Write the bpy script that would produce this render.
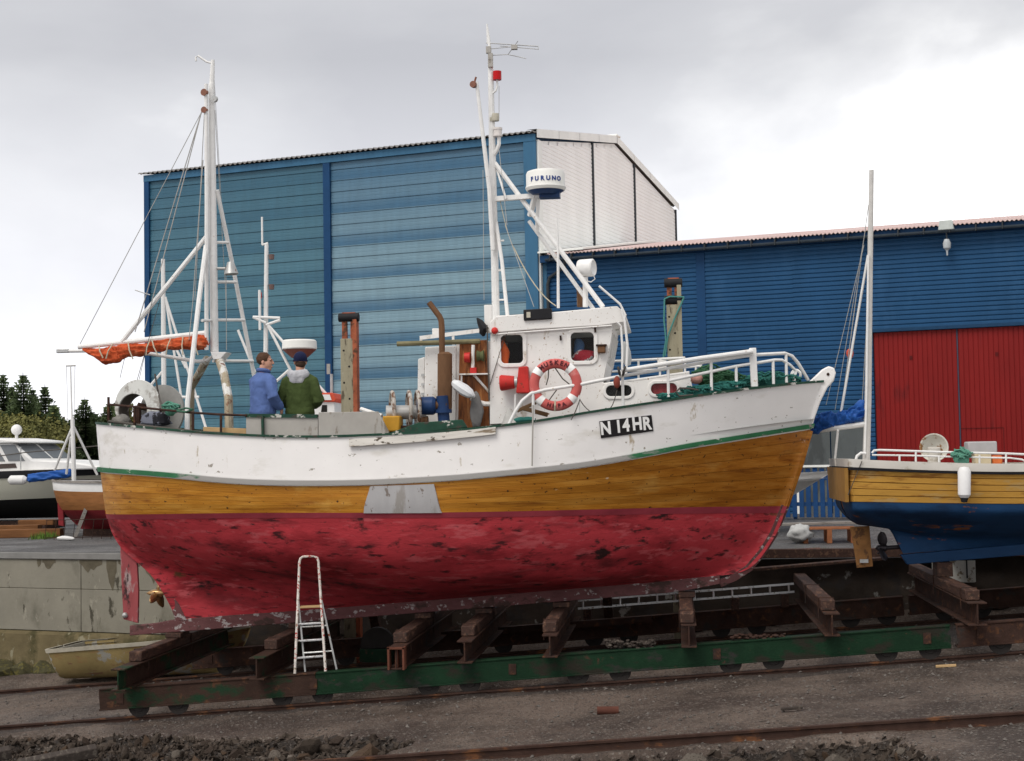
import bpy, bmesh, math, random
import numpy as np
from mathutils import Vector, Matrix, noise

for o in list(bpy.data.objects):
    bpy.data.objects.remove(o)
scene = bpy.context.scene
COL = scene.collection
RND = random.Random(7)
R = math.radians

# ------------------------------------------------------------------ camera
FPX = 1500.0
YAW, PIT, ROL = R(6.1), R(2.96), R(1.03)
ZC = 1.55
_fh = Vector((-math.sin(YAW), math.cos(YAW), 0))
_r0 = Vector((math.cos(YAW), math.sin(YAW), 0))
FW = _fh * math.cos(PIT) + Vector((0, 0, math.sin(PIT)))
_u0 = _r0.cross(FW)
RT = _r0 * math.cos(ROL) - _u0 * math.sin(ROL)
UP = _u0 * math.cos(ROL) + _r0 * math.sin(ROL)
CAMP = Vector((0, 0, ZC))
cd = bpy.data.cameras.new('camera')
cam = bpy.data.objects.new('camera', cd)
COL.objects.link(cam)
m = Matrix((RT, UP, -FW)).transposed().to_4x4()
m.translation = CAMP
cam.matrix_world = m
cd.sensor_width = 36.0
cd.lens = 36.0 * FPX / 1024.0
cd.clip_start = 0.1
cd.clip_end = 6000
scene.camera = cam
scene.render.resolution_x, scene.render.resolution_y = 1024, 761

def ray(x, y):
    return FW + RT * ((x - 512) / FPX) - UP * ((y - 380.5) / FPX)
def P(x, y, Y):
    d = ray(x, y); return CAMP + d * (Y / d.y)
def PD(x, y, d):
    return CAMP + ray(x, y) * d
def proj(p):
    q = p - CAMP; z = q.dot(FW)
    return 512 + FPX * q.dot(RT) / z, 380.5 - FPX * q.dot(UP) / z

# ------------------------------------------------------------------ sky and sun
SUN_EL, SUN_AZ = R(54), R(-152)     # azimuth measured from +Y towards +X; the sun is behind the camera, to its left
world = bpy.data.worlds.new('World'); scene.world = world; world.use_nodes = True
nt = world.node_tree; nt.nodes.clear()
N = nt.nodes.new; L = nt.links.new
out = N('ShaderNodeOutputWorld'); bg = N('ShaderNodeBackground'); bg.inputs['Strength'].default_value = 0.1
sky = N('ShaderNodeTexSky'); sky.sky_type = 'NISHITA'; sky.sun_disc = False
sky.sun_elevation = SUN_EL; sky.sun_rotation = SUN_AZ
sky.dust_density = 3.0
tc = N('ShaderNodeTexCoord'); mp = N('ShaderNodeMapping'); mp.inputs['Scale'].default_value = (1.0, 1.0, 1.9)
mp.inputs['Location'].default_value = (6.1, 5.5, 3.1)
L(tc.outputs['Generated'], mp.inputs['Vector'])
n1 = N('ShaderNodeTexNoise'); n1.inputs['Scale'].default_value = 2.6; n1.inputs['Detail'].default_value = 7; n1.inputs['Roughness'].default_value = .5
n1.inputs['Distortion'].default_value = .25
L(mp.outputs[0], n1.inputs['Vector'])
rp = N('ShaderNodeValToRGB'); e = rp.color_ramp.elements
e[0].position = .34; e[0].color = (3.85, 3.87, 4.1, 1)
e[1].position = .66; e[1].color = (9.0, 8.95, 8.9, 1)
k = e.new(.48); k.color = (4.5, 4.52, 4.7, 1)
k = e.new(.55); k.color = (5.6, 5.6, 5.7, 1)
L(n1.outputs['Fac'], rp.inputs['Fac'])
# the cloud sheet thins and brightens towards the horizon all round
sx = N('ShaderNodeSeparateXYZ'); L(tc.outputs['Generated'], sx.inputs[0])
mr = N('ShaderNodeMapRange'); mr.inputs['From Min'].default_value = .0; mr.inputs['From Max'].default_value = .26
mr.inputs['To Min'].default_value = 2.1; mr.inputs['To Max'].default_value = 1.0
L(sx.outputs['Z'], mr.inputs['Value'])
mul = N('ShaderNodeMix'); mul.data_type = 'RGBA'; mul.blend_type = 'MULTIPLY'; mul.inputs['Factor'].default_value = 1
L(rp.outputs['Color'], mul.inputs['A']); L(mr.outputs[0], mul.inputs['B'])
mx = N('ShaderNodeMix'); mx.data_type = 'RGBA'; mx.inputs['Factor'].default_value = .95
L(sky.outputs[0], mx.inputs['A']); L(mul.outputs['Result'], mx.inputs['B'])
L(mx.outputs['Result'], bg.inputs['Color']); L(bg.outputs[0], out.inputs[0])
sl = bpy.data.lights.new('sun', 'SUN'); sl.energy = 1.5; sl.angle = R(35); sl.color = (1, .96, .9)
so = bpy.data.objects.new('sun', sl); COL.objects.link(so)
sd = Vector((math.sin(SUN_AZ) * math.cos(SUN_EL), math.cos(SUN_AZ) * math.cos(SUN_EL), math.sin(SUN_EL)))
so.rotation_euler = sd.to_track_quat('Z', 'Y').to_euler(); so.location = (0, -20, 60)
scene.render.engine = 'CYCLES'
vs = scene.view_settings
vs.view_transform = 'Standard'; vs.look = 'None'; vs.gamma = 1; vs.exposure = 0.6; vs.use_curve_mapping = False

# ------------------------------------------------------------------ materials
MATS = {}
def mat(name, col, rough=.6, metal=0.0, var=.14, vscale=6.0, stains=(), stretch=(1, 1, 1), bump=0.0, bscale=30.0, spec=.14, coat=0.0, world=False):
    """base colour with soft variation; stains = [(colour, threshold, scale, softness, stretch)]; bump = fine relief"""
    if name in MATS: return MATS[name]
    mt = bpy.data.materials.new(name); mt.use_nodes = True
    t = mt.node_tree; N = t.nodes.new; L = t.links.new
    b = t.nodes['Principled BSDF']
    b.inputs['Roughness'].default_value = rough; b.inputs['Metallic'].default_value = metal
    b.inputs['Specular IOR Level'].default_value = spec
    if coat: b.inputs['Coat Weight'].default_value = coat; b.inputs['Coat Roughness'].default_value = .25
    if world:
        src = N('ShaderNodeNewGeometry').outputs['Position']
    else:
        src = N('ShaderNodeTexCoord').outputs['Object']
    def coords(st):
        mp = N('ShaderNodeMapping'); mp.inputs['Scale'].default_value = st; L(src, mp.inputs['Vector']); return mp.outputs[0]
    def nz(sc, st, det=5, ro=.6):
        n = N('ShaderNodeTexNoise'); n.inputs['Scale'].default_value = sc; n.inputs['Detail'].default_value = det; n.inputs['Roughness'].default_value = ro
        L(coords(st), n.inputs['Vector']); return n.outputs['Fac']
    mr = N('ShaderNodeMapRange'); mr.inputs['From Min'].default_value = .25; mr.inputs['From Max'].default_value = .75
    mr.inputs['To Min'].default_value = 1 - var; mr.inputs['To Max'].default_value = 1 + var
    L(nz(vscale, stretch), mr.inputs['Value'])
    mx = N('ShaderNodeMix'); mx.data_type = 'RGBA'; mx.blend_type = 'MULTIPLY'; mx.inputs['Factor'].default_value = 1
    mx.inputs['A'].default_value = (*col, 1); L(mr.outputs[0], mx.inputs['B'])
    cur = mx.outputs['Result']
    for (sc_, th, s_, soft, st) in stains:
        rp = N('ShaderNodeMapRange'); rp.inputs['From Min'].default_value = .5 + (th - .5) * .62; rp.inputs['From Max'].default_value = .5 + (th + soft - .5) * .62
        L(nz(s_, st, 7, .62), rp.inputs['Value'])
        m2 = N('ShaderNodeMix'); m2.data_type = 'RGBA'; m2.inputs['B'].default_value = (*sc_, 1)
        L(rp.outputs[0], m2.inputs['Factor']); L(cur, m2.inputs['A']); cur = m2.outputs['Result']
    L(cur, b.inputs['Base Color'])
    # roughness varies a little too
    rr = N('ShaderNodeMapRange'); rr.inputs['To Min'].default_value = max(.05, rough - .12); rr.inputs['To Max'].default_value = min(1, rough + .12)
    L(nz(vscale * 2.3, stretch, 3), rr.inputs['Value']); L(rr.outputs[0], b.inputs['Roughness'])
    if bump:
        bp = N('ShaderNodeBump'); bp.inputs['Strength'].default_value = bump; bp.inputs['Distance'].default_value = .02
        L(nz(bscale, stretch, 4), bp.inputs['Height']); L(bp.outputs[0], b.inputs['Normal'])
    MATS[name] = mt
    return mt

RUST = (.16, .055, .022)
white = mat('white_paint', (.74, .72, .69), .45, var=.06, vscale=3, stains=[((.42, .36, .28), .66, 5, .14, (1, 1, .35)), ((.30, .2, .12), .72, 26, .05, (1, 1, 1))], bump=.05)
whull = mat('white_hull_paint', (.76, .735, .715), .42, var=.05, vscale=1.6, stains=[((.60, .57, .52), .62, 1.7, .22, (.6, 1, 1.6)), ((.42, .35, .26), .74, 3.0, .07, (1.2, 1, .5)), ((.30, .27, .23), .76, 9, .03, (.8, 1, 1.2)), ((.17, .14, .11), .80, 20, .04, (.8, 1, 1.2))], bump=.06, bscale=8)
wtube = mat('white_tube_paint', (.72, .71, .69), .4, var=.08, vscale=9, stains=[((.42, .32, .22), .74, 12, .1, (1, 1, 1))])
galv = mat('galvanised_steel', (.42, .42, .41), .45, .5, var=.2, vscale=9, stains=[(RUST, .70, 14, .1, (1, 1, 1))])
wire = mat('rigging_wire', (.36, .35, .33), .5, .4)
dwire = mat('dark_rope', (.09, .08, .07), .85)
rope = mat('pale_rope', (.45, .40, .30), .9, bump=.3, bscale=120)
rusty = mat('rusty_steel', (.045, .024, .018), .8, .1, var=.35, vscale=7, stains=[((.10, .045, .023), .60, 9, .16, (1, 1, 1)), ((.035, .028, .025), .58, 4, .15, (1, 1, 1))], bump=.3)
rustor = mat('rust_red_steel', (.34, .10, .05), .7, .1, var=.3, vscale=6, stains=[((.10, .05, .03), .58, 7, .12, (1, 1, 1))], bump=.2)
greenst = mat('green_painted_steel', (.007, .027, .012), .55, .1, var=.3, vscale=4, stains=[((.022, .020, .014), .56, 2.6, .14, (.7, 1, 1.4)), ((.06, .03, .02), .74, 8, .1, (1, 1, 1)), ((.03, .028, .025), .62, 3, .1, (.6, 1, 1))], bump=.2)
timber = mat('wet_timber', (.055, .030, .023), .7, var=.3, vscale=5, stretch=(6, .6, 6), stains=[((.12, .066, .044), .55, 4, .14, (4, .6, 4)), ((.04, .027, .022), .58, 6, .1, (4, .7, 4))], bump=.35, bscale=14)
greyplank = mat('grey_timber', (.24, .22, .2), .8, var=.25, vscale=4, stretch=(.5, 5, 5), stains=[((.10, .09, .08), .6, 6, .1, (.5, 4, 4))], bump=.3, bscale=10)
green_trim = mat('green_trim_paint', (.03, .14, .062), .5, var=.2, vscale=5, stains=[((.62, .61, .57), .68, 3.5, .05, (.6, 1, 1.5)), ((.22, .2, .17), .70, 8, .06, (.7, 1, 1))], bump=.1)
cap_trim = mat('green_rail_paint', (.018, .055, .036), .55, var=.3, vscale=6, stains=[((.45, .44, .40), .64, 7, .05, (.7, 1, 1)), ((.06, .05, .04), .6, 9, .1, (.6, 1, 1))], bump=.15)
black = mat('black_rubber', (.018, .018, .02), .6)
dark = mat('dark_interior', (.02, .018, .016), .9)
redp = mat('red_paint', (.50, .035, .03), .45, var=.2, stains=[((.16, .05, .03), .66, 9, .1, (1, 1, 1))])
bluep = mat('blue_paint', (.017, .042, .115), .4, var=.2, stains=[((.08, .05, .04), .68, 9, .1, (1, 1, 1))])
orange = mat('orange_cloth', (.50, .088, .030), .8, var=.35, vscale=3, stains=[((.30, .05, .02), .58, 3, .16, (1, 1, 1)), ((.58, .17, .08), .64, 4, .12, (1, 1, 1))], bump=.3, bscale=9)
yellowp = mat('yellow_plastic', (.48, .25, .03), .5)
tealnet = mat('teal_net', (.03, .14, .12), .85, var=.3, vscale=9)
greennet = mat('green_net', (.035, .10, .05), .85, var=.3, vscale=9)
bluetarp = mat('blue_tarp', (.02, .09, .33), .45, var=.3, vscale=5, bump=.3, bscale=8)
greyp = mat('grey_beige_paint', (.36, .34, .31), .55, var=.12, vscale=3, stains=[((.2, .17, .14), .66, 5, .12, (1, 1, .4))])
ply = mat('bare_timber', (.42, .28, .14), .7, var=.2, vscale=4, stretch=(.6, 5, 5), bump=.15, bscale=12)
brownp = mat('brown_varnish', (.26, .09, .028), .4, var=.35, vscale=3, stretch=(5, 5, .6), stains=[((.10, .035, .015), .56, 3, .15, (4, 4, .6)), ((.4, .17, .06), .64, 5, .1, (4, 4, .6))], bump=.1)
alu = mat('aluminium', (.55, .55, .55), .35, .7, var=.12, vscale=20, stains=[((.2, .17, .14), .62, 25, .1, (1, 1, 1))])
bronze = mat('bronze', (.50, .30, .14), .35, .8, var=.25)
ladder_red = mat('worn_ladder', (.60, .55, .50), .5, .2, var=.25, vscale=14, stains=[((.40, .06, .05), .60, 22, .05, (1, 1, 1)), ((.2, .15, .1), .62, 15, .1, (1, 1, 1))])

def glass(name, tint=(.85, .87, .87), rough=.03, fac=.25):
    if name in MATS: return MATS[name]
    mt = bpy.data.materials.new(name); mt.use_nodes = True; t = mt.node_tree
    t.nodes.clear(); N = t.nodes.new; L = t.links.new
    o = N('ShaderNodeOutputMaterial'); a = N('ShaderNodeBsdfTransparent'); g = N('ShaderNodeBsdfGlossy'); g.inputs['Roughness'].default_value = rough
    a.inputs['Color'].default_value = (*tint, 1); f = N('ShaderNodeFresnel'); f.inputs['IOR'].default_value = 1.25
    mx = N('ShaderNodeMixShader'); L(f.outputs[0], mx.inputs[0]); L(a.outputs[0], mx.inputs[1]); L(g.outputs[0], mx.inputs[2]); L(mx.outputs[0], o.inputs[0])
    MATS[name] = mt; return mt
pane = glass('window_glass')

# ------------------------------------------------------------------ mesh helpers
ORG = {}
def V(*a): return Vector(a if len(a) > 1 else a[0])
class MB:
    def __init__(s): s.v = []; s.f = []; s.smooth = True
    def add(s, vs, fs):
        o = len(s.v); s.v += [Vector(p) for p in vs]; s.f += [tuple(i + o for i in f) for f in fs]; return s
    def box(s, c, size, rot=None):
        hx, hy, hz = size[0] / 2, size[1] / 2, size[2] / 2
        pts = [Vector((x, y, z)) for x in (-hx, hx) for y in (-hy, hy) for z in (-hz, hz)]
        if rot is not None: pts = [rot @ p for p in pts]
        c = Vector(c)
        return s.add([p + c for p in pts], [(0, 1, 3, 2), (4, 6, 7, 5), (0, 4, 5, 1), (2, 3, 7, 6), (0, 2, 6, 4), (1, 5, 7, 3)])
    def bar(s, p, q, w, h, up=(0, 0, 1)):
        """a box beam from p to q, w wide sideways and h high"""
        p, q = Vector(p), Vector(q); d = (q - p); l = d.length; d.normalize(); up = Vector(up)
        if abs(d.dot(up)) > .98: up = Vector((0, 1, 0))
        a = d.cross(up).normalized(); b = a.cross(d).normalized()
        rot = Matrix((d, a, b)).transposed()
        return s.box((p + q) / 2, (l, w, h), rot)
    def tube(s, pts, r, n=7, cap=True, ref=None):
        """tube along a polyline; r a number, a list, or a list of (side, up) pairs"""
        pts = [Vector(p) for p in pts]; k = len(pts)
        if not isinstance(r, (list, tuple)): r = [r] * k
        elif len(r) != k: r = list(r) * k
        vs = []; prev = None
        for i, p in enumerate(pts):
            t = (pts[min(i + 1, k - 1)] - pts[max(i - 1, 0)])
            if t.length < 1e-9: t = Vector((0, 0, 1))
            t.normalize()
            if prev is None:
                u = Vector(ref) if ref else (Vector((0, 0, 1)) if abs(t.z) < .9 else Vector((0, 1, 0)))
            else: u = prev
            a = t.cross(u)
            if a.length < 1e-6: a = t.cross(Vector((1, 0, 0)))
            a.normalize(); b = a.cross(t).normalized(); prev = b
            ra, rb = r[i] if isinstance(r[i], (list, tuple)) else (r[i], r[i])
            for j in range(n):
                th = 2 * math.pi * j / n
                vs.append(p + a * (ra * math.cos(th)) + b * (rb * math.sin(th)))
        fs = []
        for i in range(k - 1):
            for j in range(n):
                fs.append((i * n + j, i * n + (j + 1) % n, (i + 1) * n + (j + 1) % n, (i + 1) * n + j))
        if cap:
            fs.append(tuple(reversed(range(n)))); fs.append(tuple((k - 1) * n + j for j in range(n)))
        return s.add(vs, fs)
    def prism(s, poly, ext):
        """closed polygon (3-D points) extruded by a vector"""
        n = len(poly); ext = Vector(ext); poly = [Vector(p) for p in poly]
        return s.add(poly + [p + ext for p in poly], [tuple(range(n)), tuple(reversed(range(n, 2 * n)))] + [(i, i + n, (i + 1) % n + n, (i + 1) % n) for i in range(n)])
    def lathe(s, prof, c, axis=(0, 0, 1), n=16, a0=0, a1=2 * math.pi):
        """profile [(radius, height)] turned about an axis through c"""
        ax = Vector(axis).normalized(); u = ax.cross(Vector((0, 1, 0)) if abs(ax.y) < .9 else Vector((1, 0, 0))).normalized(); w = ax.cross(u)
        c = Vector(c); k = len(prof); vs = []; full = abs(a1 - a0 - 2 * math.pi) < 1e-6
        m_ = n if full else n + 1
        for j in range(m_):
            th = a0 + (a1 - a0) * j / n; d = u * math.cos(th) + w * math.sin(th)
            for (r_, h_) in prof: vs.append(c + d * r_ + ax * h_)
        fs = []
        for j in range(n):
            j2 = (j + 1) % m_
            for i in range(k - 1):
                fs.append((j * k + i, j2 * k + i, j2 * k + i + 1, j * k + i + 1))
        return s.add(vs, fs)
    def torus(s, c, axis, Rr, r, n=32, k=10, a0=0, a1=2 * math.pi, squash=1.0):
        pr = [(Rr + r * math.cos(2 * math.pi * i / k), squash * r * math.sin(2 * math.pi * i / k)) for i in range(k + 1)]
        return s.lathe(pr, c, axis, n, a0, a1)
    def ball(s, c, r, n=10, k=7, rot=None):
        if not isinstance(r, (list, tuple)): r = (r, r, r)
        c = Vector(c); vs = []; fs = []
        for i in range(k + 1):
            ph = math.pi * i / k
            for j in range(n):
                th = 2 * math.pi * j / n
                p = Vector((r[0] * math.sin(ph) * math.cos(th), r[1] * math.sin(ph) * math.sin(th), r[2] * math.cos(ph)))
                vs.append(c + (rot @ p if rot is not None else p))
        for i in range(k):
            for j in range(n): fs.append((i * n + j, (i + 1) * n + j, (i + 1) * n + (j + 1) % n, i * n + (j + 1) % n))
        return s.add(vs, fs)
    def build(s, name, material, parent=None, label=None, cat=None, group=None, kind=None, sharp=35, bevel=0.0, mods=None):
        if parent is not None: org = ORG[parent]
        else:
            xs = [p.x for p in s.v]; ys = [p.y for p in s.v]; zs = [p.z for p in s.v]
            org = Vector(((min(xs) + max(xs)) / 2, (min(ys) + max(ys)) / 2, min(zs)))
        me = bpy.data.meshes.new(name)
        me.from_pydata([tuple(p - org) for p in s.v], [], s.f); me.validate()
        bm = bmesh.new(); bm.from_mesh(me)
        bmesh.ops.remove_doubles(bm, verts=bm.verts, dist=1e-5)
        bmesh.ops.recalc_face_normals(bm, faces=bm.faces)
        bm.to_mesh(me); bm.free()
        if s.smooth:
            me.shade_smooth()
            me.set_sharp_from_angle(angle=R(sharp))
        o = bpy.data.objects.new(name, me); COL.objects.link(o)
        if material: me.materials.append(material)
        if parent is not None: o.parent = parent; ORG[o] = org
        else: o.location = org; ORG[o] = org
        if bevel:
            b = o.modifiers.new('bevel', 'BEVEL'); b.width = bevel; b.segments = 2; b.limit_method = 'ANGLE'; b.angle_limit = R(40)
        tag(o, label, cat, group, kind)
        return o
def tag(o, label=None, cat=None, group=None, kind=None):
    if label: o['label'] = label
    if cat: o['category'] = cat
    if group: o['group'] = group
    if kind: o['kind'] = kind
    return o
def empty(name, loc, label, cat, group=None, rz=0, local=False):
    """an Empty at a thing's base; with local=True its parts are given in its own coordinates"""
    o = bpy.data.objects.new(name, None); COL.objects.link(o); o.location = loc; o.rotation_euler = (0, 0, rz)
    o.empty_display_size = .3
    ORG[o] = Vector((0, 0, 0)) if local else Vector(loc)
    return tag(o, label, cat, group)
def copy_tree(o, parent=None):
    c = o.copy(); COL.objects.link(c)
    if parent is not None: c.parent = parent
    for ch in o.children: copy_tree(ch, c)
    return c
def plate(name, outer, holes, to3, thick, material, parent, **kw):
    """flat sheet with holes: 2-D loops, to3 maps (a, b) to 3-D, thick a vector"""
    bm = bmesh.new(); edges = []
    for loop in [outer] + holes:
        vs = [bm.verts.new(to3(*p)) for p in loop]
        for i in range(len(vs)): edges.append(bm.edges.new((vs[i], vs[(i + 1) % len(vs)])))
    bmesh.ops.triangle_fill(bm, use_beauty=True, edges=edges)
    r = bmesh.ops.extrude_face_region(bm, geom=list(bm.faces))
    bmesh.ops.translate(bm, verts=[g for g in r['geom'] if isinstance(g, bmesh.types.BMVert)], vec=Vector(thick))
    bm.verts.index_update()
    mb = MB(); mb.add([v.co.copy() for v in bm.verts], [tuple(v.index for v in f.verts) for f in bm.faces]); bm.free()
    return mb.build(name, material, parent, **kw)
def rrect(x0, y0, x1, y1, r, n=5):
    pts = []
    for cx, cy, a in ((x1 - r, y1 - r, 0), (x0 + r, y1 - r, 90), (x0 + r, y0 + r, 180), (x1 - r, y0 + r, 270)):
        for i in range(n + 1):
            t = R(a + 90 * i / n); pts.append((cx + r * math.cos(t), cy + r * math.sin(t)))
    return pts
def crom(xs, ys, x):
    """smooth curve through points"""
    if x <= xs[0]: return ys[0]
    if x >= xs[-1]: return ys[-1]
    i = max(j for j in range(len(xs)) if xs[j] <= x); i = min(i, len(xs) - 2)
    def sl(j):
        a, b = max(j - 1, 0), min(j + 1, len(xs) - 1); return (ys[b] - ys[a]) / (xs[b] - xs[a])
    h = xs[i + 1] - xs[i]; t = (x - xs[i]) / h
    return (2*t**3-3*t*t+1)*ys[i] + (t**3-2*t*t+t)*h*sl(i) + (-2*t**3+3*t*t)*ys[i+1] + (t**3-t*t)*h*sl(i+1)
def sstep(a, b, x):
    t = min(1, max(0, (x - a) / (b - a))); return t * t * (3 - 2 * t)
def text_obj(txt, size, mtx, material, parent, name='lettering', extrude=.003, bold=0.0):
    cu = bpy.data.curves.new('t', 'FONT'); cu.body = txt; cu.size = size; cu.extrude = extrude; cu.align_x = 'CENTER'; cu.align_y = 'CENTER'; cu.offset = bold
    to = bpy.data.objects.new('t', cu); COL.objects.link(to)
    dg = bpy.context.evaluated_depsgraph_get(); dg.update()
    me = bpy.data.meshes.new_from_object(to.evaluated_get(dg)); bpy.data.objects.remove(to)
    me.transform(mtx); me.transform(Matrix.Translation(-ORG[parent])); me.name = name
    me.materials.clear(); me.materials.append(material)
    o = bpy.data.objects.new(name, me); COL.objects.link(o); o.parent = parent; ORG[o] = ORG[parent]
    return o
def frame(c, xdir, ydir):
    x = Vector(xdir).normalized(); z = x.cross(Vector(ydir)).normalized(); y = z.cross(x)
    m = Matrix((x, y, z)).transposed().to_4x4(); m.translation = Vector(c); return m
def sag(p, q, d, n=8):
    p, q = Vector(p), Vector(q)
    return [p.lerp(q, i / n) - Vector((0, 0, d * 4 * (i / n) * (1 - i / n))) for i in range(n + 1)]

# ------------------------------------------------------------------ hull generator
class Hull:
    """levels from sheer to keel; each: S (x,z), B (x,z), zf (function of x or None), b, st=(ua,p,q), bo=(ub,p,q), bmin"""
    def __init__(s, levels, yc=0.0):
        s.lv = levels; s.yc = yc; s.kn = [0.0]
        for i in range(len(levels) - 1): s.kn.append(s.kn[-1] + max(.02, (s.node(i, .45) - s.node(i + 1, .45)).length))
    def node(s, l, u):
        d = s.lv[l]; x = d['S'][0] + (d['B'][0] - d['S'][0]) * u
        z = d['zf'](x) if d.get('zf') else d['S'][1] + (d['B'][1] - d['S'][1]) * u
        f0 = f1 = 1
        ua, p, q = d['st']
        if u < ua: f0 = max(0, 1 - (1 - u / ua) ** p) ** q
        ub, p, q = d['bo']
        if u > ub: f1 = max(0, 1 - (1 - (1 - u) / (1 - ub)) ** p) ** q
        return Vector((x, max(d.get('bmin', .05), d['b'] * f0 * f1), z))
    def pos(s, u, v, side=-1, off=0.0):
        n = len(s.lv); i = min(int(v), n - 2); t = v - i
        p1, p2 = s.node(i, u), s.node(i + 1, u)
        kn = s.kn; h = kn[i + 1] - kn[i]
        sl = (p2 - p1) / h
        if i > 0: p0 = s.node(i - 1, u); h0 = kn[i] - kn[i - 1]; s0 = (p1 - p0) / h0; m1 = (p2 - p0) / (h + h0)
        else: m1 = sl
        if i + 2 < n: p3 = s.node(i + 2, u); h2 = kn[i + 2] - kn[i + 1]; s2 = (p3 - p2) / h2; m2 = (p3 - p1) / (h + h2)
        else: m2 = sl
        if i == 0: m1 = sl * 1.5 - m2 * .5
        q = p1*(2*t**3-3*t*t+1) + m1*(h*(t**3-2*t*t+t)) + p2*(-2*t**3+3*t*t) + m2*(h*(t**3-t*t))
        x = q.x
        if off:
            x += off * (max(0, 1 - u / .04) * -1 + max(0, 1 - (1 - u) / .04))
        return Vector((x, s.yc + side * (max(q.y, .03) + off), q.z))
    def us(s, n): return [.5 - .5 * math.cos(math.pi * i / n) for i in range(n + 1)]
    def strip(s, mb, va, vb, nu=60, nv=3, side=-1, off=0.0, u0=0, u1=1, edge=0.0):
        us = [u0 + (u1 - u0) * t for t in (s.us(nu) if (u0 == 0 and u1 == 1) else [i / nu for i in range(nu + 1)])]
        cols = []
        for u in us:
            c = [s.pos(u, va + (vb - va) * j / nv, side, off) for j in range(nv + 1)]
            if edge: c = [s.pos(u, va, side, off - edge)] + c + [s.pos(u, vb, side, off - edge)]
            cols.append(c)
        k = len(cols[0]); o = [p for c in cols for p in c]
        mb.add(o, [(i * k + j, (i + 1) * k + j, (i + 1) * k + j + 1, i * k + j + 1) for i in range(len(cols) - 1) for j in range(k - 1)])
        if edge:   # close the ends
            mb.add(cols[0], [tuple(range(k))]); mb.add(cols[-1], [tuple(range(k))])
        return mb
    def shell(s, va, vb, nu=60, nv=6, off=0.0):
        mb = MB()
        for sd_ in (-1, 1): s.strip(mb, va, vb, nu, nv, sd_, off)
        return mb
    def deck(s, v, drop, inset, nu=40):
        mb = MB(); vs = []
        for u in s.us(nu):
            a = s.pos(u, v, -1); b = s.pos(u, v, 1)
            ya, yb = min(a.y + inset, s.yc), max(b.y - inset, s.yc)
            vs += [Vector((a.x, ya, a.z - drop)), Vector((a.x, yb, a.z - drop))]
        mb.add(vs, [(2 * i, 2 * i + 2, 2 * i + 3, 2 * i + 1) for i in range(nu)])
        return mb
    def find(s, px, py, side=-1, vmax=3.0):
        best = None
        for i in range(161):
            for j in range(41):
                u, v = i / 160, vmax * j / 40
                x, y = proj(s.pos(u, v, side)); e_ = (x - px) ** 2 + (y - py) ** 2
                if best is None or e_ < best[0]: best = (e_, u, v)
        _, u, v = best; st = .006
        for it in range(60):
            x, y = proj(s.pos(u, v, side)); 
            for du, dv in ((st, 0), (-st, 0), (0, st * 6), (0, -st * 6)):
                uu, vv = min(1, max(0, u + du)), min(vmax, max(0, v + dv)); x, y = proj(s.pos(uu, vv, side)); e_ = (x - px) ** 2 + (y - py) ** 2
                if e_ < best[0]: best = (e_, uu, vv)
            if (best[1], best[2]) == (u, v): st *= .5
            u, v = best[1], best[2]
        return u, v
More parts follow.
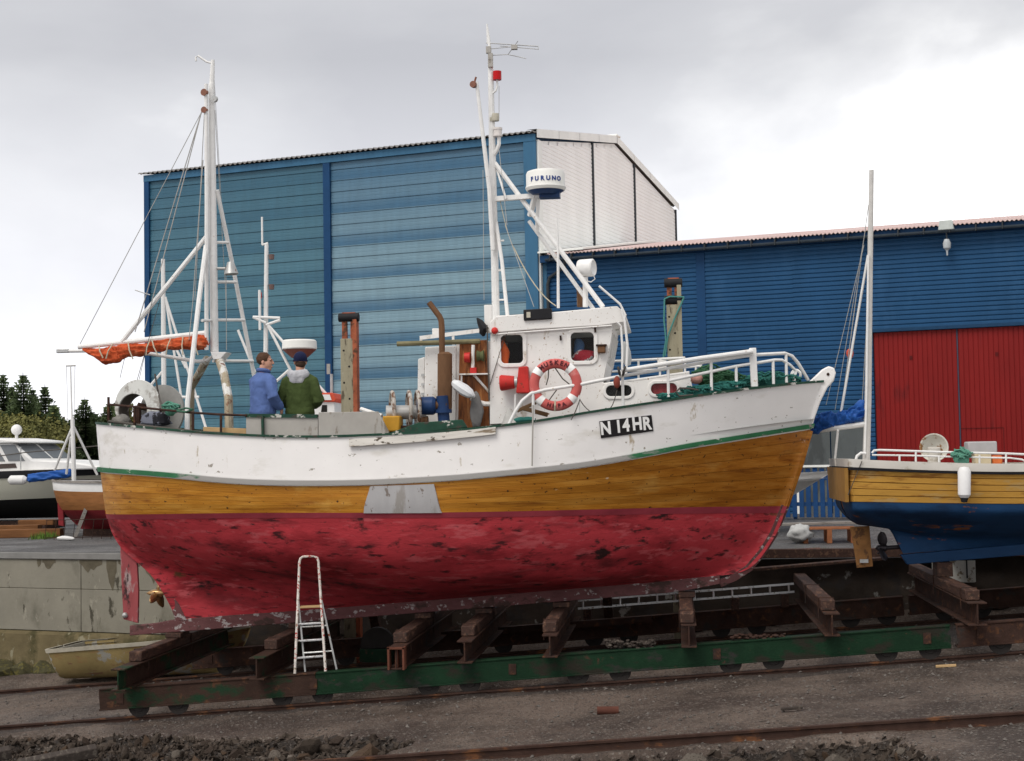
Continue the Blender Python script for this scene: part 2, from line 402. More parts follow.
# ================================================================== the setting
TI = .0703
def zg(x): return -1.435 + TI * x                       # slipway ground
def zbeam(x): return -1.265 + TI * x                    # underside of the cart beams
QD = Vector((math.cos(R(16.55)), -math.sin(R(16.55)), 0))   # direction of the quay and of the buildings
QN = Vector((math.sin(R(16.55)), math.cos(R(16.55)), 0))
Q0 = Vector((-12.36, 26.54, 0))                          # a point on the quay edge
QC = Q0 + QD * ((25.35 - 26.54) / -math.sin(R(16.55)))   # corner where the quay meets the retaining wall
def yardz(x, y):
    return -.2 * sstep(-7, -2, x) * (1 - sstep(28, 37, y)) + .0
def ground_mat(name, ca, cb, cs, bumpd=.03):
    mt = bpy.data.materials.new(name); mt.use_nodes = True; t = mt.node_tree; N = t.nodes.new; L = t.links.new
    b = t.nodes['Principled BSDF']; src = N('ShaderNodeTexCoord').outputs['Object']
    def nz(sc, det=6, ro=.6):
        n = N('ShaderNodeTexNoise'); n.inputs['Scale'].default_value = sc; n.inputs['Detail'].default_value = det; n.inputs['Roughness'].default_value = ro; L(src, n.inputs['Vector']); return n.outputs['Fac']
    def ramp(v, a, b_):
        m = N('ShaderNodeMapRange'); m.inputs['From Min'].default_value = a; m.inputs['From Max'].default_value = b_; L(v, m.inputs['Value']); return m.outputs[0]
    def mixc(f, a, b_):
        m = N('ShaderNodeMix'); m.data_type = 'RGBA'; L(f, m.inputs['Factor'])
        for key, c in (('A', a), ('B', b_)):
            if isinstance(c, tuple): m.inputs[key].default_value = (*c, 1)
            else: L(c, m.inputs[key])
        return m.outputs['Result']
    big = ramp(nz(.55, 8, .65), .40, .58)
    c = mixc(big, ca, cb)
    vo = N('ShaderNodeTexVoronoi'); vo.inputs['Scale'].default_value = 42; vo.inputs['Randomness'].default_value = 1; L(src, vo.inputs['Vector'])
    hs = N('ShaderNodeSeparateColor'); L(vo.outputs['Color'], hs.inputs[0])
    c = mixc(ramp(hs.outputs[0], .80, 1.0), c, cs)
    c = mixc(ramp(hs.outputs[1], .8, .95), c, tuple(x * .35 for x in ca))
    c = mixc(ramp(nz(9, 8, .7), .58, .7), c, tuple(x * .5 for x in cb))
    L(c, b.inputs['Base Color'])
    wet = ramp(nz(.8), .42, .60)
    rr = N('ShaderNodeMapRange'); rr.inputs['To Min'].default_value = .95; rr.inputs['To Max'].default_value = .42; L(wet, rr.inputs['Value']); L(rr.outputs[0], b.inputs['Roughness'])
    b.inputs['Specular IOR Level'].default_value = .35
    ad = N('ShaderNodeMath'); ad.operation = 'ADD'; L(nz(34, 6, .75), ad.inputs[0]); L(vo.outputs['Distance'], ad.inputs[1])
    bp = N('ShaderNodeBump'); bp.inputs['Strength'].default_value = .9; bp.inputs['Distance'].default_value = bumpd; L(ad.outputs[0], bp.inputs['Height']); L(bp.outputs[0], b.inputs['Normal'])
    return mt
slip_m = ground_mat('slipway_dirt', (.145, .108, .085), (.050, .034, .026), (.19, .16, .135))
yard_m = ground_mat('yard_gravel', (.12, .115, .112), (.070, .068, .068), (.21, .20, .20), .02)

def grid(xs, ys, zf):
    mb = MB(); n = len(ys)
    mb.add([Vector((x, y, zf(x, y))) for x in xs for y in ys], [(i * n + j, (i + 1) * n + j, (i + 1) * n + j + 1, i * n + j + 1) for i in range(len(xs) - 1) for j in range(n - 1)])
    return mb
def spaced(lo, a, b, hi, fine, coarse):
    r = list(np.arange(lo, a, coarse)) + list(np.arange(a, b, fine)) + list(np.arange(b, hi + coarse, coarse)); return [float(x) for x in r]
def pit(x, y):
    """how far a spot lies inside the rubble-filled trenches beside the near rail (0..1)"""
    yt = min(19.75, 19.8 - (x + 9.3) * .383) + .35 * noise.noise(Vector((x * .8, y, 9)))
    a = sstep(-2.9, -3.4, x + .5 * noise.noise(Vector((x * .9, y, 3)))) * sstep(15.95, 16.25, y) * sstep(yt, yt - .4, y)
    b = sstep(-1.6, -1.0, x) * sstep(2.35, 1.9, x + .4 * noise.noise(Vector((x, y * 2, 5)))) * sstep(15.55, 15.38, y)
    return max(a, b)
def slipz(x, y):
    p = Vector((x, y, 0))
    z = zg(x) + .022 * noise.noise(p * .9) + .014 * noise.noise(p * 3.1) + .008 * noise.noise(p * 7.3)
    t = pit(x, y)
    if t > 0: z += t * (-.15 + .13 * noise.noise(p * 2.6) + .08 * noise.noise(p * 6) + .05 * noise.noise(p * 13) - (.10 if y < 15.6 else 0))
    # dirt banked up a little behind the far rail and towards the quay
    z += .10 * sstep(24.6, 25.6, y) + .03 * sstep(20.5, 21.5, y) * sstep(24, 23, y) * abs(noise.noise(p * 1.4))
    return z
gx = spaced(-70, -14, 8, 70, .09, 4); gy = spaced(-40, 13.5, 26.4, 27.5, .09, 4)
gy = sorted(set([y for y in gy if y < 26.4] + [26.5, 27.2]))
slip_ground = grid(gx, gy, slipz).build('slipway_ground', slip_m, kind='structure', sharp=180)
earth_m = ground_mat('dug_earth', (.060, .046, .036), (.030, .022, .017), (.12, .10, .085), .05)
oily_m = ground_mat('oily_track_dirt', (.075, .057, .047), (.040, .029, .024), (.12, .10, .088))
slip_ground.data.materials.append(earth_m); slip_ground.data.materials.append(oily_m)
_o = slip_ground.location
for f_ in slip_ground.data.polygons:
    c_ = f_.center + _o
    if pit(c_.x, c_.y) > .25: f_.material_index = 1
    elif min(abs(c_.y - 20.2), abs(c_.y - 24.2)) + .30 * noise.noise(Vector((c_.x * 1.3, c_.y * 1.3, 4))) + .2 * noise.noise(Vector((c_.x * 4, c_.y * 4, 1))) < .34: f_.material_index = 2
# yard: a sheet that stops at the quay edge and the retaining wall and runs on to the horizon
mb = MB()
edge = [Q0 - QD * s for s in (400, 120, 60, 30, 15, 8, 4, 2)] + [Q0.lerp(QC, t) for t in (0, .25, .5, .75, 1)] + [Vector((x, 25.35, 0)) for x in (-6, -3, -1.5, 0, 1, 2, 3, 4, 5, 7, 10, 20, 60, 400)]
rowsd = [0, .5, 1, 1.7, 2.6, 4, 6, 9, 13, 20, 40, 90, 250, 700, 2500]
vs = []
for e_ in edge:
    for d in rowsd:
        p = e_ + (QN if e_.x < QC.x - .01 else Vector((0, 1, 0))) * d
        if d > 200: p.x *= 1 + d / 300
        vs.append(Vector((p.x, p.y, yardz(p.x, p.y) + (.015 * noise.noise(p * .8) if 0 < d < 40 else 0))))
n = len(rowsd)
mb.add(vs, [(i * n + j, (i + 1) * n + j, (i + 1) * n + j + 1, i * n + j + 1) for i in range(len(edge) - 1) for j in range(n - 1)])
yard = mb.build('yard', yard_m, kind='structure', sharp=180)

# --- concrete quay with a lip, a footing and form-board joints
def conc(name, base, stain, moss, th):
    mt = mat(name, base, .85, var=.16, vscale=1.3, stains=[((base[0]*.6, base[1]*.6, base[2]*.58), .56, 1.1, .2, (1, 1, .7)), ((base[0]*.3, base[1]*.29, base[2]*.27), .66, 3.2, .06, (1, 1, .45)), ((base[0]*1.25, base[1]*1.25, base[2]*1.25), .68, 6, .1, (1, 1, .5))], bump=.25, bscale=12)
    return mt
quay_m = conc('quay_concrete', (.215, .200, .160), None, None, 0)
lip_m = mat('quay_lip_concrete', (.20, .195, .185), .85, var=.15, vscale=4, bump=.25)
foot_m = mat('mossy_footing', (.12, .095, .05), .9, var=.3, vscale=2, stains=[((.055, .048, .022), .5, 2.2, .2, (1, 1, 1)), ((.20, .18, .12), .62, 5, .1, (1, 1, .6))], bump=.5, bscale=8)
damp_m = mat('damp_stain_concrete', (.105, .09, .062), .8, var=.3, vscale=5, bump=.2)
q = empty('quay_wall', Q0 + Vector((0, 0, -2.3)), 'grey stained concrete quay wall at left behind the yellow dinghy', 'wall')
def qp(s_, t_, z_): p = Q0 + QD * s_ + QN * t_; return Vector((p.x, p.y, z_))
sE = (QC - Q0).length
mb = MB(); nseg = 0
pan = [-30, -22, -14, -7, -3.1, -.62, 1.83, 4.2, sE - .02]
for i in range(len(pan) - 1):
    m1 = MB(); a, b = pan[i] + .006, pan[i + 1] - .006
    for z0, z1 in ((-1.41, -.66), (-.652, -.13)):
        m1.prism([qp(a, 0, z0), qp(b, 0, z0), qp(b, 0, z1), qp(a, 0, z1)], QN * .3)
    m1.build('cast_panel', quay_m, q, bevel=.006)
mb = MB(); mb.prism([qp(-30, .03, -2.6), qp(sE - .03, .03, -2.6), qp(sE - .03, .03, -.1), qp(-30, .03, -.1)], QN * 1.0); mb.build('core', foot_m, q)
mb = MB(); mb.prism([qp(-30, -.035, -.128), qp(sE, -.035, -.128), qp(sE, -.035, -.004), qp(-30, -.035, -.004)], QN * .34); mb.build('coping', lip_m, q, bevel=.015)
mb = MB()
for i in range(60):
    a = -30 + i * (sE + 30) / 60; b = a + (sE + 30) / 60
    j0, j1 = [.06 * noise.noise(Vector((s_ * .9, 0, 7))) for s_ in (a, b)]
    mb.add([qp(a, -.02, -1.42), qp(b, -.02, -1.42), qp(b, -.10 + j1, -1.47), qp(a, -.10 + j0, -1.47), qp(b, -.16 + 2 * j1, -1.9), qp(a, -.16 + 2 * j0, -1.9), qp(b, -.28 + 3 * j1, -2.6), qp(a, -.28 + 3 * j0, -2.6)], [(0, 1, 2, 3), (3, 2, 4, 5), (5, 4, 6, 7)])
mb.build('footing', foot_m, q, sharp=50)
# damp runs below the coping: thin irregular tongues of wet concrete
rs = random.Random(4)
mb = MB()
for s0, w, h in ((-.5, .18, .2), (.9, .10, .18), (1.12, .3, .17), (2.05, .5, .22), (2.5, .22, .55), (2.9, .5, .2), (3.4, .4, .42), (4.1, .3, .35), (-2.2, .4, .22)):
    pts = [(s0 - w / 2, -.132), (s0 + w / 2, -.132)]
    lo = []
    for i in range(9):
        t = i / 8; lo.append((s0 + w / 2 - w * t, -.132 - h * (.35 + .65 * math.sin(math.pi * t) ** 1.5) * (.65 + .5 * rs.random())))
    mb.add([qp(a, -.003, b) for a, b in pts + lo], [tuple(range(len(pts + lo)))])
mb.build('damp_stain', damp_m, q)

# --- retaining wall between the slipway and the yard (old stone blocks with a timber kerb)
stone_m = mat('retaining_stone', (.042, .032, .026), .85, var=.4, vscale=2, stains=[((.22, .215, .20), .70, 2.6, .08, (1, 1, 1)), ((.035, .03, .028), .55, 3, .15, (1, 1, 1))], bump=.6, bscale=10)
rw = empty('retaining_wall', (2, 25.35, -1.5), 'dark stone retaining wall along the far side of the slipway', 'wall')
x = QC.x; rs = random.Random(11); wall_spots = []
mb = MB(); mb.box(((QC.x + 24) / 2, 25.75, -.86), (24 - QC.x, .5, 1.28)); mb.build('core', foot_m, rw)
while x < 14:
    z = max(zg(x) - .3, -1.95)
    w0 = rs.uniform(.5, 1.0)
    while z < -.32:
        h = min(rs.uniform(.24, .36), -.22 - z)
        if h < .1: break
        wall_spots.append((x + w0 / 2, 25.46 + rs.uniform(-.05, .05), z + h / 2, w0, h))
        z += h
    x += w0
mb = MB(); mb.bar((1.1, 25.2, -.10), (8.0, 25.22, -.12), .16, .15); mb.build('kerb_timber', sleeper_m if False else timber, rw, bevel=.01)

# --- rails on sleepers
rail_m = mat('rail_steel', (.060, .034, .026), .62, .45, var=.3, vscale=6, stains=[((.17, .075, .035), .58, 5, .15, (.6, 1, 1))], bump=.2)
sleeper_m = mat('old_sleeper', (.05, .040, .034), .9, var=.3, vscale=4, stretch=(5, .7, 5), stains=[((.10, .085, .07), .6, 5, .1, (4, .7, 4))], bump=.4, bscale=12)
RP = [(-.062, 0), (.062, 0), (.062, .012), (.012, .03), (.012, .09), (.034, .10), (.034, .125), (-.034, .125), (-.034, .10), (-.012, .09), (-.012, .03), (-.062, .012)]
def rail(Y, x0, x1, label, zo=0.0):
    mb = MB(); n = 40
    vs = []
    for i in range(n + 1):
        x = x0 + (x1 - x0) * i / n; wob = .012 * noise.noise(Vector((x * .35, Y, 0)))
        vs += [Vector((x, Y + a + wob, zg(x) - .065 + zo + b)) for a, b in RP]
    k = len(RP)
    mb.add(vs, [(i * k + j, i * k + (j + 1) % k, (i + 1) * k + (j + 1) % k, (i + 1) * k + j) for i in range(n) for j in range(k)] + [tuple(range(k)), tuple(n * k + j for j in range(k))])
    mb.smooth = False
    return mb.build('rail', rail_m, None, label, 'rail', 'slipway rails')
rail(20.2, -40, 24, 'rusty slipway rail under the near beam of the boat cart')
rail(24.2, -40, 24, 'rusty slipway rail under the far beam of the boat cart')
rail(15.72, -40, 24, 'rusty rail of the nearer track crossing the bottom right corner', .045)
for i, (x_, y_, rz, ln) in enumerate(((-7.35, 17.35, .45, .9), (-8.6, 17.6, .55, 1.0))):
    mb = MB(); mb.box((0, 0, 0), (ln, .2, .12)); 
    o = mb.build('sleeper_end', sleeper_m, None, ('dark broken timber lying in the rubble at bottom left', 'dark timber stub cut off by the left edge of the picture')[i], 'timber', None, bevel=.012)
    o.location = (x_, y_, zg(x_) - .02); o.rotation_euler = (.1, -.12, rz)

# --- rocks in the trenches: the large ones singly, small stones as stuff
rock_ms = [mat('rock_%d' % i, c, .85, var=.3, vscale=9, stains=[((c[0]*.45, c[1]*.42, c[2]*.4), .55, 9, .12, (1, 1, 1))], bump=.4, bscale=30) for i, c in enumerate([(.065, .050, .039), (.042, .030, .023), (.105, .088, .072), (.070, .045, .029)])]
def rock_mesh(seed, sub=2):
    bm = bmesh.new(); bmesh.ops.create_icosphere(bm, subdivisions=sub, radius=1)
    rr = random.Random(seed); off = Vector((rr.uniform(0, 50), rr.uniform(0, 50), 0))
    cuts = [(Vector((rr.gauss(0, 1), rr.gauss(0, 1), rr.gauss(0, 1))).normalized(), rr.uniform(.45, .8)) for _ in range(7)]
    for v in bm.verts:
        for nrm, d in cuts:
            t = v.co.dot(nrm)
            if t > d: v.co -= nrm * (t - d)
        v.co *= 1 + .12 * noise.noise(v.co * 1.7 + off)
    me = bpy.data.meshes.new('rock'); bm.to_mesh(me); bm.free(); return me
rock_meshes = []
for i in range(9):
    me = rock_mesh(i, 1 if i % 2 else 2); me.materials.append(rock_ms[i % 4]); rock_meshes.append(me)
rs = random.Random(12); wall_meshes = []
for i in range(6):
    me = rock_mesh(60 + i, 2); me.materials.append(stone_m); wall_meshes.append(me)
mb = MB(); nx_, nz_ = 150, 12; x0_, x1_ = QC.x, 14.0      # rough old concrete face
for i in range(nx_ + 1):
    for j in range(nz_ + 1):
        x_ = x0_ + (x1_ - x0_) * i / nx_; z_ = -2.1 + 1.88 * j / nz_; p_ = Vector((x_ * 1.6, 0, z_ * 2.2))
        mb.v.append(Vector((x_, 25.43 - .07 * noise.noise(p_) - .04 * noise.noise(p_ * 2.7) + (.05 if j == nz_ else 0), z_ + (.03 * noise.noise(p_ * 1.3) if 0 < j < nz_ else 0))))
mb.f = [(i * (nz_ + 1) + j, (i + 1) * (nz_ + 1) + j, (i + 1) * (nz_ + 1) + j + 1, i * (nz_ + 1) + j + 1) for i in range(nx_) for j in range(nz_)]
mb.build('face', stone_m, rw, sharp=180)
for (x_, w_) in ((.3, .7), (1.5, .5), (2.9, .6), (4.2, .5), (5.1, .7)):      # a few loose stones at its foot
    o = bpy.data.objects.new('stone', rs.choice(wall_meshes)); COL.objects.link(o); o.parent = rw
    o.location = Vector((x_, 25.2, zg(x_) + .15)) - ORG[rw]; o.rotation_euler = (rs.uniform(-.3, .3), rs.uniform(-.2, .2), rs.uniform(0, 3)); o.scale = (w_ * .4, .2, .16)
rs = random.Random(21); cnt = 0; tries = 0
while cnt < 285 and tries < 12000:
    tries += 1
    if rs.random() < .78:
        x_ = rs.uniform(-9.6, -3.0); y_ = rs.uniform(17.5 - (x_ + 8.2) * .46, 19.8 - (x_ + 9.3) * .383)
    else: x_, y_ = rs.uniform(-1.0, 2.4), rs.uniform(14.6, 15.5)
    if pit(x_, y_) < .35: continue
    s_ = rs.uniform(.035, .07) if rs.random() < .82 else rs.uniform(.07, .13)
    o = bpy.data.objects.new('rock', rs.choice(rock_meshes)); COL.objects.link(o); o.parent = slip_ground
    o.location = Vector((x_, y_, slipz(x_, y_) + s_ * .08)) - slip_ground.location
    o.rotation_euler = (rs.uniform(0, 6), rs.uniform(0, 6), rs.uniform(0, 6)); o.scale = (s_ * rs.uniform(.8, 1.4), s_ * rs.uniform(.7, 1.1), s_ * rs.uniform(.55, .9)); cnt += 1
for x_, y_, s_ in ((-3.55, 16.6, .26), (-4.35, 16.35, .2), (-5.4, 16.5, .17), (.1, 15.2, .2), (.55, 15.15, .17), (1.05, 15.2, .19), (1.5, 15.2, .16), (-.3, 15.2, .17)):
    o = bpy.data.objects.new('rock', rs.choice(rock_meshes)); COL.objects.link(o); o.parent = slip_ground
    o.location = Vector((x_, y_, slipz(x_, y_) + s_ * .2)) - slip_ground.location; o.rotation_euler = (rs.uniform(0, 6), rs.uniform(0, 6), rs.uniform(0, 6)); o.scale = (s_ * 1.3, s_, s_ * .75)
# mossy boulders at the foot of the quay
moss_m = mat('mossy_boulder', (.06, .055, .028), .9, var=.3, vscale=6, stains=[((.11, .095, .03), .55, 4, .1, (1, 1, 1))], bump=.5)
for x_, y_, s_ in ((-12.9, 26.2, .42), (-12.1, 26.15, .36), (-11.6, 26.05, .3), (-13.8, 26.4, .5), (-11.2, 25.95, .26)):
    o = bpy.data.objects.new('boulder', rock_meshes[int(s_ * 100) % 9].copy()); o.data.materials.clear(); o.data.materials.append(moss_m); COL.objects.link(o); o.parent = slip_ground
    o.location = Vector((x_, y_, zg(x_) + s_ * .3)) - slip_ground.location; o.rotation_euler = (s_ * 9, x_, y_); o.scale = (s_ * 1.3, s_, s_ * .8)
mb = MB(); rs = random.Random(15)
for i in range(9000):
    if rs.random() < .8:
        x_ = rs.uniform(-9.8, -2.9); y_ = rs.uniform(17.3 - (x_ + 8.2) * .46, 19.8 - (x_ + 9.3) * .383)
    else: x_, y_ = rs.uniform(-1.6, 2.4), rs.uniform(14.4, 15.5)
    if pit(x_, y_) < .15: continue
    s_ = rs.uniform(.012, .05); c = Vector((x_, y_, slipz(x_, y_) + s_ * .3)); a = rs.uniform(0, 3)
    q_ = [Vector((rs.gauss(0, 1), rs.gauss(0, 1), rs.gauss(0, 1))).normalized() * s_ for _ in range(3)]
    mb.add([c + q_[0] * 1.3, c - q_[0] * 1.3, c + q_[1], c - q_[1], c + q_[2] * .8, c - q_[2] * .8], [(0, 2, 4), (2, 1, 4), (1, 3, 4), (3, 0, 4), (2, 0, 5), (1, 2, 5), (3, 1, 5), (0, 3, 5)])
mb.smooth = False
mb.build('rubble', mat('rubble_bits', (.060, .046, .036), .85, var=.6, vscale=4, stains=[((.15, .125, .105), .68, 5, .1, (1, 1, 1)), ((.03, .022, .017), .55, 4, .1, (1, 1, 1))]), None, 'small broken stones filling the trenches by the near rail', 'rubble', kind='stuff')
mb = MB(); rs = random.Random(5)
oct_f = [(0, 2, 4), (2, 1, 4), (1, 3, 4), (3, 0, 4), (2, 0, 5), (1, 2, 5), (3, 1, 5), (0, 3, 5)]
for i in range(9000):
    x_ = rs.uniform(-11, 6.5); y_ = 14.2 + 11 * rs.random() ** 1.2
    if noise.noise(Vector((x_ * .7, y_ * .7, 2))) < rs.uniform(-.6, .35): continue
    s_ = .008 + .022 * rs.random() ** 3
    c = Vector((x_, y_, slipz(x_, y_) + s_ * .3)); a = rs.uniform(0, 3)
    ex, ey = Vector((math.cos(a), math.sin(a), .2)) * s_ * rs.uniform(.8, 1.5), Vector((-math.sin(a), math.cos(a), -.1)) * s_ * rs.uniform(.7, 1.1)
    ez = Vector((.1, 0, 1)) * s_ * .7
    mb.add([c + ex, c - ex, c + ey, c - ey, c + ez, c - ez], oct_f)
mb.smooth = False
peb = mb.build('pebbles', mat('pebble', (.105, .092, .082), .85, var=.5, vscale=3), None, 'loose grey pebbles strewn over the slipway dirt', 'pebbles', kind='stuff')
# small litter on the slip
o = MB().tube([(-.08, 0, 0), (.08, 0, 0)], .05, 12).build('steel_roller', mat('dull_rust', (.085, .032, .022), .8, var=.3), None, 'short rusty steel roller lying on the dirt below the cart', 'roller')
x_, y_ = -.9, 18.55
o.location = (x_ + .05, 18.0, slipz(x_, 18.0) - .012); o.scale = (1.6, 1, 1); o.rotation_euler = (0, 0, .05)
o = MB().box((0, 0, 0), (.24, .06, .03)).build('wood_scrap', sleeper_m, None, 'small dark wood scrap on the dirt above the near rail', 'scrap', bevel=.005)
o.location = (1.25, 17.25, zg(1.25) + .02); o.rotation_euler = (0, -.07, .1)
o = MB().box((0, 0, 0), (.25, .05, .03)).build('wood_scrap', ply, None, 'pale wood splinter on the dirt near the right end of the cart', 'scrap', bevel=.005)
o.location = (3.35, 19.55, zg(3.35) + .02); o.rotation_euler = (0, -.07, -.1)

# ================================================================== buildings
BD = R(16.55)
BC = Vector((-3.61, 40.88, -.02))        # near corner of the tall shed
def siding_mat(name, lite, darkc, zt, per, fade_lo, fade_hi):
    """weathered steel cladding: paint chalked pale at the top of every course, deep blue where the course above shelters it"""
    mt = bpy.data.materials.new(name); mt.use_nodes = True; t = mt.node_tree; N = t.nodes.new; L = t.links.new
    b = t.nodes['Principled BSDF']; b.inputs['Roughness'].default_value = .5
    g = N('ShaderNodeNewGeometry'); sp = N('ShaderNodeSeparateXYZ'); L(g.outputs['Position'], sp.inputs[0])
    def math_(op, a, c):
        m = N('ShaderNodeMath'); m.operation = op
        for i_, q_ in enumerate((a, c)):
            if isinstance(q_, (int, float)): m.inputs[i_].default_value = q_
            else: L(q_, m.inputs[i_])
        return m.outputs[0]
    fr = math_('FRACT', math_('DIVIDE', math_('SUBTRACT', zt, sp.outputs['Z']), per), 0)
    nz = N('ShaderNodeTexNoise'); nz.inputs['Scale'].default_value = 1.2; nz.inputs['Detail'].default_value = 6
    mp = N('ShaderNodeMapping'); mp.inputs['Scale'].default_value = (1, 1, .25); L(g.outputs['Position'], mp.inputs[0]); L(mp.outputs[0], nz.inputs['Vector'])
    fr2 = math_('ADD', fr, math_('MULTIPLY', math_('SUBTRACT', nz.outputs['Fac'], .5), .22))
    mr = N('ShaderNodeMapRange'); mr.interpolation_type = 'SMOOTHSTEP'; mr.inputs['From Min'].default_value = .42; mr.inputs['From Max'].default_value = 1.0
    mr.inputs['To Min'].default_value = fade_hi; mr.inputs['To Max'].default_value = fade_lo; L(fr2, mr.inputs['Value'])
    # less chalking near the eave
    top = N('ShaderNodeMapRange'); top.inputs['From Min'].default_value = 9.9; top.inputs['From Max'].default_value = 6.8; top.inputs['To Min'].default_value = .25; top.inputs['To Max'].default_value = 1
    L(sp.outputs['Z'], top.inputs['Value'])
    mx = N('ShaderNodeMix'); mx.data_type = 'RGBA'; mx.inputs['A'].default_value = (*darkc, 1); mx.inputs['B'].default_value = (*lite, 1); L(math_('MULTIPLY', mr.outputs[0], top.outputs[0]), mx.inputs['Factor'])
    n2 = N('ShaderNodeTexNoise'); n2.inputs['Scale'].default_value = 7; mp2 = N('ShaderNodeMapping'); mp2.inputs['Scale'].default_value = (1, 1, .12); L(g.outputs['Position'], mp2.inputs[0]); L(mp2.outputs[0], n2.inputs['Vector'])
    r2 = N('ShaderNodeMapRange'); r2.inputs['From Min'].default_value = .3; r2.inputs['From Max'].default_value = .7; r2.inputs['To Min'].default_value = .93; r2.inputs['To Max'].default_value = 1.07; L(n2.outputs['Fac'], r2.inputs['Value'])
    m2 = N('ShaderNodeMix'); m2.data_type = 'RGBA'; m2.blend_type = 'MULTIPLY'; m2.inputs['Factor'].default_value = 1; L(mx.outputs['Result'], m2.inputs['A']); L(r2.outputs[0], m2.inputs['B'])
    L(m2.outputs['Result'], b.inputs['Base Color'])
    return mt
TB = R(-16.55)
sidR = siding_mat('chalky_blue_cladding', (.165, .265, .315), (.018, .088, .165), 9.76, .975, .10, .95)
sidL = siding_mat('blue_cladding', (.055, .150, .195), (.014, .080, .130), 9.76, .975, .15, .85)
blue_trim = mat('blue_flashing', (.009, .046, .120), .5, var=.15, vscale=2)
blue_corner = mat('pale_blue_flashing', (.042, .125, .215), .5, var=.2, vscale=1.5, stretch=(1, 1, .2))
bluewall = mat('blue_cladding_low', (.016, .066, .150), .5, var=.14, vscale=1.1, stretch=(1, 1, .3), stains=[((.024, .082, .175), .6, .7, .15, (1, 1, .3))])
blue_core = mat('blue_wall_backing', (.012, .045, .10), .7)
gable_m = mat('white_cladding', (.84, .835, .81), .5, var=.07, vscale=.8, stretch=(1, 1, .3))
wtrim = mat('white_flashing', (.76, .76, .72), .45, var=.08, vscale=2)
roof_grey = mat('grey_roof_sheet', (.20, .19, .18), .7, var=.2, vscale=2)
roof_red = mat('faded_red_roof_sheet', (.58, .43, .40), .7, var=.10, vscale=.6, stains=[((.68, .58, .56), .55, .9, .2, (1, 1, 1))])
seam_m = mat('dark_seam', (.04, .045, .05), .7)
reddoor = mat('red_door_paint', (.195, .011, .010), .5, var=.14, vscale=2, stretch=(1, 1, .3), stains=[((.13, .010, .010), .68, 2, .16, (1, 1, .3))])

def boxl(mb, x0, x1, y0, y1, z0, z1):
    return mb.box(((x0 + x1) / 2, (y0 + y1) / 2, (z0 + z1) / 2), (x1 - x0, y1 - y0, z1 - z0))
tb = empty('tall_shed', BC, 'tall weathered blue clad shed with white gable end', 'building', rz=TB, local=True)
ZE = 10.44; WID = 13.5; LEN = 13.0; RID = 11.6; TR = 6.8
mb = MB(); mb.prism([(-LEN, .06, -.05), (-LEN, .06, ZE), (-LEN, TR, RID - .08), (-LEN, WID - .06, ZE), (-LEN, WID - .06, -.05)], (LEN - .06, 0, 0)); mb.build('wall', blue_core, tb)
# cladding panels, one mesh per bay shared by all its courses: lower edge stands proud of the course below
def clad_panel(x0, x1, h, lap):
    m_ = MB(); sec = [(-.0, 0), (-.034, 0), (-.034, .012)]
    nr = 3
    for i in range(nr):
        z0 = .02 + (h - .02) * i / nr; z1 = .02 + (h - .02) * (i + 1) / nr; d = -.032 + .022 * (i + .5) / nr
        sec += [(d - .006, z0 + .012), (d - .006, z1 - .024), (d + .004, z1 - .014), (d + .004, z1 - .004)]
    sec += [(0, h)]
    a = [Vector((x0, y, z)) for y, z in sec]; b = [Vector((x1, y, z)) for y, z in sec]; k = len(sec)
    m_.add(a + b, [(i, i + 1, k + i + 1, k + i) for i in range(k - 1)]); m_.smooth = False
    return m_
ROW = .325
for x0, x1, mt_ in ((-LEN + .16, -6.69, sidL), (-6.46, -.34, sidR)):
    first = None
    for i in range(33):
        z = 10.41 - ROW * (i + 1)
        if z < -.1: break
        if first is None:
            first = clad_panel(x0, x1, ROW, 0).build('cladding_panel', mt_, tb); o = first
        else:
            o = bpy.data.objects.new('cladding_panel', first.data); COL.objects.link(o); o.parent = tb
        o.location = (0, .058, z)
for x0, x1, mt_ in ((-LEN - .02, -LEN + .16, blue_trim), (-6.69, -6.46, blue_trim), (-.34, .03, blue_corner)):
    m_ = MB(); boxl(m_, x0, x1, -.05, .07, -.05, 10.3); m_.build('corner_flashing', mt_, tb, bevel=.01)
m_ = MB(); boxl(m_, -LEN - .02, .03, -.06, .02, 10.3, 10.50); m_.build('fascia', blue_corner, tb)
# corrugated roof: waves run up the slope
def wave_roof(mb, x0, x1, y0, z0, y1, z1, period, amp):
    n = int((x1 - x0) / period * 4); a, b = [], []
    for i in range(n + 1):
        x = x0 + (x1 - x0) * i / n; w = amp * math.sin(2 * math.pi * (x - x0) / period)
        a.append(Vector((x, y0, z0 + w))); b.append(Vector((x, y1, z1 + w)))
    mb.add(a + b, [(i, i + 1, n + 2 + i, n + 1 + i) for i in range(n)])
    lo = [p - Vector((0, 0, .025)) for p in a]; mb.add(a + lo, [(i, i + 1, n + 2 + i, n + 1 + i) for i in range(n)])
m_ = MB(); wave_roof(m_, -LEN - .15, .12, -.16, 10.55, TR, RID + .1, .17, .028); wave_roof(m_, -LEN - .15, .12, WID + .16, 10.55, TR, RID + .1, .17, .028); m_.build('roof', roof_grey, tb, sharp=60)
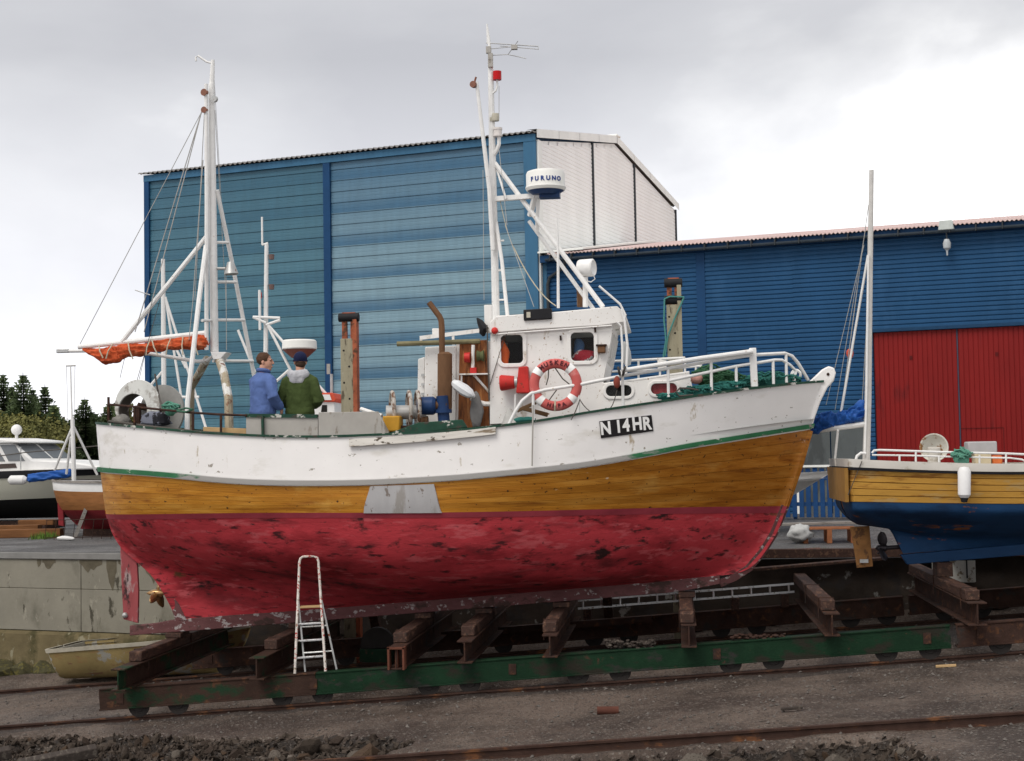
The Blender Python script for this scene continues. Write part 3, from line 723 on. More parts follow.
# white gable: three fields of ribbed sheet between dark seams, each cut to the roof slope
def ztop(y): return ZE + (RID - ZE) * (y / TR if y < TR else (WID - y) / (WID - TR)) - .12
def ribbed(mb, y0, y1, zt, x=0.0, per=.117, z0=-.05):
    z = z0
    while z < 12:
        ya, yb = y0, y1
        zz = z + per
        if z > min(zt(y0), zt(y1)) - 1e-6 or zz > min(zt(y0), zt(y1)):
            # trim the course to where the roof still clears it
            ys = [y0 + (y1 - y0) * i / 60 for i in range(61) if zt(y0 + (y1 - y0) * i / 60) >= zz]
            if not ys: 
                z = zz
                if z > 11.8: break
                continue
            ya, yb = min(ys), max(ys)
            if yb - ya < .1: z = zz; continue
        sec = [(x + .022, z), (x + .036, z + .018), (x + .036, z + per * .72), (x + .022, z + per * .88), (x + .022, zz)]
        k = len(sec)
        mb.add([Vector((a, ya, b)) for a, b in sec] + [Vector((a, yb, b)) for a, b in sec], [(i, i + 1, k + i + 1, k + i) for i in range(k - 1)])
        z = zz
    mb.smooth = False; return mb
m_ = MB(); m_.prism([(-.02, .3, -.05), (-.02, .3, ZE - .08), (-.02, TR, RID - .1), (-.02, WID - .1, ZE - .08), (-.02, WID - .1, -.05)], (.035, 0, 0)); m_.build('gable_backing', gable_m, tb)
for y0, y1 in ((.34, 4.56), (4.66, 8.66), (8.76, WID - .12)):
    ribbed(MB(), y0, y1, ztop).build('gable_sheet', gable_m, tb)
for y in (4.61, 8.71, WID - .06):
    m_ = MB(); boxl(m_, .0, .075, y - .05, y + .05, -.05, ztop(min(y, WID - .1)) + .02); m_.build('seam_strip', seam_m, tb)
m_ = MB(); boxl(m_, -.03, .08, .04, .32, -.05, 10.35); m_.build('corner_trim', wtrim, tb, bevel=.01)
for ya, za, yb, zb in ((-.16, 10.60, TR, RID + .15), (WID + .16, 10.60, TR, RID + .15)):
    nn = 4
    for i in range(nn):
        p = Vector((.12, ya + (yb - ya) * i / nn, za + (zb - za) * i / nn)); q_ = Vector((.12, ya + (yb - ya) * (i + .99) / nn, za + (zb - za) * (i + .99) / nn))
        m_ = MB(); m_.add([p, q_, q_ - Vector((0, 0, .24)), p - Vector((0, 0, .24))], [(0, 1, 2, 3)]); m_.add([p, q_, q_ - Vector((.3, 0, 0)), p - Vector((.3, 0, 0))], [(0, 1, 2, 3)])
        m_.build('barge_board', wtrim, tb)
m_ = MB(); m_.box((-.1, TR + .1, RID + .16), (.5, .4, .08)); m_.build('ridge_cap', wtrim, tb, bevel=.03)

lb = empty('low_shed', BC, 'long low blue clad shed with faded red roof and red double door', 'building', rz=TB, local=True)
X0, X1 = .09, 24.0; D0, D1, D2 = .18, 7.2, 14.2; EZ = 7.13; RZ = 8.29
gx0, gx1 = 7.0, 8.72       # grey roller door
dx0, dx1, dzt = 8.98, 13.08, 4.62
mb = MB(); mb.prism([(X0 + .3, D0 + .1, -.05), (X0 + .3, D0 + .1, EZ - .1), (X0 + .3, D1, RZ - .15), (X0 + .3, D2, EZ - .1), (X0 + .3, D2, -.05)], (X1 - X0 - .3, 0, 0)); mb.build('wall', blue_core, lb)
def ribs_front(x0, x1, z0, z1, per=.117):
    m_ = MB(); z = z0
    while z < z1 - .02:
        zz = min(z + per, z1)
        sec = [(D0 + .018, z), (D0 - .005, z + .02), (D0 - .005, z + per * .72), (D0 + .018, min(z + per * .88, zz)), (D0 + .018, zz)]
        k = len(sec); m_.add([Vector((x0, a, b)) for a, b in sec] + [Vector((x1, a, b)) for a, b in sec], [(i, i + 1, k + i + 1, k + i) for i in range(k - 1)]); z = zz
    m_.smooth = False; return m_
for x0, x1, z0, z1 in ((X0 + .12, 4.44, -.05, EZ - .22), (4.68, gx0, -.05, EZ - .22), (gx0, gx1, 2.30, EZ - .22), (gx1, dx0, -.05, EZ - .22), (dx0, dx1, dzt, EZ - .22), (dx1, X1, -.05, EZ - .22)):
    ribs_front(x0, x1, z0, z1).build('cladding_sheet', bluewall, lb)
for x0, x1, mt_ in ((X0, X0 + .12, blue_corner), (4.44, 4.68, blue_trim)):
    m_ = MB(); boxl(m_, x0, x1, D0 - .02, D0 + .06, -.05, EZ - .2); m_.build('cover_strip', mt_, lb, bevel=.008)
m_ = MB(); boxl(m_, X0, X1, D0 - .22, D0 + .05, EZ - .22, EZ - .03); m_.build('fascia', blue_trim, lb)
m_ = MB(); wave_roof(m_, X0 + .25, X1, D0 - .32, EZ + .0, D1, RZ, .105, .02); wave_roof(m_, X0 + .25, X1, D2 + .3, EZ, D1, RZ, .105, .02); m_.build('roof', roof_red, lb, sharp=60)
m_ = MB(); m_.prism([(X0 - .03, D0 - .3, EZ + .03), (X0 + 1.3, D0 - .3, EZ + .05), (X0 + 1.3, D1, RZ + .04), (X0 - .03, D1, RZ + .04)], (0, 0, .05)); m_.build('roof_flashing', wtrim, lb)
m_ = MB(); pr = [(D0 - .30 + .075 * math.cos(t), EZ - .14 + .075 * math.sin(t)) for t in [math.pi + math.pi * i / 8 for i in range(9)]]
k = len(pr); m_.add([Vector((X0 + .2, a, b)) for a, b in pr] + [Vector((X1, a, b)) for a, b in pr], [(i, i + 1, k + i + 1, k + i) for i in range(k - 1)] + [tuple(range(k))])
gut = m_.build('gutter', mat('dark_gutter', (.06, .075, .09), .5), lb)
for i in range(26):
    m_ = MB(); m_.box((X0 + .35 + i * .62, D0 - .3, EZ - .13), (.03, .18, .17)); m_.build('gutter_bracket', seam_m, gut)
m_ = MB(); m_.tube([(X0 + .75, D0 - .3, EZ - .2), (X0 + .72, D0 - .2, EZ - .38), (X0 + .22, D0 - .06, EZ - .62), (X0 + .16, D0 - .06, EZ - .8), (X0 + .16, D0 - .06, 0)], .045, 8); m_.build('downpipe', seam_m, lb)
# red double door: vertical boards are real ribs on each leaf
def door_leaf(x0, x1, z1):
    m_ = MB(); n = max(4, int((x1 - x0) / .117)); per = (x1 - x0) / n; y = D0 + .045
    for i in range(n):
        a = x0 + i * per; sec = [(a, y + .012), (a + .012, y + .012), (a + .02, y), (a + per - .004, y), (a + per, y + .012)]
        k = len(sec); m_.add([Vector((p, q_, -.02)) for p, q_ in sec] + [Vector((p, q_, z1)) for p, q_ in sec], [(j, j + 1, k + j + 1, k + j) for j in range(k - 1)])
    m_.smooth = False; return m_
xm = 11.03
for a, b in ((dx0 + .02, xm - .018), (xm + .018, dx1 - .02)):
    l_ = door_leaf(a, b, dzt - .06).build('door_leaf', reddoor, lb)
    if a > xm:
        for p0, p1 in (((xm + .02, 2.10), (xm + 1.02, 2.10)), ((xm + 1.02, 2.10), (xm + 1.02, 0))):
            m_ = MB(); m_.bar((p0[0], D0 + .042, p0[1]), (p1[0], D0 + .042, p1[1]), .012, .022, up=(0, 1, 0)); m_.build('wicket_seam', mat('door_seam', (.09, .010, .010), .8), l_)
    for zx in (1.3, 3.9):
        m_ = MB(); m_.box(((a + b) / 2 - .1, D0 + .035, zx), (.07, .02, .09)); m_.build('bolt_plate', mat('door_seam', (.09, .010, .010), .8), l_)
m_ = MB(); boxl(m_, dx0 - .05, dx1 + .05, D0 - .06, D0 + .04, dzt - .05, dzt + .03); m_.build('door_track', blue_core, lb)
m_ = MB(); boxl(m_, xm - .014, xm + .014, D0 + .04, D0 + .05, 0, dzt - .06); m_.build('door_gap', mat('door_gap', (.05, .06, .09), .7), lb)
gdm = mat('grey_door_sheet', (.095, .105, .105), .6, var=.16, vscale=1.5, stains=[((.06, .065, .065), .58, 1.2, .1, (1, 1, .4))])
for i, (a, b) in enumerate(((gx0 + .03, 7.83), (7.86, gx1 - .03))):
    m_ = MB(); boxl(m_, a, b, D0 + .03, D0 + .06, 0, 2.27); m_.build('grey_door', gdm, lb, bevel=.01)
m_ = MB(); boxl(m_, gx0 - .05, gx0 + .03, D0 - .03, D0 + .05, 0, 2.33); m_.build('door_post', wtrim, lb)
# security lamp under the eave
fl = empty('flood_lamp', BC + Matrix.Rotation(TB, 3, 'Z') @ Vector((10.9, D0, 5.8)), 'pale flood lamp with hanging bulb under the red shed roof eave', 'lamp', rz=TB)
fl.rotation_euler = (0, 0, TB); ORG[fl] = Vector((0, 0, 0))
m_ = MB(); m_.prism([(-.19, -.42, 1.18), (.19, -.42, 1.18), (.15, -.42, 1.42), (-.15, -.42, 1.42)], (0, .3, 0)); m_.build('housing', mat('lamp_housing', (.50, .53, .50), .5), fl, bevel=.02)
m_ = MB(); m_.tube([(0, -.3, 1.2), (0, -.3, .98)], .02, 6); m_.tube([(0, -.3, 1.15), (0, 0, 1.15)], .02, 6); m_.build('stem', seam_m, fl)
m_ = MB(); m_.lathe([(.0, .55), (.02, .56), (.03, .68), (.09, .74), (.1, .86), (.06, .96), (0, .97)], (0, -.3, 0), n=12); m_.build('bulb', mat('lamp_glass', (.42, .44, .45), .25), fl)

# blue picket fence in front of the low shed
pf = empty('picket_fence', PD(812, 518, 35.5) * 1.0, 'blue painted picket fence with white cap between the boats', 'fence')
fb = mat('fence_blue', (.013, .052, .15), .6, var=.2, vscale=3)
base = PD(780, 518, 35.5); base.z = yardz(base.x, base.y) + .0
for i in range(16):
    p = base + QD * (i * .165 - .3)
    h = 1.16 + .015 * math.sin(i * 3)
    m_ = MB(); m_.box((p.x, p.y, p.z + h / 2 + .04), (.11, .025, h), Matrix.Rotation(TB, 3, 'Z')); m_.build('picket', fb, pf, bevel=.005)
for z in (.35, .95):
    m_ = MB(); m_.bar(base + QD * -.4 + QN * .03 + V(0, 0, z), base + QD * 2.4 + QN * .03 + V(0, 0, z), .03, .09); m_.build('rail', fb, pf)
m_ = MB(); m_.bar(base + QD * -.4 + V(0, 0, 1.24), base + QD * 2.4 + V(0, 0, 1.24), .12, .05); m_.build('cap', wtrim, pf)
for s_ in (.35, 2.3):
    m_ = MB(); m_.bar(base + QD * s_ + QN * .08, base + QD * s_ + QN * .08 + V(0, 0, 1.2), .08, .08); m_.build('post', fb, pf)
# ================================================================== the fishing boat
YB = 22.1
def zkeel(x): return -.435 + .0712 * x
_sx = [-8.75, -7.9, -7.3, -6.5, -5.13, -3.87, -2.76, -1.93, -.98, -.17, .66, 1.75, 2.3]
_sz = [2.19, 2.11, 2.05, 1.97, 1.89, 1.90, 1.95, 2.03, 2.17, 2.28, 2.40, 2.53, 2.58]
_tx = [-8.7, -7.45, -5.9, -4.45, -3.2, -2.3, -1.27, -.46, .23, 2.0]
_tz = [1.54, 1.465, 1.33, 1.295, 1.33, 1.39, 1.48, 1.60, 1.72, 1.975]
sheer = lambda x: crom(_sx, _sz, x)
stripe = lambda x: crom(_tx, _tz, x)
wl = lambda x: crom([-8.6, -6, -3, 0, 1.6], [.81, .845, .82, .81, .775], x)
HL = [
 dict(S=(-8.70, 2.18), B=(2.18, 2.57), zf=sheer, b=1.80, st=(.45, 2.4, .50), bo=(.50, 2.2, .80), bmin=.07),
 dict(S=(-8.66, 1.53), B=(2.00, 1.97), zf=stripe, b=1.86, st=(.45, 2.3, .54), bo=(.50, 2.1, .88), bmin=.07),
 dict(S=(-8.65, 1.45), B=(1.97, 1.89), zf=lambda x: stripe(x) - .085, b=1.865, st=(.45, 2.3, .55), bo=(.50, 2.1, .89), bmin=.07),
 dict(S=(-8.58, .80), B=(1.60, .77), zf=wl, b=1.84, st=(.47, 2.1, .62), bo=(.48, 1.9, 1.0), bmin=.07),
 dict(S=(-8.36, .28), B=(1.40, .32), zf=lambda x: crom([-8.4, -7.6, -6, -3, 0, 1.4], [.32, .26, .21, .20, .25, .32], x), b=1.64, st=(.50, 2.1, .95), bo=(.48, 1.8, 1.1), bmin=.07),
 dict(S=(-7.86, -.12), B=(1.05, -.10), zf=lambda x: crom([-7.9, -6.5, -4, -1, 1.05], [-.14, -.20, -.20, -.17, -.10], x), b=1.14, st=(.56, 1.9, 1.6), bo=(.5, 1.8, 1.35), bmin=.075),
 dict(S=(-7.46, -.70), B=(.42, -.24), zf=lambda x: zkeel(x) + .17, b=.095, st=(.1, 1, 0), bo=(.9, 1, 0), bmin=.085),
]
H = Hull(HL, YB)
boat = empty('fishing_boat', (-3, YB, zkeel(-3)), 'large white, varnished and red wooden fishing boat on the slipway cart', 'boat')

def wood_hull():
    """varnish gone amber and streaked along the planks"""
    mt = bpy.data.materials.new('varnished_planks'); mt.use_nodes = True; t = mt.node_tree; N = t.nodes.new; L = t.links.new; b = t.nodes['Principled BSDF']
    src = N('ShaderNodeTexCoord').outputs['Object']
    def nz(sc, st, det=6, ro=.6):
        m_ = N('ShaderNodeMapping'); m_.inputs['Scale'].default_value = st; L(src, m_.inputs[0]); n = N('ShaderNodeTexNoise'); n.inputs['Scale'].default_value = sc; n.inputs['Detail'].default_value = det; n.inputs['Roughness'].default_value = ro; L(m_.outputs[0], n.inputs['Vector']); return n.outputs['Fac']
    rp = N('ShaderNodeValToRGB'); e = rp.color_ramp.elements
    e[0].position = .30; e[0].color = (.33, .125, .012, 1); e[1].position = .68; e[1].color = (.56, .27, .044, 1)
    k = e.new(.5); k.color = (.45, .188, .020, 1)
    L(nz(2.6, (.35, 1, 4)), rp.inputs[0])
    def over(col, th, soft, v, cur):
        m = N('ShaderNodeMapRange'); m.inputs['From Min'].default_value = th; m.inputs['From Max'].default_value = th + soft; L(v, m.inputs['Value'])
        x = N('ShaderNodeMix'); x.data_type = 'RGBA'; x.inputs['B'].default_value = (*col, 1); L(m.outputs[0], x.inputs['Factor']); L(cur, x.inputs['A']); return x.outputs['Result']
    c = over((.22, .070, .008), .57, .16, nz(3.2, (.22, 1, 3)), rp.outputs[0])
    c = over((.64, .38, .09), .58, .16, nz(1.1, (.7, 1, 1.5)), c)
    c = over((.045, .02, .01), .64, .03, nz(20, (.7, 1, 1)), c)
    c = over((.62, .52, .36), .70, .03, nz(6, (.6, 1, 1)), c)
    oi = N('ShaderNodeObjectInfo'); om = N('ShaderNodeMapRange'); om.inputs['To Min'].default_value = .86; om.inputs['To Max'].default_value = 1.12; L(oi.outputs['Random'], om.inputs['Value'])
    m3 = N('ShaderNodeMix'); m3.data_type = 'RGBA'; m3.blend_type = 'MULTIPLY'; m3.inputs['Factor'].default_value = 1; L(c, m3.inputs['A']); L(om.outputs[0], m3.inputs['B']); c = m3.outputs['Result']
    # the forward planks were varnished darker and redder
    sp = N('ShaderNodeSeparateXYZ'); L(src, sp.inputs[0]); mf = N('ShaderNodeMapRange'); mf.interpolation_type = 'SMOOTHSTEP'; mf.inputs['From Min'].default_value = -1.0; mf.inputs['From Max'].default_value = 5.0; L(sp.outputs['X'], mf.inputs['Value'])
    mm_ = N('ShaderNodeMix'); mm_.data_type = 'RGBA'; mm_.blend_type = 'MULTIPLY'; mm_.inputs['B'].default_value = (.70, .60, .62, 1); L(mf.outputs[0], mm_.inputs['Factor']); L(c, mm_.inputs['A']); c = mm_.outputs['Result']
    L(c, b.inputs['Base Color']); b.inputs['Roughness'].default_value = .42; b.inputs['Specular IOR Level'].default_value = .22
    bp = N('ShaderNodeBump'); bp.inputs['Strength'].default_value = .25; bp.inputs['Distance'].default_value = .02; L(nz(9, (.25, 1, 5)), bp.inputs['Height']); L(bp.outputs[0], b.inputs['Normal'])
    return mt
wood_m = wood_hull()
red_m = mat('red_antifouling', (.42, .040, .050), .62, var=.28, vscale=1.7, stretch=(.7, 1, 1.6),
            stains=[((.24, .019, .025), .53, 1.3, .2, (.5, 1, 1.4)), ((.48, .085, .095), .58, 5, .14, (.4, 1, 1.8)), ((.13, .018, .022), .57, 1.9, .26, (.4, 1, 1.6)), ((.07, .015, .017), .62, 5.5, .14, (.4, 1, 1.6)), ((.035, .015, .015), .68, 2.6, .12, (.7, 1, 1.2)), ((.05, .02, .02), .66, 9, .16, (.6, 1, 1.3)), ((.04, .018, .016), .76, 20, .08, (.9, 1, 1.1)), ((.13, .06, .03), .76, 2.1, .10, (.6, 1, 1.3))], bump=.3, bscale=14)
redline_m = mat('dull_red_boot_top', (.26, .036, .050), .6, var=.25, vscale=4, stretch=(.5, 1, 1))
keel_m = mat('scraped_keel', (.13, .055, .055), .8, var=.3, vscale=5, stretch=(.6, 1, 1), stains=[((.33, .29, .28), .63, 14, .06, (.7, 1, 1)), ((.06, .035, .03), .56, 5, .12, (.6, 1, 1))], bump=.4, bscale=18)
seam_dark = mat('plank_seam', (.20, .08, .014), .8)

def worn_strake():
    """green paint survives at bow and stern; amidships the strake is scraped to grey-white"""
    mt = green_trim.copy(); mt.name = 'worn_strake_paint'; t = mt.node_tree; N = t.nodes.new; L = t.links.new
    b = t.nodes['Principled BSDF']; old = b.inputs['Base Color'].links[0].from_socket
    src = N('ShaderNodeTexCoord').outputs['Object']; sp = N('ShaderNodeSeparateXYZ'); L(src, sp.inputs[0])
    nz = N('ShaderNodeTexNoise'); nz.inputs['Scale'].default_value = 2.2; nz.inputs['Detail'].default_value = 8; nz.inputs['Roughness'].default_value = .7; mp = N('ShaderNodeMapping'); mp.inputs['Scale'].default_value = (.6, 1, 3); L(src, mp.inputs[0]); L(mp.outputs[0], nz.inputs['Vector'])
    def ramp(v, a, c_):
        m = N('ShaderNodeMapRange'); m.inputs['From Min'].default_value = a; m.inputs['From Max'].default_value = c_; L(v, m.inputs['Value']); return m.outputs[0]
    def mth(op, a, c_):
        m = N('ShaderNodeMath'); m.operation = op
        for i_, q_ in enumerate((a, c_)):
            if isinstance(q_, (int, float)): m.inputs[i_].default_value = q_
            else: L(q_, m.inputs[i_])
        return m.outputs[0]
    xx = sp.outputs['X']                       # metres from the boat's middle
    mid = mth('MULTIPLY', ramp(xx, -4.6, -2.9), ramp(xx, 3.1, 1.9))
    f = ramp(mth('ADD', mid, mth('MULTIPLY', mth('SUBTRACT', nz.outputs['Fac'], .5), 2.4)), .42, .62)
    m2 = N('ShaderNodeMix'); m2.data_type = 'RGBA'; m2.inputs['B'].default_value = (.30, .29, .275, 1); L(f, m2.inputs['Factor']); L(old, m2.inputs['A']); L(m2.outputs['Result'], b.inputs['Base Color'])
    return mt
strake_m = worn_strake()
H.shell(3.0, 6.0, 70, 22).build('hull_bottom', red_m, boat, label='red bottom paint blotched with dark weed marks', sharp=60)
H.shell(1.98, 3.0, 70, 5, -.006).build('hull_side', seam_dark, boat, sharp=60)
H.shell(0.0, 1.0, 70, 8).build('bulwark', whull, boat, label='white painted upper hull', sharp=60)
H.shell(1.0, 2.02, 70, 2, -.004).build('sheer_backing', whull, boat, sharp=60)
H.shell(0.0, .9, 60, 3, -.07).build('bulwark_lining', whull, boat, sharp=60)
NST = 7
for side in (-1, 1):
    for i in range(NST):
        a = 2.0 + .985 * i / NST + .003; b = 2.0 + .985 * (i + 1) / NST - .002
        H.strip(MB(), a, b, 56, 2, side, .003, edge=.012).build('strake', wood_m, boat, sharp=60)
    H.strip(MB(), 2.985, 3.10, 70, 1, side, .006, edge=.01).build('boot_top_line', redline_m, boat, sharp=60)
    H.strip(MB(), 1.10, 1.90, 70, 2, side, .035, edge=.045).build('rubbing_strake', strake_m, boat, label='chipped green and white rubbing strake', sharp=30)
# capping rail along the sheer
for side in (-1, 1):
    mb = MB(); cols = []
    for u in H.us(70):
        p = H.pos(u, 0, side); o_ = side * (-1)
        yo, yi = p.y + side * .03, p.y - side * .11
        if (yi - YB) * side < 0: yi = YB
        cols.append([Vector((p.x, yo, p.z - .006)), Vector((p.x, yo, p.z + .026)), Vector((p.x, yi, p.z + .026)), Vector((p.x, yi, p.z - .006))])
    mb.add([q_ for c in cols for q_ in c], [(i * 4 + j, (i + 1) * 4 + j, (i + 1) * 4 + (j + 1) % 4, i * 4 + (j + 1) % 4) for i in range(len(cols) - 1) for j in range(4)])
    mb.build('capping_rail', cap_trim, boat, sharp=30)
deck_m = mat('deck_paint', (.13, .15, .13), .8, var=.2)
H.deck(0, .52, .08).build('deck', deck_m, boat)
# keel, stem and stern post
mb = MB(); n = 24; cols = []
for i in range(n + 1):
    x = -8.22 + (0.62 + 8.22) * i / n; zb = zkeel(x) + (.07 * sstep(.0, .6, x)); top = zkeel(x) + .19 if x > -7.6 else zkeel(x) + .15
    w = .10 if x > -7.5 else .075
    cols.append([V(x, YB - w, zb), V(x, YB - w, top), V(x, YB + w, top), V(x, YB + w, zb)])
mb.add([p for c in cols for p in c], [(i * 4 + j, (i + 1) * 4 + j, (i + 1) * 4 + (j + 1) % 4, i * 4 + (j + 1) % 4) for i in range(n) for j in range(4)] + [(0, 1, 2, 3), (n * 4, n * 4 + 1, n * 4 + 2, n * 4 + 3)])
mb.build('keel', keel_m, boat, label='scraped grey and dull red keel', bevel=.01)
prof = [(.62, -.37), (.84, -.28), (1.06, -.14), (1.27, .10), (1.44, .36), (1.62, .77)]
def stem(pts, ins, w, name, mt_):
    mb = MB(); cols = []
    for i, (x, z) in enumerate(pts):
        a = Vector(pts[max(0, i - 1)]); b = Vector(pts[min(len(pts) - 1, i + 1)]); d = (b - a).normalized(); nx, nz_ = -d.y, d.x
        cols.append([V(x + .02, YB - w * .55, z), V(x + nx * ins, YB - w, z + nz_ * ins), V(x + nx * ins, YB + w, z + nz_ * ins), V(x + .02, YB + w * .55, z)])
    k = len(cols)
    mb.add([p for c in cols for p in c], [(i * 4 + j, (i + 1) * 4 + j, (i + 1) * 4 + (j + 1) % 4, i * 4 + (j + 1) % 4) for i in range(k - 1) for j in range(4)] + [(0, 1, 2, 3), tuple((k - 1) * 4 + j for j in range(4))])
    return mb.build(name, mt_, boat, bevel=.006)
stem(prof, .10, .085, 'forefoot', keel_m)
stem([(1.62, .77), (1.74, 1.1), (1.84, 1.37), (1.99, 1.86)], .05, .08, 'stem', wood_m)
mb = MB()
head = [P(x, y, YB) for x, y in ((811, 430), (806, 400), (803, 386), (812, 379), (822, 369.5), (828, 366.3), (833.5, 368), (835.5, 373), (833.5, 381), (827, 388), (820, 402), (815, 416))]
mb.prism([p - V(0, .075, 0) for p in head], (0, .15, 0)); sh = mb.build('stem_head', whull, boat, label='white rounded stem head', bevel=.02)
c_ = P(827.5, 374.5, YB); mb = MB(); mb.tube([c_ - V(0, .085, 0), c_ + V(0, .085, 0)], .022, 10); mb.build('bolt', rusty, sh)
# stern post, rudder, propeller
mb = MB(); mb.prism([V(-7.64, YB - .075, -.42), V(-7.50, YB - .10, -.80), V(-7.32, YB - .11, -.80), V(-7.44, YB - .09, -.55), V(-7.56, YB - .075, -.40)], (0, .2, 0)); mb.build('stern_post', keel_m, boat, bevel=.012)
rud = [P(x, y, YB) for x, y in ((120.5, 540), (137, 549), (139, 590), (138.5, 623), (124, 619), (122, 580))]
rud_m = mat('faded_red_rudder', (.30, .07, .075), .75, var=.25, vscale=4, stretch=(1, 1, .4), stains=[((.36, .27, .26), .54, 6, .14, (1, 1, .4)), ((.05, .03, .03), .62, 5, .1, (1, 1, .5))], bump=.3)
mb = MB(); mb.prism([p - V(0, .03, 0) for p in rud], (0, .06, 0)); ru = mb.build('rudder', rud_m, boat, bevel=.008)
c_ = P(126, 615, YB) - V(0, .04, 0); mb = MB(); mb.ball(c_, .045); mb.build('anode', galv, ru)
pc = P(157, 593, YB); hub = MB(); hub.lathe([(.0, -.17), (.03, -.12), (.055, -.05), (.06, .06), (.035, .1), (.03, .34)], pc, (1, 0, 0), 12); pr_ = hub.build('propeller', bronze, boat, label='bronze three bladed propeller')
for k in range(3):
    a0 = R(78 + 120 * k); mb = MB(); rows = []
    for i in range(7):
        t = i / 6; r_ = .04 + .30 * t; w = .065 * math.sin(math.pi * (.22 + .70 * t)) ** .8; tw = R(48 + 26 * t)
        d = V(0, math.cos(a0), math.sin(a0)); s_ = V(0, -math.sin(a0), math.cos(a0)); rows.append([pc + d * r_ + (s_ * math.sin(tw) + V(1, 0, 0) * math.cos(tw)) * (w * q_) + V(0.006 * math.cos(q_), 0, 0) for q_ in (-1, 0, 1)])
    mb.add([p for r_ in rows for p in r_], [(i * 3 + j, (i + 1) * 3 + j, (i + 1) * 3 + j + 1, i * 3 + j + 1) for i in range(6) for j in range(2)])
    o = mb.build('blade', bronze, pr_); so_ = o.modifiers.new('thick', 'SOLIDIFY'); so_.thickness = .012
# grey sheet patch and weathered fender board on the near side
grey_patch = mat('grey_sheet_patch', (.40, .39, .39), .5, .15, var=.10, vscale=4, stretch=(1, 1, .3), stains=[((.30, .28, .26), .6, 3, .1, (1, 1, .25)), ((.2, .17, .15), .68, 14, .05, (1, 1, .5))], bump=.08)
def hull_patch(name, quad, mt_, off, nu=10, nv=5, edge=.012, **kw):
    uv = [H.find(*p) for p in quad]      # tl, tr, br, bl
    mb = MB(); cols = []
    for i in range(nu + 1):
        s_ = i / nu; ut, vt = uv[0][0] + (uv[1][0] - uv[0][0]) * s_, uv[0][1] + (uv[1][1] - uv[0][1]) * s_
        ub, vb = uv[3][0] + (uv[2][0] - uv[3][0]) * s_, uv[3][1] + (uv[2][1] - uv[3][1]) * s_
        c = [H.pos(ut + (ub - ut) * j / nv, vt + (vb - vt) * j / nv, -1, off) for j in range(nv + 1)]
        cols.append([c[0] + V(0, edge + .03, 0)] + c + [c[-1] + V(0, edge + .03, 0)])
    k = len(cols[0]); mb.add([p for c in cols for p in c], [(i * k + j, (i + 1) * k + j, (i + 1) * k + j + 1, i * k + j + 1) for i in range(nu) for j in range(k - 1)] + [tuple(range(k)), tuple(nu * k + j for j in range(k))])
    return mb.build(name, mt_, boat, **kw), uv
hull_patch('metal_patch', ((370.5, 486), (434, 484), (442, 514), (364, 514)), grey_patch, .024, label='grey sheet metal patch over the planks', sharp=50)
wboard = mat('flaking_white_board', (.58, .55, .50), .7, var=.15, vscale=3, stretch=(.4, 1, 2), stains=[((.22, .17, .12), .60, 5, .08, (.4, 1, 2)), ((.10, .08, .06), .68, 12, .05, (.6, 1, 1))], bump=.3, bscale=12)
hull_patch('fender_board', ((350, 439.0), (496, 426), (496, 434), (350, 446.5)), wboard, .06, nu=16, nv=2, label='flaking white board along the gunwale', sharp=40)
# registration board with hand-painted letters
rb, uv = hull_patch('registration_board', ((599.3, 421.3), (651.5, 415), (653.5, 431), (601, 438.3)), mat('black_board', (.015, .013, .014), .5), .012, label='black board lettered N 14HR', sharp=60)
whl = mat('white_lettering', (.78, .77, .75), .5)
for ch, cx, cy, sz in (('N', 605.8, 428.8, 1), ('1', 618.6, 427, 1), ('4', 626.2, 425.8, 1), ('H', 637.2, 424.3, 1.02), ('R', 646.8, 424, 1.02)):
    u, v = H.find(cx, cy); c0 = H.pos(u, v, -1, .017); dx = H.pos(u + .004, v, -1) - H.pos(u - .004, v, -1); dy = H.pos(u, v - .05, -1) - H.pos(u, v + .05, -1)
    slant = Matrix.Rotation(R(-3), 4, 'Z')
    text_obj(ch, .225 * sz, frame(c0, dx, dy) @ slant @ Matrix.Diagonal((.86, 1.06, 1, 1)), whl, rb, 'letter', .003, .008)

# ------------------------------------------------------------------ wheelhouse
YW = YB - .95
wh = MB()
def pxz(x, y, Y): p = P(x, y, Y); return (p.x, p.z)
outer = [pxz(x, y, YW) for x, y in ((490, 424), (490.5, 326), (497, 321), (614, 320), (610, 345), (603.5, 378), (603.5, 400), (600, 414), (560, 420))]
def pxrr(x0, y0, x1, y1, r):
    a, b = pxz(x0, y1, YW), pxz(x1, y0, YW); return rrect(a[0], a[1], b[0], b[1], r)
w1 = pxrr(500.5, 334, 523.5, 364.5, .07); w2 = pxrr(570.5, 331.5, 594.5, 362, .07)
wheel = plate('wheelhouse', outer, [w1, w2], lambda a, b: V(a, YW, b), (0, .05, 0), white, boat, label='white wheelhouse side with two windows')
ow = [V(a, YW, b) for a, b in outer]
a0, a1 = outer[0], outer[1]
mb = MB()  # far side, aft wall, front wall, floor
mb.prism([p + V(0, 1.9, 0) for p in ow], (0, .05, 0)); mb.build('far_wall', white, wheel)
mb = MB(); mb.prism([V(outer[0][0], YW + .05, outer[0][1]), V(outer[1][0], YW + .05, outer[1][1]), V(outer[1][0], YW + 1.9, outer[1][1]), V(outer[0][0], YW + 1.9, outer[0][1])], (.04, 0, 0)); mb.build('aft_wall', white, wheel)
f0, f1 = outer[3], outer[5]
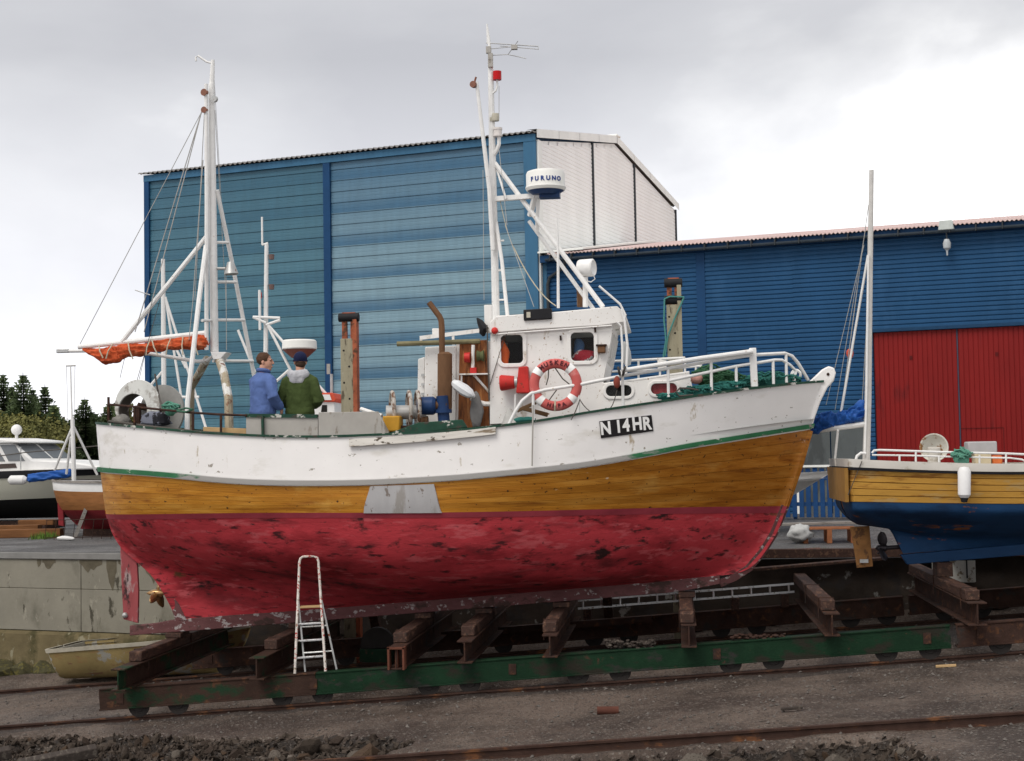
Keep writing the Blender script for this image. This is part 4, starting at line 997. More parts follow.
for (zA, zB) in ((0, .18), (.72, 1)):
    pA = Vector(f0).lerp(Vector(f1), zA); pB = Vector(f0).lerp(Vector(f1), zB)
    mb = MB(); mb.prism([V(pA[0], YW + .05, pA[1]), V(pB[0], YW + .05, pB[1]), V(pB[0], YW + 1.9, pB[1]), V(pA[0], YW + 1.9, pA[1])], (-.04, 0, 0)); mb.build('front_wall', white, wheel)
pA = Vector(f0).lerp(Vector(f1), .18); pB = Vector(f0).lerp(Vector(f1), .72)
for k in range(4):
    y_ = YW + .05 + 1.85 * k / 3; mb = MB(); mb.bar(V(pA[0] - .02, min(y_, YW + 1.85), pA[1]), V(pB[0] - .02, min(y_, YW + 1.85), pB[1]), .08, .04); mb.build('mullion', white, wheel)
mb = MB(); mb.prism([V(pA[0] - .02, YW + .05, pA[1]), V(pB[0] - .02, YW + .05, pB[1]), V(pB[0] - .02, YW + 1.9, pB[1]), V(pA[0] - .02, YW + 1.9, pA[1])], (.006, 0, 0)); mb.build('front_glass', pane, wheel)
brown_in = mat('brown_panelling', (.05, .026, .015), .6)
mb = MB(); mb.box(((outer[0][0] + outer[5][0]) / 2, YB, P(560, 378, YB).z), (1.5, 1.75, .04)); mb.build('wheelhouse_floor', brown_in, wheel)
mb = MB(); mb.prism([p + V(0, 1.86, 0) for p in ow[:8]], (0, .03, 0)); mb.build('far_lining', brown_in, wheel)
for w_, nm in ((w1, 'a'), (w2, 'b')):
    xs_ = [p[0] for p in w_]; zs_ = [p[1] for p in w_]; x0, x1, z0, z1 = min(xs_), max(xs_), min(zs_), max(zs_)
    wo = rrect(x0 - .045, z0 - .045, x1 + .045, z1 + .045, .11)
    fr_ = plate('window_frame', wo, [rrect(x0 + .012, z0 + .012, x1 - .012, z1 - .012, .06)], lambda a, b: V(a, YW - .022, b), (0, .03, 0), white, wheel, bevel=.008)
    mb = MB(); mb.prism([V(a, YW + .02, b) for a, b in rrect(x0, z0, x1, z1, .06)], (0, 0, 0)); mb.f = mb.f[:1]; mb.build('pane', pane, fr_)
# fascia and roof: band above the windows, visor projecting forward
fas = [P(x, y, YW - .06) for x, y in ((489.5, 333), (490, 322), (496, 316), (560, 311.5), (617, 306), (625, 312.5), (627.5, 321.5), (612, 324), (600, 325.5), (540, 329))]
mb = MB(); mb.prism(fas, (0, 2.02, 0)); rf = mb.build('roof', white, wheel, bevel=.012)
mb = MB(); mb.tube([P(492, 334.5, YW - .07), P(545, 330.5, YW - .07), P(612, 325.5, YW - .07)], .012, 6); mb.build('drip_rail', white, rf)
for x, y in ((504, 339), (560.5, 338), (595, 330)):
    mb = MB(); mb.tube([P(x, y - 2.5, YW - .03), P(x + .3, y + 2.5, YW - .03)], .014, 6); mb.build('scupper', rusty, wheel)
# nav light on the side, red alarm bell aft
mb = MB(); c_ = P(601.5, 349.5, YW - .06); mb.box(c_, (.11, .1, .1)); nl = mb.build('nav_light', mat('brown_lamp', (.16, .08, .04), .5), wheel, bevel=.015)
mb = MB(); mb.box(c_ + V(0, 0, .06), (.15, .13, .02)); mb.build('cap', rusty, nl)
mb = MB(); mb.ball(P(494.7, 330.7, YW - .08), .05); mb.build('alarm_bell', redp, wheel)
# things inside seen through the windows: orange suit and a red-white bag
def crumple(mb, c, size, seed, n=14, k=9, amp=.25):
    o0 = len(mb.v); mb.ball(c, size, n, k); c = Vector(c)
    for i in range(o0, len(mb.v)):
        d = mb.v[i] - c; mb.v[i] = c + d * (1 + amp * noise.noise(mb.v[i] * 7 + Vector((seed, 0, 0))) + amp * .6 * noise.noise(mb.v[i] * 17 + Vector((seed, 3, 0))))
    return mb
crumple(MB(), P(503.5, 355, YW + .12), (.085, .05, .20), 3, amp=.35).build('oilskin', mat('orange_oilskin', (.75, .12, .02), .6), None, 'orange oilskin hanging inside the aft wheelhouse window', 'oilskin')
crumple(MB(), P(584, 356, YW + .14), (.17, .09, .10), 8, amp=.5).build('bag', mat('red_white_bag', (.55, .03, .05), .5, stains=[((.75, .73, .72), .55, 9, .04, (1, 1, 1)), ((.03, .03, .04), .64, 7, .04, (1, 1, 1))]), None, 'crumpled red and white bag behind the forward wheelhouse window', 'bag')
crumple(MB(), P(579, 347, YW + .2), (.07, .06, .12), 12, amp=.4).build('jacket', mat('blue_jacket_cloth', (.05, .11, .22), .8), None, 'small blue garment behind the forward wheelhouse window', 'garment')

# trunk cabin ahead of the wheelhouse
YT = YB - .98
to_ = [pxz(x, y, YT) for x, y in ((600, 416), (603, 385.5), (640, 380.5), (689.5, 373.5), (693.5, 392), (692, 402))]
def pxov(x0, y0, x1, y1):
    a, b = pxz(x0, y1, YT), pxz(x1, y0, YT); return rrect(a[0], a[1], b[0], b[1], (b[1] - a[1]) * .48, 6)
p1, p2 = pxov(605.5, 384.5, 632, 397), pxov(650.5, 382.5, 677.5, 395)
cabin = plate('trunk_cabin', to_, [p1, p2], lambda a, b: V(a, YT, b), (0, .05, 0), white, boat, label='low white trunk cabin with two oval portholes')
mb = MB(); mb.prism([V(*((to_[1][0], YT + .0, to_[1][1]))), V(to_[2][0], YT, to_[2][1]), V(to_[3][0], YT, to_[3][1]), V(to_[3][0], YT + 1.96, to_[3][1]), V(to_[2][0], YT + 1.96, to_[2][1]), V(to_[1][0], YT + 1.96, to_[1][1])], (0, 0, .035)); mb.build('cabin_roof', white, cabin, bevel=.01)
mb = MB(); mb.prism([V(to_[3][0], YT + .05, to_[3][1]), V(to_[4][0], YT + .05, to_[4][1]), V(to_[4][0], YT + 1.95, to_[4][1]), V(to_[3][0], YT + 1.95, to_[3][1])], (-.04, 0, 0)); mb.build('front_wall', white, cabin)
mb = MB(); mb.prism([V(a, YT + 1.9, b) for a, b in to_], (0, .05, 0)); mb.build('far_wall', white, cabin)
curtain = mat('red_curtain', (.30, .04, .045), .8, var=.4, vscale=16, stretch=(1, .2, .1))
for q_, dk in ((p1, dark), (p2, curtain)):
    xs_ = [p[0] for p in q_]; zs_ = [p[1] for p in q_]; x0, x1, z0, z1 = min(xs_), max(xs_), min(zs_), max(zs_); rr = (z1 - z0) * .48
    fr_ = plate('porthole_frame', rrect(x0 - .035, z0 - .035, x1 + .035, z1 + .035, rr + .03, 6), [rrect(x0 + .008, z0 + .008, x1 - .008, z1 - .008, rr - .01, 6)], lambda a, b: V(a, YT - .02, b), (0, .03, 0), white, cabin, bevel=.006)
    mb = MB(); mb.prism([V(a, YT + .06, b) for a, b in rrect(x0 - .05, z0 - .05, x1 + .05, z1 + .05, rr, 6)], (0, .02, 0)); mb.build('porthole_back', dk, cabin)
    mb = MB(); mb.prism([V(a, YT + .03, b) for a, b in rrect(x0, z0, x1, z1, rr, 6)], (0, 0, 0)); mb.f = mb.f[:1]; mb.build('pane', pane, fr_)

# engine casing aft of the wheelhouse, wooden panel, exhaust
YC = YB - .75
mb = MB(); mb.prism([P(x, y, YC) for x, y in ((424, 430), (425, 347), (456, 345.5), (456, 430))], (0, 1.4, 0)); cas = mb.build('engine_casing', white, boat, label='white engine casing aft of the wheelhouse', bevel=.012)
mb = MB(); mb.prism([P(x, y, YC + .15) for x, y in ((417, 425), (418, 359), (424.5, 357), (424.5, 425))], (0, .6, 0)); mb.build('casing_step', white, cas, bevel=.01)
for k in range(5):
    c_ = P(423, 375 + k * 9.5, YC + .12); mb = MB(); mb.box(c_, (.05, .02, .035)); mb.build('hinge', galv, cas)
mb = MB(); mb.prism([P(x, y, YC - .04) for x, y in ((458, 430), (459.5, 342), (486.5, 340), (489.5, 430))], (0, .05, 0)); dr = mb.build('wooden_door', brownp, boat, label='varnished brown plywood door beside the wheelhouse', bevel=.006)
mb = MB(); mb.prism([P(x, y, YC + .02) for x, y in ((456, 430), (456, 344), (491, 341), (491, 430))], (0, 1.3, 0)); mb.build('aft_house', white, boat)
mb = MB(); mb.tube([P(397, 344, YC - .1), P(480, 341.2, YC - .1)], .036, 8); mb.build('wooden_pole', mat('lichened_pole', (.18, .16, .09), .8, var=.3), boat)
mb = MB(); mb.bar(P(420, 338, YC + .2), P(488, 329.5, YC + .2), .05, .055); mb.tube([P(421, 338, YC + .2), P(421, 346, YC + .2)], .02); mb.tube([P(453, 335, YC + .2), P(453.5, 345, YC + .2)], .02); mb.build('casing_handrail', white, boat)
mb = MB(); mb.box(P(436, 332, YC + .3), (.1, .1, .1)); mb.build('vent_cap', white, boat, bevel=.01)
exh_m = mat('rusty_exhaust', (.16, .085, .045), .7, .3, var=.3, vscale=6, stretch=(1, 1, .4), stains=[((.07, .035, .025), .56, 5, .12, (1, 1, .3)), ((.30, .20, .12), .64, 5, .1, (1, 1, .3))], bump=.2)
YX = YC - .32
mb = MB(); a, b = P(444.7, 409, YX), P(444.9, 352, YX); mb.lathe([(0, 0), (.10, .0), (.105, .03), (.105, (b - a).length - .03), (.06, (b - a).length), (0, (b - a).length)], a, (b - a), 16); ex = mb.build('exhaust_muffler', exh_m, boat, label='tall rusty exhaust muffler and bent pipe')
mb = MB(); mb.tube([P(442, 355, YX), P(441.8, 328, YX), P(441.2, 320.5, YX), P(439.5, 316.5, YX), P(429, 302.5, YX)], [.043, .043, .043, .042, .04], 10, cap=False); mb.build('exhaust_pipe', exh_m, ex)
# small red reel with green line beside the door, shelf bracket
mb = MB(); mb.tube([P(472.8, 372, YC - .14), P(473.2, 345, YC - .14)], .026, 8); rl = mb.build('hand_reel', white, boat)
mb = MB(); mb.lathe([(.0, -.05), (.07, -.05), (.07, -.02), (.075, .03), (0, .03)], P(468, 357.5, YC - .14), (1, 0, 0), 12); mb.build('red_spool', redp, rl)
mb = MB(); mb.lathe([(.0, -.05), (.085, -.05), (.06, 0), (.085, .05), (0, .05)], P(480.5, 356, YC - .14), (1, 0, 0), 14); mb.build('line_spool', mat('green_line', (.10, .11, .05), .9), rl)
mb = MB(); mb.box(P(473.5, 370.5, YC - .14), (.09, .09, .08)); mb.build('reel_base', redp, rl)
mb = MB(); mb.bar(P(460, 374.5, YC - .12), P(490, 374, YC - .12), .16, .018); mb.bar(P(474, 375, YC - .12), P(489, 392, YC - .05), .05, .03); mb.tube([P(461.5, 374, YC - .16), P(461.5, 388, YC - .16)], .014); mb.build('shelf', white, boat)
mb = MB(); mb.tube([P(471, 398, YC - .15), P(478, 402, YC - .15), P(485, 404, YC - .15), P(490, 404, YC - .1)], .035, 8); mb.build('elbow_pipe', white, boat)
# hanging fender-like float and grey cloth
a, b = P(447.5, 379, YX + .02), P(475, 397, YX - .05)
mb = MB(); mb.lathe([(.0, .08), (.045, .09), (.075, .16), (.085, .30), (.07, .40), (.02, (b - a).length - .01), (0, (b - a).length)], a, (b - a), 8); mb.build('float', mat('white_float', (.68, .69, .70), .5), None, 'white tapered float hanging by the exhaust muffler', 'float')
mb = MB(); crumple(mb, P(476.5, 412, YC - .2), (.09, .05, .26), 5, 12, 10, .3); mb.build('rag', mat('grey_cloth', (.17, .165, .16), .9, bump=.4), None, 'grey cloth hanging against the wooden door', 'cloth')
# main mast stub block at the corner of the wheelhouse
mb = MB(); mb.box(P(488.5, 319, YW + .15), (.11, .1, .40)); mb.build('mast_box', white, boat, bevel=.01)
mb = MB(); mb.tube([P(477, 318, YW + .05), P(480, 322, YW + .05), P(484, 329, YW + .05), P(482.5, 333, YW + .05), P(484, 336, YW + .05)], [.012, .045, .07, .05, .02], 8); mb.build('horn', black, boat, label='black horn at the wheelhouse corner')

# ------------------------------------------------------------------ masts and rigging
def tube1(name, pts, r, mt_, par, n=8, **kw):
    mb = MB(); mb.tube(pts, r, n); return mb.build(name, mt_, par, **kw)
YM = YB - .1
mm = tube1('main_mast', [P(496, 322, YM), P(492.5, 160, YM), P(490.5, 62, YM)], [.058, .052, .040], wtube, boat, 10, label='white main mast with lamps and aerials')
tube1('mast_pole', [P(491, 64, YM), P(489, 40, YM), P(487.6, 27, YM)], [.03, .02, .010], wtube, mm)
tube1('mast_topper', [P(487.5, 44, YM), P(487, 24, YM)], .012, wtube, mm)
lg = tube1('mast_brace', [P(496, 222, YM - .02), P(502, 262, YM - .15), P(507.5, 316, YM - .35)], .028, wtube, mm)
for t_ in (.35, .6, .85):
    a = P(494.5, 318, YM).lerp(P(493, 200, YM), 1 - t_); 
    tube1('mast_step', [a, a + V(.16, -.03, 0)], .014, wtube, mm)
mb = MB(); mb.box(P(505, 318, YM - .35), (.22, .14, .07)); mb.build('brace_foot', white, mm, bevel=.02)
# the derrick spar leaning off the mast
dk_ = tube1('derrick', [P(493, 250, YM - .12), P(489.5, 190, YM - .14), P(476.5, 82, YM - .2)], [.036, .034, .026], wtube, boat, label='slim white derrick leaning off the main mast')
mb = MB(); mb.lathe([(0, -.03), (.05, -.03), (.05, .03), (0, .03)], P(473.5, 84.5, YM - .22), (.3, 1, 0), 12); mb.tube([P(476, 77, YM - .2), P(474, 84, YM - .2)], .015); mb.build('block', mat('brown_block', (.22, .10, .07), .6), dk_)
# lamps on the mast
mb = MB(); mb.lathe([(0, 0), (.065, 0), (.065, .13), (0, .13)], P(497.2, 80, YM - .05) , n=12); ml = mb.build('red_mast_lamp', mat('red_lamp_glass', (.45, .01, .012), .2), mm)
mb = MB(); mb.tube([P(490.2, 97, YM), P(492, 94, YM - .02), P(496, 90.5, YM - .05), P(497.2, 86, YM - .05), P(497.2, 80, YM - .05)], .016); mb.build('lamp_arm', wtube, ml)
mb = MB(); mb.lathe([(0, 0), (.055, 0), (.06, .06), (.05, .11), (0, .11)], P(495.5, 121, YM - .06), n=12); mb.box(P(493, 119.5, YM - .03), (.09, .05, .06)); mb.build('mast_lamp', mat('lamp_clear', (.45, .42, .34), .3), mm)
mb = MB(); mb.lathe([(0, 0), (.07, 0), (.07, .03), (.062, .03), (.062, .1), (.07, .1), (.07, .13), (0, .13)], P(497.8, 136.5, YM - .07), n=12); sl_ = mb.build('signal_lamp', mat('lamp_white', (.62, .58, .55), .3), mm)
mb = MB(); mb.tube([P(493, 157, YM), P(497, 150, YM - .06), P(499, 144, YM - .07), P(498.8, 136, YM - .07)], .03); mb.build('lamp_arm', wtube, sl_)
# aerial
ya = tube1('aerial', [P(486, 43, YM), P(538, 46.3, YM - .1)], .008, galv, boat, 5, label='thin bar television aerial on the mast top')
for pts in (([487, 49.2], [510, 47]), ([500, 46], [538.5, 49.3]), ([538, 46.3], [538.5, 49.3]), ([492, 55.3], [508, 54.5]), ([508, 54.5], [526, 58.5]), ([508, 54.5], [518, 41])):
    tube1('aerial_rod', [P(*pts[0], YM - .02), P(*pts[1], YM - .1)], .006, galv, ya, 5)
mb = MB(); mb.box(P(514.3, 47.5, YM - .08), (.09, .07, .06)); mb.build('aerial_box', greyp, ya)
for k in range(3):
    p_ = P(488.5, 50 + k * 7, YM - .05); mb = MB(); mb.box(p_ + V(.03 * (k > 0), 0, 0), (.07, .06, .1)); mb.build('clamp', greyp, mm)
# struts down to the wheelhouse roof
for (a, b, r_) in (((494.6, 163), (603, 307), .036), ((529, 221), (593.5, 309), .030), ((497, 170), (506, 199), .016)):
    tube1('mast_strut', [P(*a, YM), P(*b, YM - .45 if r_ > .035 else YM - .15)], r_, wtube, boat)
# radar on its bracket
rd = P(546, 196, YM - .25)
br = MB(); br.bar(P(496, 199, YM), P(541, 195.5, YM - .25), .09, .07); br.bar(P(530, 216, YM - .1), P(535.5, 194, YM - .25), .07, .06); br.bar(P(537, 230, YM - .1), P(538, 198, YM - .25), .05, .05); br.build('radar_bracket', wtube, boat)
a = P(545.8, 193, YM - .25); hh = (P(545.8, 171, YM - .25) - a).length
RR = .30
mb = MB(); mb.lathe([(0, .02), (RR * .93, .03), (RR * 1.0, .07), (RR * .955, .11), (RR * .955, hh - .05), (RR * .90, hh - .015), (RR * .75, hh), (0, hh + .005)], a, n=40); rad = mb.build('radar', mat('radar_white', (.74, .73, .69), .4, var=.04), boat, label='white drum radar lettered FURUNO in blue')
mb = MB(); mb.lathe([(0, -.03), (RR * .62, -.03), (RR * .90, .035), (RR * .95, .06)], a, n=32); mb.box(a + V(.06, 0, -.035), (.30, .2, .09)); mb.build('radar_base', bluep, rad)
let_b = mat('blue_lettering', (.03, .06, .22), .5)
for i, ch in enumerate('FURUNO'):
    th = R(-86 + (i - 2.5) * 17) ; d = V(math.cos(th), math.sin(th), 0)
    text_obj(ch, .088, frame(a + d * (RR * .955 + .004) + V(0, 0, hh * .52), V(-math.sin(th), math.cos(th), 0), V(0, 0, 1)), let_b, rad, 'letter', .002, .004)
# loud horn drum on a post, whip aerial, floodlight, small exhaust
c_ = P(586.5, 268, YB - .35); mb = MB(); ax = V(.92, -.3, 0).normalized(); mb.lathe([(0, -.115), (.12, -.115), (.13, -.09), (.13, .10), (.115, .115), (.10, .10), (0, .07)], c_, ax, 20); hd = mb.build('searchlight', mat('lamp_drum_white', (.76, .75, .73), .4), boat, label='white drum searchlight on a post')
mb = MB(); mb.tube([P(585.5, 307, YB - .35), P(585.5, 277, YB - .35)], .04); mb.build('post', wtube, hd)
mb = MB(); mb.tube([P(593, 274, YB - .4), P(595, 279, YB - .4), P(591, 282, YB - .4), P(587, 281, YB - .4)], .008, 5); mb.build('cable', wtube, hd)
tube1('whip_aerial', [P(558.3, 308, YW + .2), P(558, 250, YW + .2), P(557.2, 218, YW + .2)], [.022, .018, .008], wtube, boat)
tube1('stove_pipe', [P(580, 307, YB + .3), P(580, 292, YB + .3), P(579.5, 288, YB + .3)], [.045, .05, .05], exh_m, boat)
mb = MB(); mb.box(P(538, 314.8, YW - .02), (.40, .16, .155), Matrix.Rotation(R(-2), 3, 'Y')); fl_ = mb.build('floodlight', black, boat, bevel=.012, label='black floodlight on the wheelhouse roof')
mb = MB(); mb.box(P(528.5, 314.8, YW - .105), (.055, .01, .08)); mb.build('reflector', mat('lamp_clear', (.45, .42, .34), .3), fl_)
# visor side rails and net float in front of the wheelhouse
for pts, r_ in ((((599, 286), (620, 304), (625.5, 315), (624, 321)), .016), (((621, 309), (624.5, 320), (627.5, 345), (626, 376)), .018), (((617, 322), (621, 326), (622.5, 350), (622, 376)), .016)):
    tube1('visor_rail', [P(x, y, YW - .1) for x, y in pts], r_, wtube, boat)
mb = MB(); mb.lathe([(.0, 0), (.09, .01), (.1, .08), (.05, .14), (0, .15)], P(613, 331, YB), n=14); mb.build('front_lamp', mat('lamp_glass2', (.40, .40, .36), .3), boat)
mb = MB(); a, b = P(628, 366, YW + .1), P(624, 341, YW + .1); mb.lathe([(0, 0), (.04, .01), (.065, .08), (.07, .2), (.05, .32), (0, .36)], a, (b - a), 10); mb.build('fender', mat('grey_fender', (.42, .43, .43), .6), None, 'grey fender hanging ahead of the wheelhouse window', 'fender')

# ------------------------------------------------------------------ mizzen mast, boom and sail
YZ = YB
mz = tube1('mizzen_mast', [P(214.5, 352, YZ), P(212.5, 200, YZ), P(211.5, 84, YZ)], [.064, .060, .048], wtube, boat, 12, label='white aft mast with braces and boom')
tube1('mast_pole', [P(211.7, 88, YZ), P(212.8, 60, YZ)], [.045, .03], wtube, mz)
tube1('gaff', [P(206.5, 350, YZ - .12), P(206.8, 200, YZ - .12), P(206, 84, YZ - .12)], [.034, .034, .028], wtube, mz)
tube1('mast_bracket', [P(212, 63, YZ), P(207, 62, YZ), P(198, 55.8, YZ), P(195.8, 57, YZ), P(196, 61, YZ)], .016, wtube, mz)
for x, y, r_ in ((204.5, 92.5, .055), (204.5, 110, .05), (214.5, 99, .05)):
    mb = MB(); mb.lathe([(0, -.025), (r_, -.025), (r_ * .8, 0), (r_, .025), (0, .025)], P(x, y, YZ - .14), (.2, 1, 0), 12); mb.build('block', mat('brown_block', (.22, .10, .07), .6) if x < 206 else galv, mz)
tube1('mast_leg', [P(217, 190, YZ), P(232, 262, YZ + .4), P(254, 375, YZ + .8), P(257, 392, YZ + .85)], .033, wtube, mz)
tube1('mast_leg', [P(206, 246, YZ - .1), P(199, 300, YZ - .45), P(187.5, 402, YZ - .9), P(187, 436, YZ - .95)], .038, wtube, mz)
for y, x1 in ((242.5, 228), (282, 236), (320, 244.5), (361, 253)):
    t_ = (y - 190) / 200
    tube1('rung', [P(213, y, YZ), P(x1, y, YZ + .85 * t_)], .023, wtube, mz)
tube1('rung', [P(202, 320.5, YZ - .5), P(212, 320.5, YZ)], .022, wtube, mz)
tube1('strut', [P(207, 236, YZ), P(196, 250, YZ - .05), P(122, 341.5, YZ - .1)], .036, wtube, mz)
mb = MB(); mb.prism([P(x, y, YZ - .14) for x, y in ((210.5, 352), (226.5, 352), (220, 359.5), (213, 359.5))], (0, .28, 0)); mb.build('gooseneck_plate', wtube, mz, bevel=.01)
gal_m = mat('worn_gallows', (.33, .28, .20), .6, .1, var=.3, vscale=5, stains=[((.62, .61, .58), .56, 5, .08, (1, 1, .5)), (RUST, .62, 7, .1, (1, 1, 1))])
tube1('gallows_leg', [P(219, 359, YZ - .05), P(224, 374, YZ - .3), P(228.5, 398, YZ - .6), P(229.5, 438, YZ - .65)], .065, gal_m, mz, 10)
tube1('gallows_leg', [P(207, 359, YZ + .1), P(200, 372, YZ + .4), P(191, 388, YZ + .8), P(190, 436, YZ + .9)], .06, gal_m, mz, 10)
lpl = MB(); lpl.lathe([(0, -.09), (.05, -.09), (.11, .09), (.10, .10), (0, .02)], P(231, 268, YZ - .05), (.05, 0, -1), 14); lpl.tube([P(216, 268.5, YZ), P(226, 268.5, YZ - .05)], .022); lpl.build('deck_lamp', galv, mz)
bm_ = tube1('boom', [P(78.5, 347, YZ - .05), P(140, 340.5, YZ - .1), P(207, 333, YZ - .1)], [.036, .042, .042], wtube, boat, 10, label='white boom carrying the furled orange sail')
tube1('spar', [P(57, 351.2, YZ + .3), P(100, 350.5, YZ + .3), P(152, 354, YZ + .25), P(197, 361.5, YZ + .1), P(206, 361, YZ + .1), P(216, 354.5, YZ)], .028, wtube, boat)
mb = MB(); mb.box(P(63, 351, YZ + .3), (.20, .06, .06)); mb.build('spar_end', galv, boat, bevel=.01)
# furled orange sail: a lumpy bundle under the boom with lashings
sx_ = [(83, 350, 1), (95, 353, 4.5), (106, 356.5, 8.5), (118, 354.5, 8.5), (127, 351, 6.5), (138, 350, 6), (148, 348.5, 5), (160, 346.5, 5.5), (175, 344.5, 5.5), (188, 344, 6.5), (198, 343, 7.5), (206, 342.5, 7), (209, 342, 3)]
mb = MB(); pts, rad_ = [], []
for x, y, r_ in sx_:
    pts.append(P(x, y, YZ - .1)); rad_.append((r_ / 68 * .8, r_ / 68))
fin_p, fin_r = [], []
for i in range(len(pts) - 1):
    for k in range(9):
        t_ = k / 9; fin_p.append(pts[i].lerp(pts[i + 1], t_)); fin_r.append(tuple(rad_[i][q] * (1 - t_) + rad_[i + 1][q] * t_ for q in (0, 1)))
mb.tube(fin_p, fin_r, 34)
for v in mb.v:      # long folds running along the bundle, gathered at the lashings
    q_ = Vector((v.x * 2.2 + v.z * 5, v.y * 13, v.z * 15))
    d = .085 * (.35 - abs(noise.noise(q_))) + .05 * (.3 - abs(noise.noise(q_ * 2.1 + Vector((5, 0, 0))))) - .012 * max(0, math.cos(v.x * 27))
    v.z += d * .5; v.y -= d * 1.2
sail = mb.build('furled_sail', orange, boat, label='furled orange sail lashed under the boom', sharp=180)
mb = MB()
for x, dx in ((99, 4), (113, -7), (128, 5), (150, -4), (152, 6), (171, -5), (183, 0), (194, 4)):
    a = P(x, 347.0 - (x - 78) * .1, YZ - .17); b = P(x + dx, 351 + 8 * math.exp(-((x - 108) / 25) ** 2) + (4 if x > 120 else 0), YZ - .27); mb.tube([a, a.lerp(b, .5) - V(0, .05, 0), b], .010, 5); mb.build('lashing', rope, sail); mb = MB()

def wirel(pa, pb, r_=.006, s_=0.0, mt_=wire, par=boat, name='stay'):
    mb = MB(); mb.tube(sag(pa, pb, s_) if s_ else [pa, pb], r_, 5); return mb.build(name, mt_, par)
top = P(201.5, 112, YZ - .14)
wirel(top, P(80, 344, YZ - .05))
for x, y, dy in ((154, 262, 0), (157, 262, 0)):
    pa = top; pb = P(x, y, YZ - .1); pe = pa + (pb - pa) * 2.05; wirel(pa, P(135 + (x - 154) * 3, 332, YZ - .15), .008)
wirel(P(203, 160, YZ - .1), P(193, 300, YZ - .2), .008); wirel(P(193, 300, YZ - .2), P(189, 340, YZ - .2), .006)
wirel(P(205, 100, YZ), P(195, 300, YZ + .2), .006); wirel(P(215, 110, YZ), P(226, 300, YZ + .3), .005); wirel(P(226, 275, YZ - .05), P(226.5, 350, YZ - .1), .006)
wirel(P(214, 75, YZ), P(222, 214, YZ + .6), .004); wirel(P(160, 300, YZ), P(128, 412, YZ - .5), .005, 0, dwire); wirel(P(146, 350, YZ), P(139, 380, YZ - .5), .004, 0, dwire); wirel(P(126, 352, YZ), P(120, 378, YZ), .004, 0, dwire)
wirel(P(135, 290, YZ + .6), P(150, 295, YZ + .6), .008, 0, galv, boat, 'spar_pin')
wirel(P(497, 130, YM), P(507, 225, YM - .3), .005); wirel(P(500, 200, YM), P(515, 250, YM - .3), .006, .1, rope); wirel(P(514, 248, YM - .3), P(556, 306, YW), .009, .12, rope); wirel(P(505, 225, YM - .1), P(534, 307, YW), .005)
wirel(P(483, 170, YM - .15), P(484, 300, YM - .2), .005); wirel(P(499, 86, YM - .05), P(499, 118, YM - .05), .005)
wirel(P(487, 325, YW - .05), P(489, 400, YW - .06), .010, 0, dwire, boat, 'cable'); wirel(P(511, 322, YW - .02), P(500, 352, YW - .02), .006, 0, dwire, boat, 'cable'); wirel(P(500, 352, YW - .02), P(490, 385, YW - .02), .006, 0, dwire, boat, 'cable')

# ------------------------------------------------------------------ bow railing
def SN(x, y, ins=.06, side=-1):
    """point seen at a pixel, standing on the near (or far) gunwale"""
    Y = YB + side * 1.6
    for _ in range(8):
        p = P(x, y, Y); u = (p.x + 8.70) / 10.88; u = min(.995, max(.005, u)); Y = H.pos(u, 0, side).y - side * ins
        if (Y - YB) * side < .02: Y = YB + side * .02
    return P(x, y, Y)
ral = tube1('bow_rail', [SN(509, 424), SN(515, 412), SN(522, 401), (SN(531, 393.5)), SN(545, 390), SN(580, 384.5), SN(622, 376), SN(668, 368.5), SN(712, 361), SN(752, 355), SN(785, 353.2), SN(792, 356), SN(798, 363), SN(804, 373), SN(808, 380)], .024, wtube, boat, 8, label='white tubular railing round the bow')
tube1('mid_rail', [SN(668, 381), SN(700, 374), SN(735, 366.5), SN(775, 360), SN(782, 360), SN(790, 365), SN(796, 371), SN(794, 381)], .022, wtube, ral)
for x, y0, y1 in ((533, 391, 421), (578, 385, 414.5), (622.5, 376, 407.5), (668, 369, 397), (711, 361, 390.5), (773, 360, 384), (736, 366, 387), (786, 353.5, 382.5)):
    tube1('stanchion', [SN(x, y0), SN(x + .6, y1)], .021, wtube, ral)
mb = MB(); mb.bar(SN(752.5, 348), SN(754.5, 387), .07, .10, up=(1, 0, 0)); mb.build('rail_post', wtube, ral, bevel=.01)
tube1('boat_hook', [SN(622, 370.5, .0), SN(700, 358.5, .0), SN(752, 351.5, .0)], [.03, .036, .036], wtube, boat, 10, label='thick white pole lashed along the bow rail')
# far side railing
ralf = tube1('bow_rail', [SN(606, 361.5, .06, 1), SN(640, 360, .06, 1), SN(685, 357.8, .06, 1)], .02, wtube, boat, label='white railing on the far side of the bow')
tube1('mid_rail', [SN(606, 372, .06, 1), SN(660, 369.5, .06, 1), SN(700, 366, .06, 1)], .018, wtube, ralf)
for x, y0, y1 in ((638.5, 360, 380), (685, 358, 376), (660, 359, 376), (696, 362, 378), (701, 363, 378)):
    tube1('stanchion', [SN(x, y0, .06, 1), SN(x, y1, .06, 1)], .018, wtube, ralf)
mb = MB(); mb.box(SN(662, 363.5, .06, 1), (.14, .05, .16)); mb.build('rail_box', white, ralf)
# windlass and hawse lead at the bow
mb = MB(); mb.torus(P(796, 375, YB - .15), (.5, 1, 0), .07, .02, 18, 8); mb.tube([P(790, 382, YB - .2), P(792, 374, YB - .2), P(797, 371, YB - .15)], .02); mb.build('fairlead', wtube, boat)
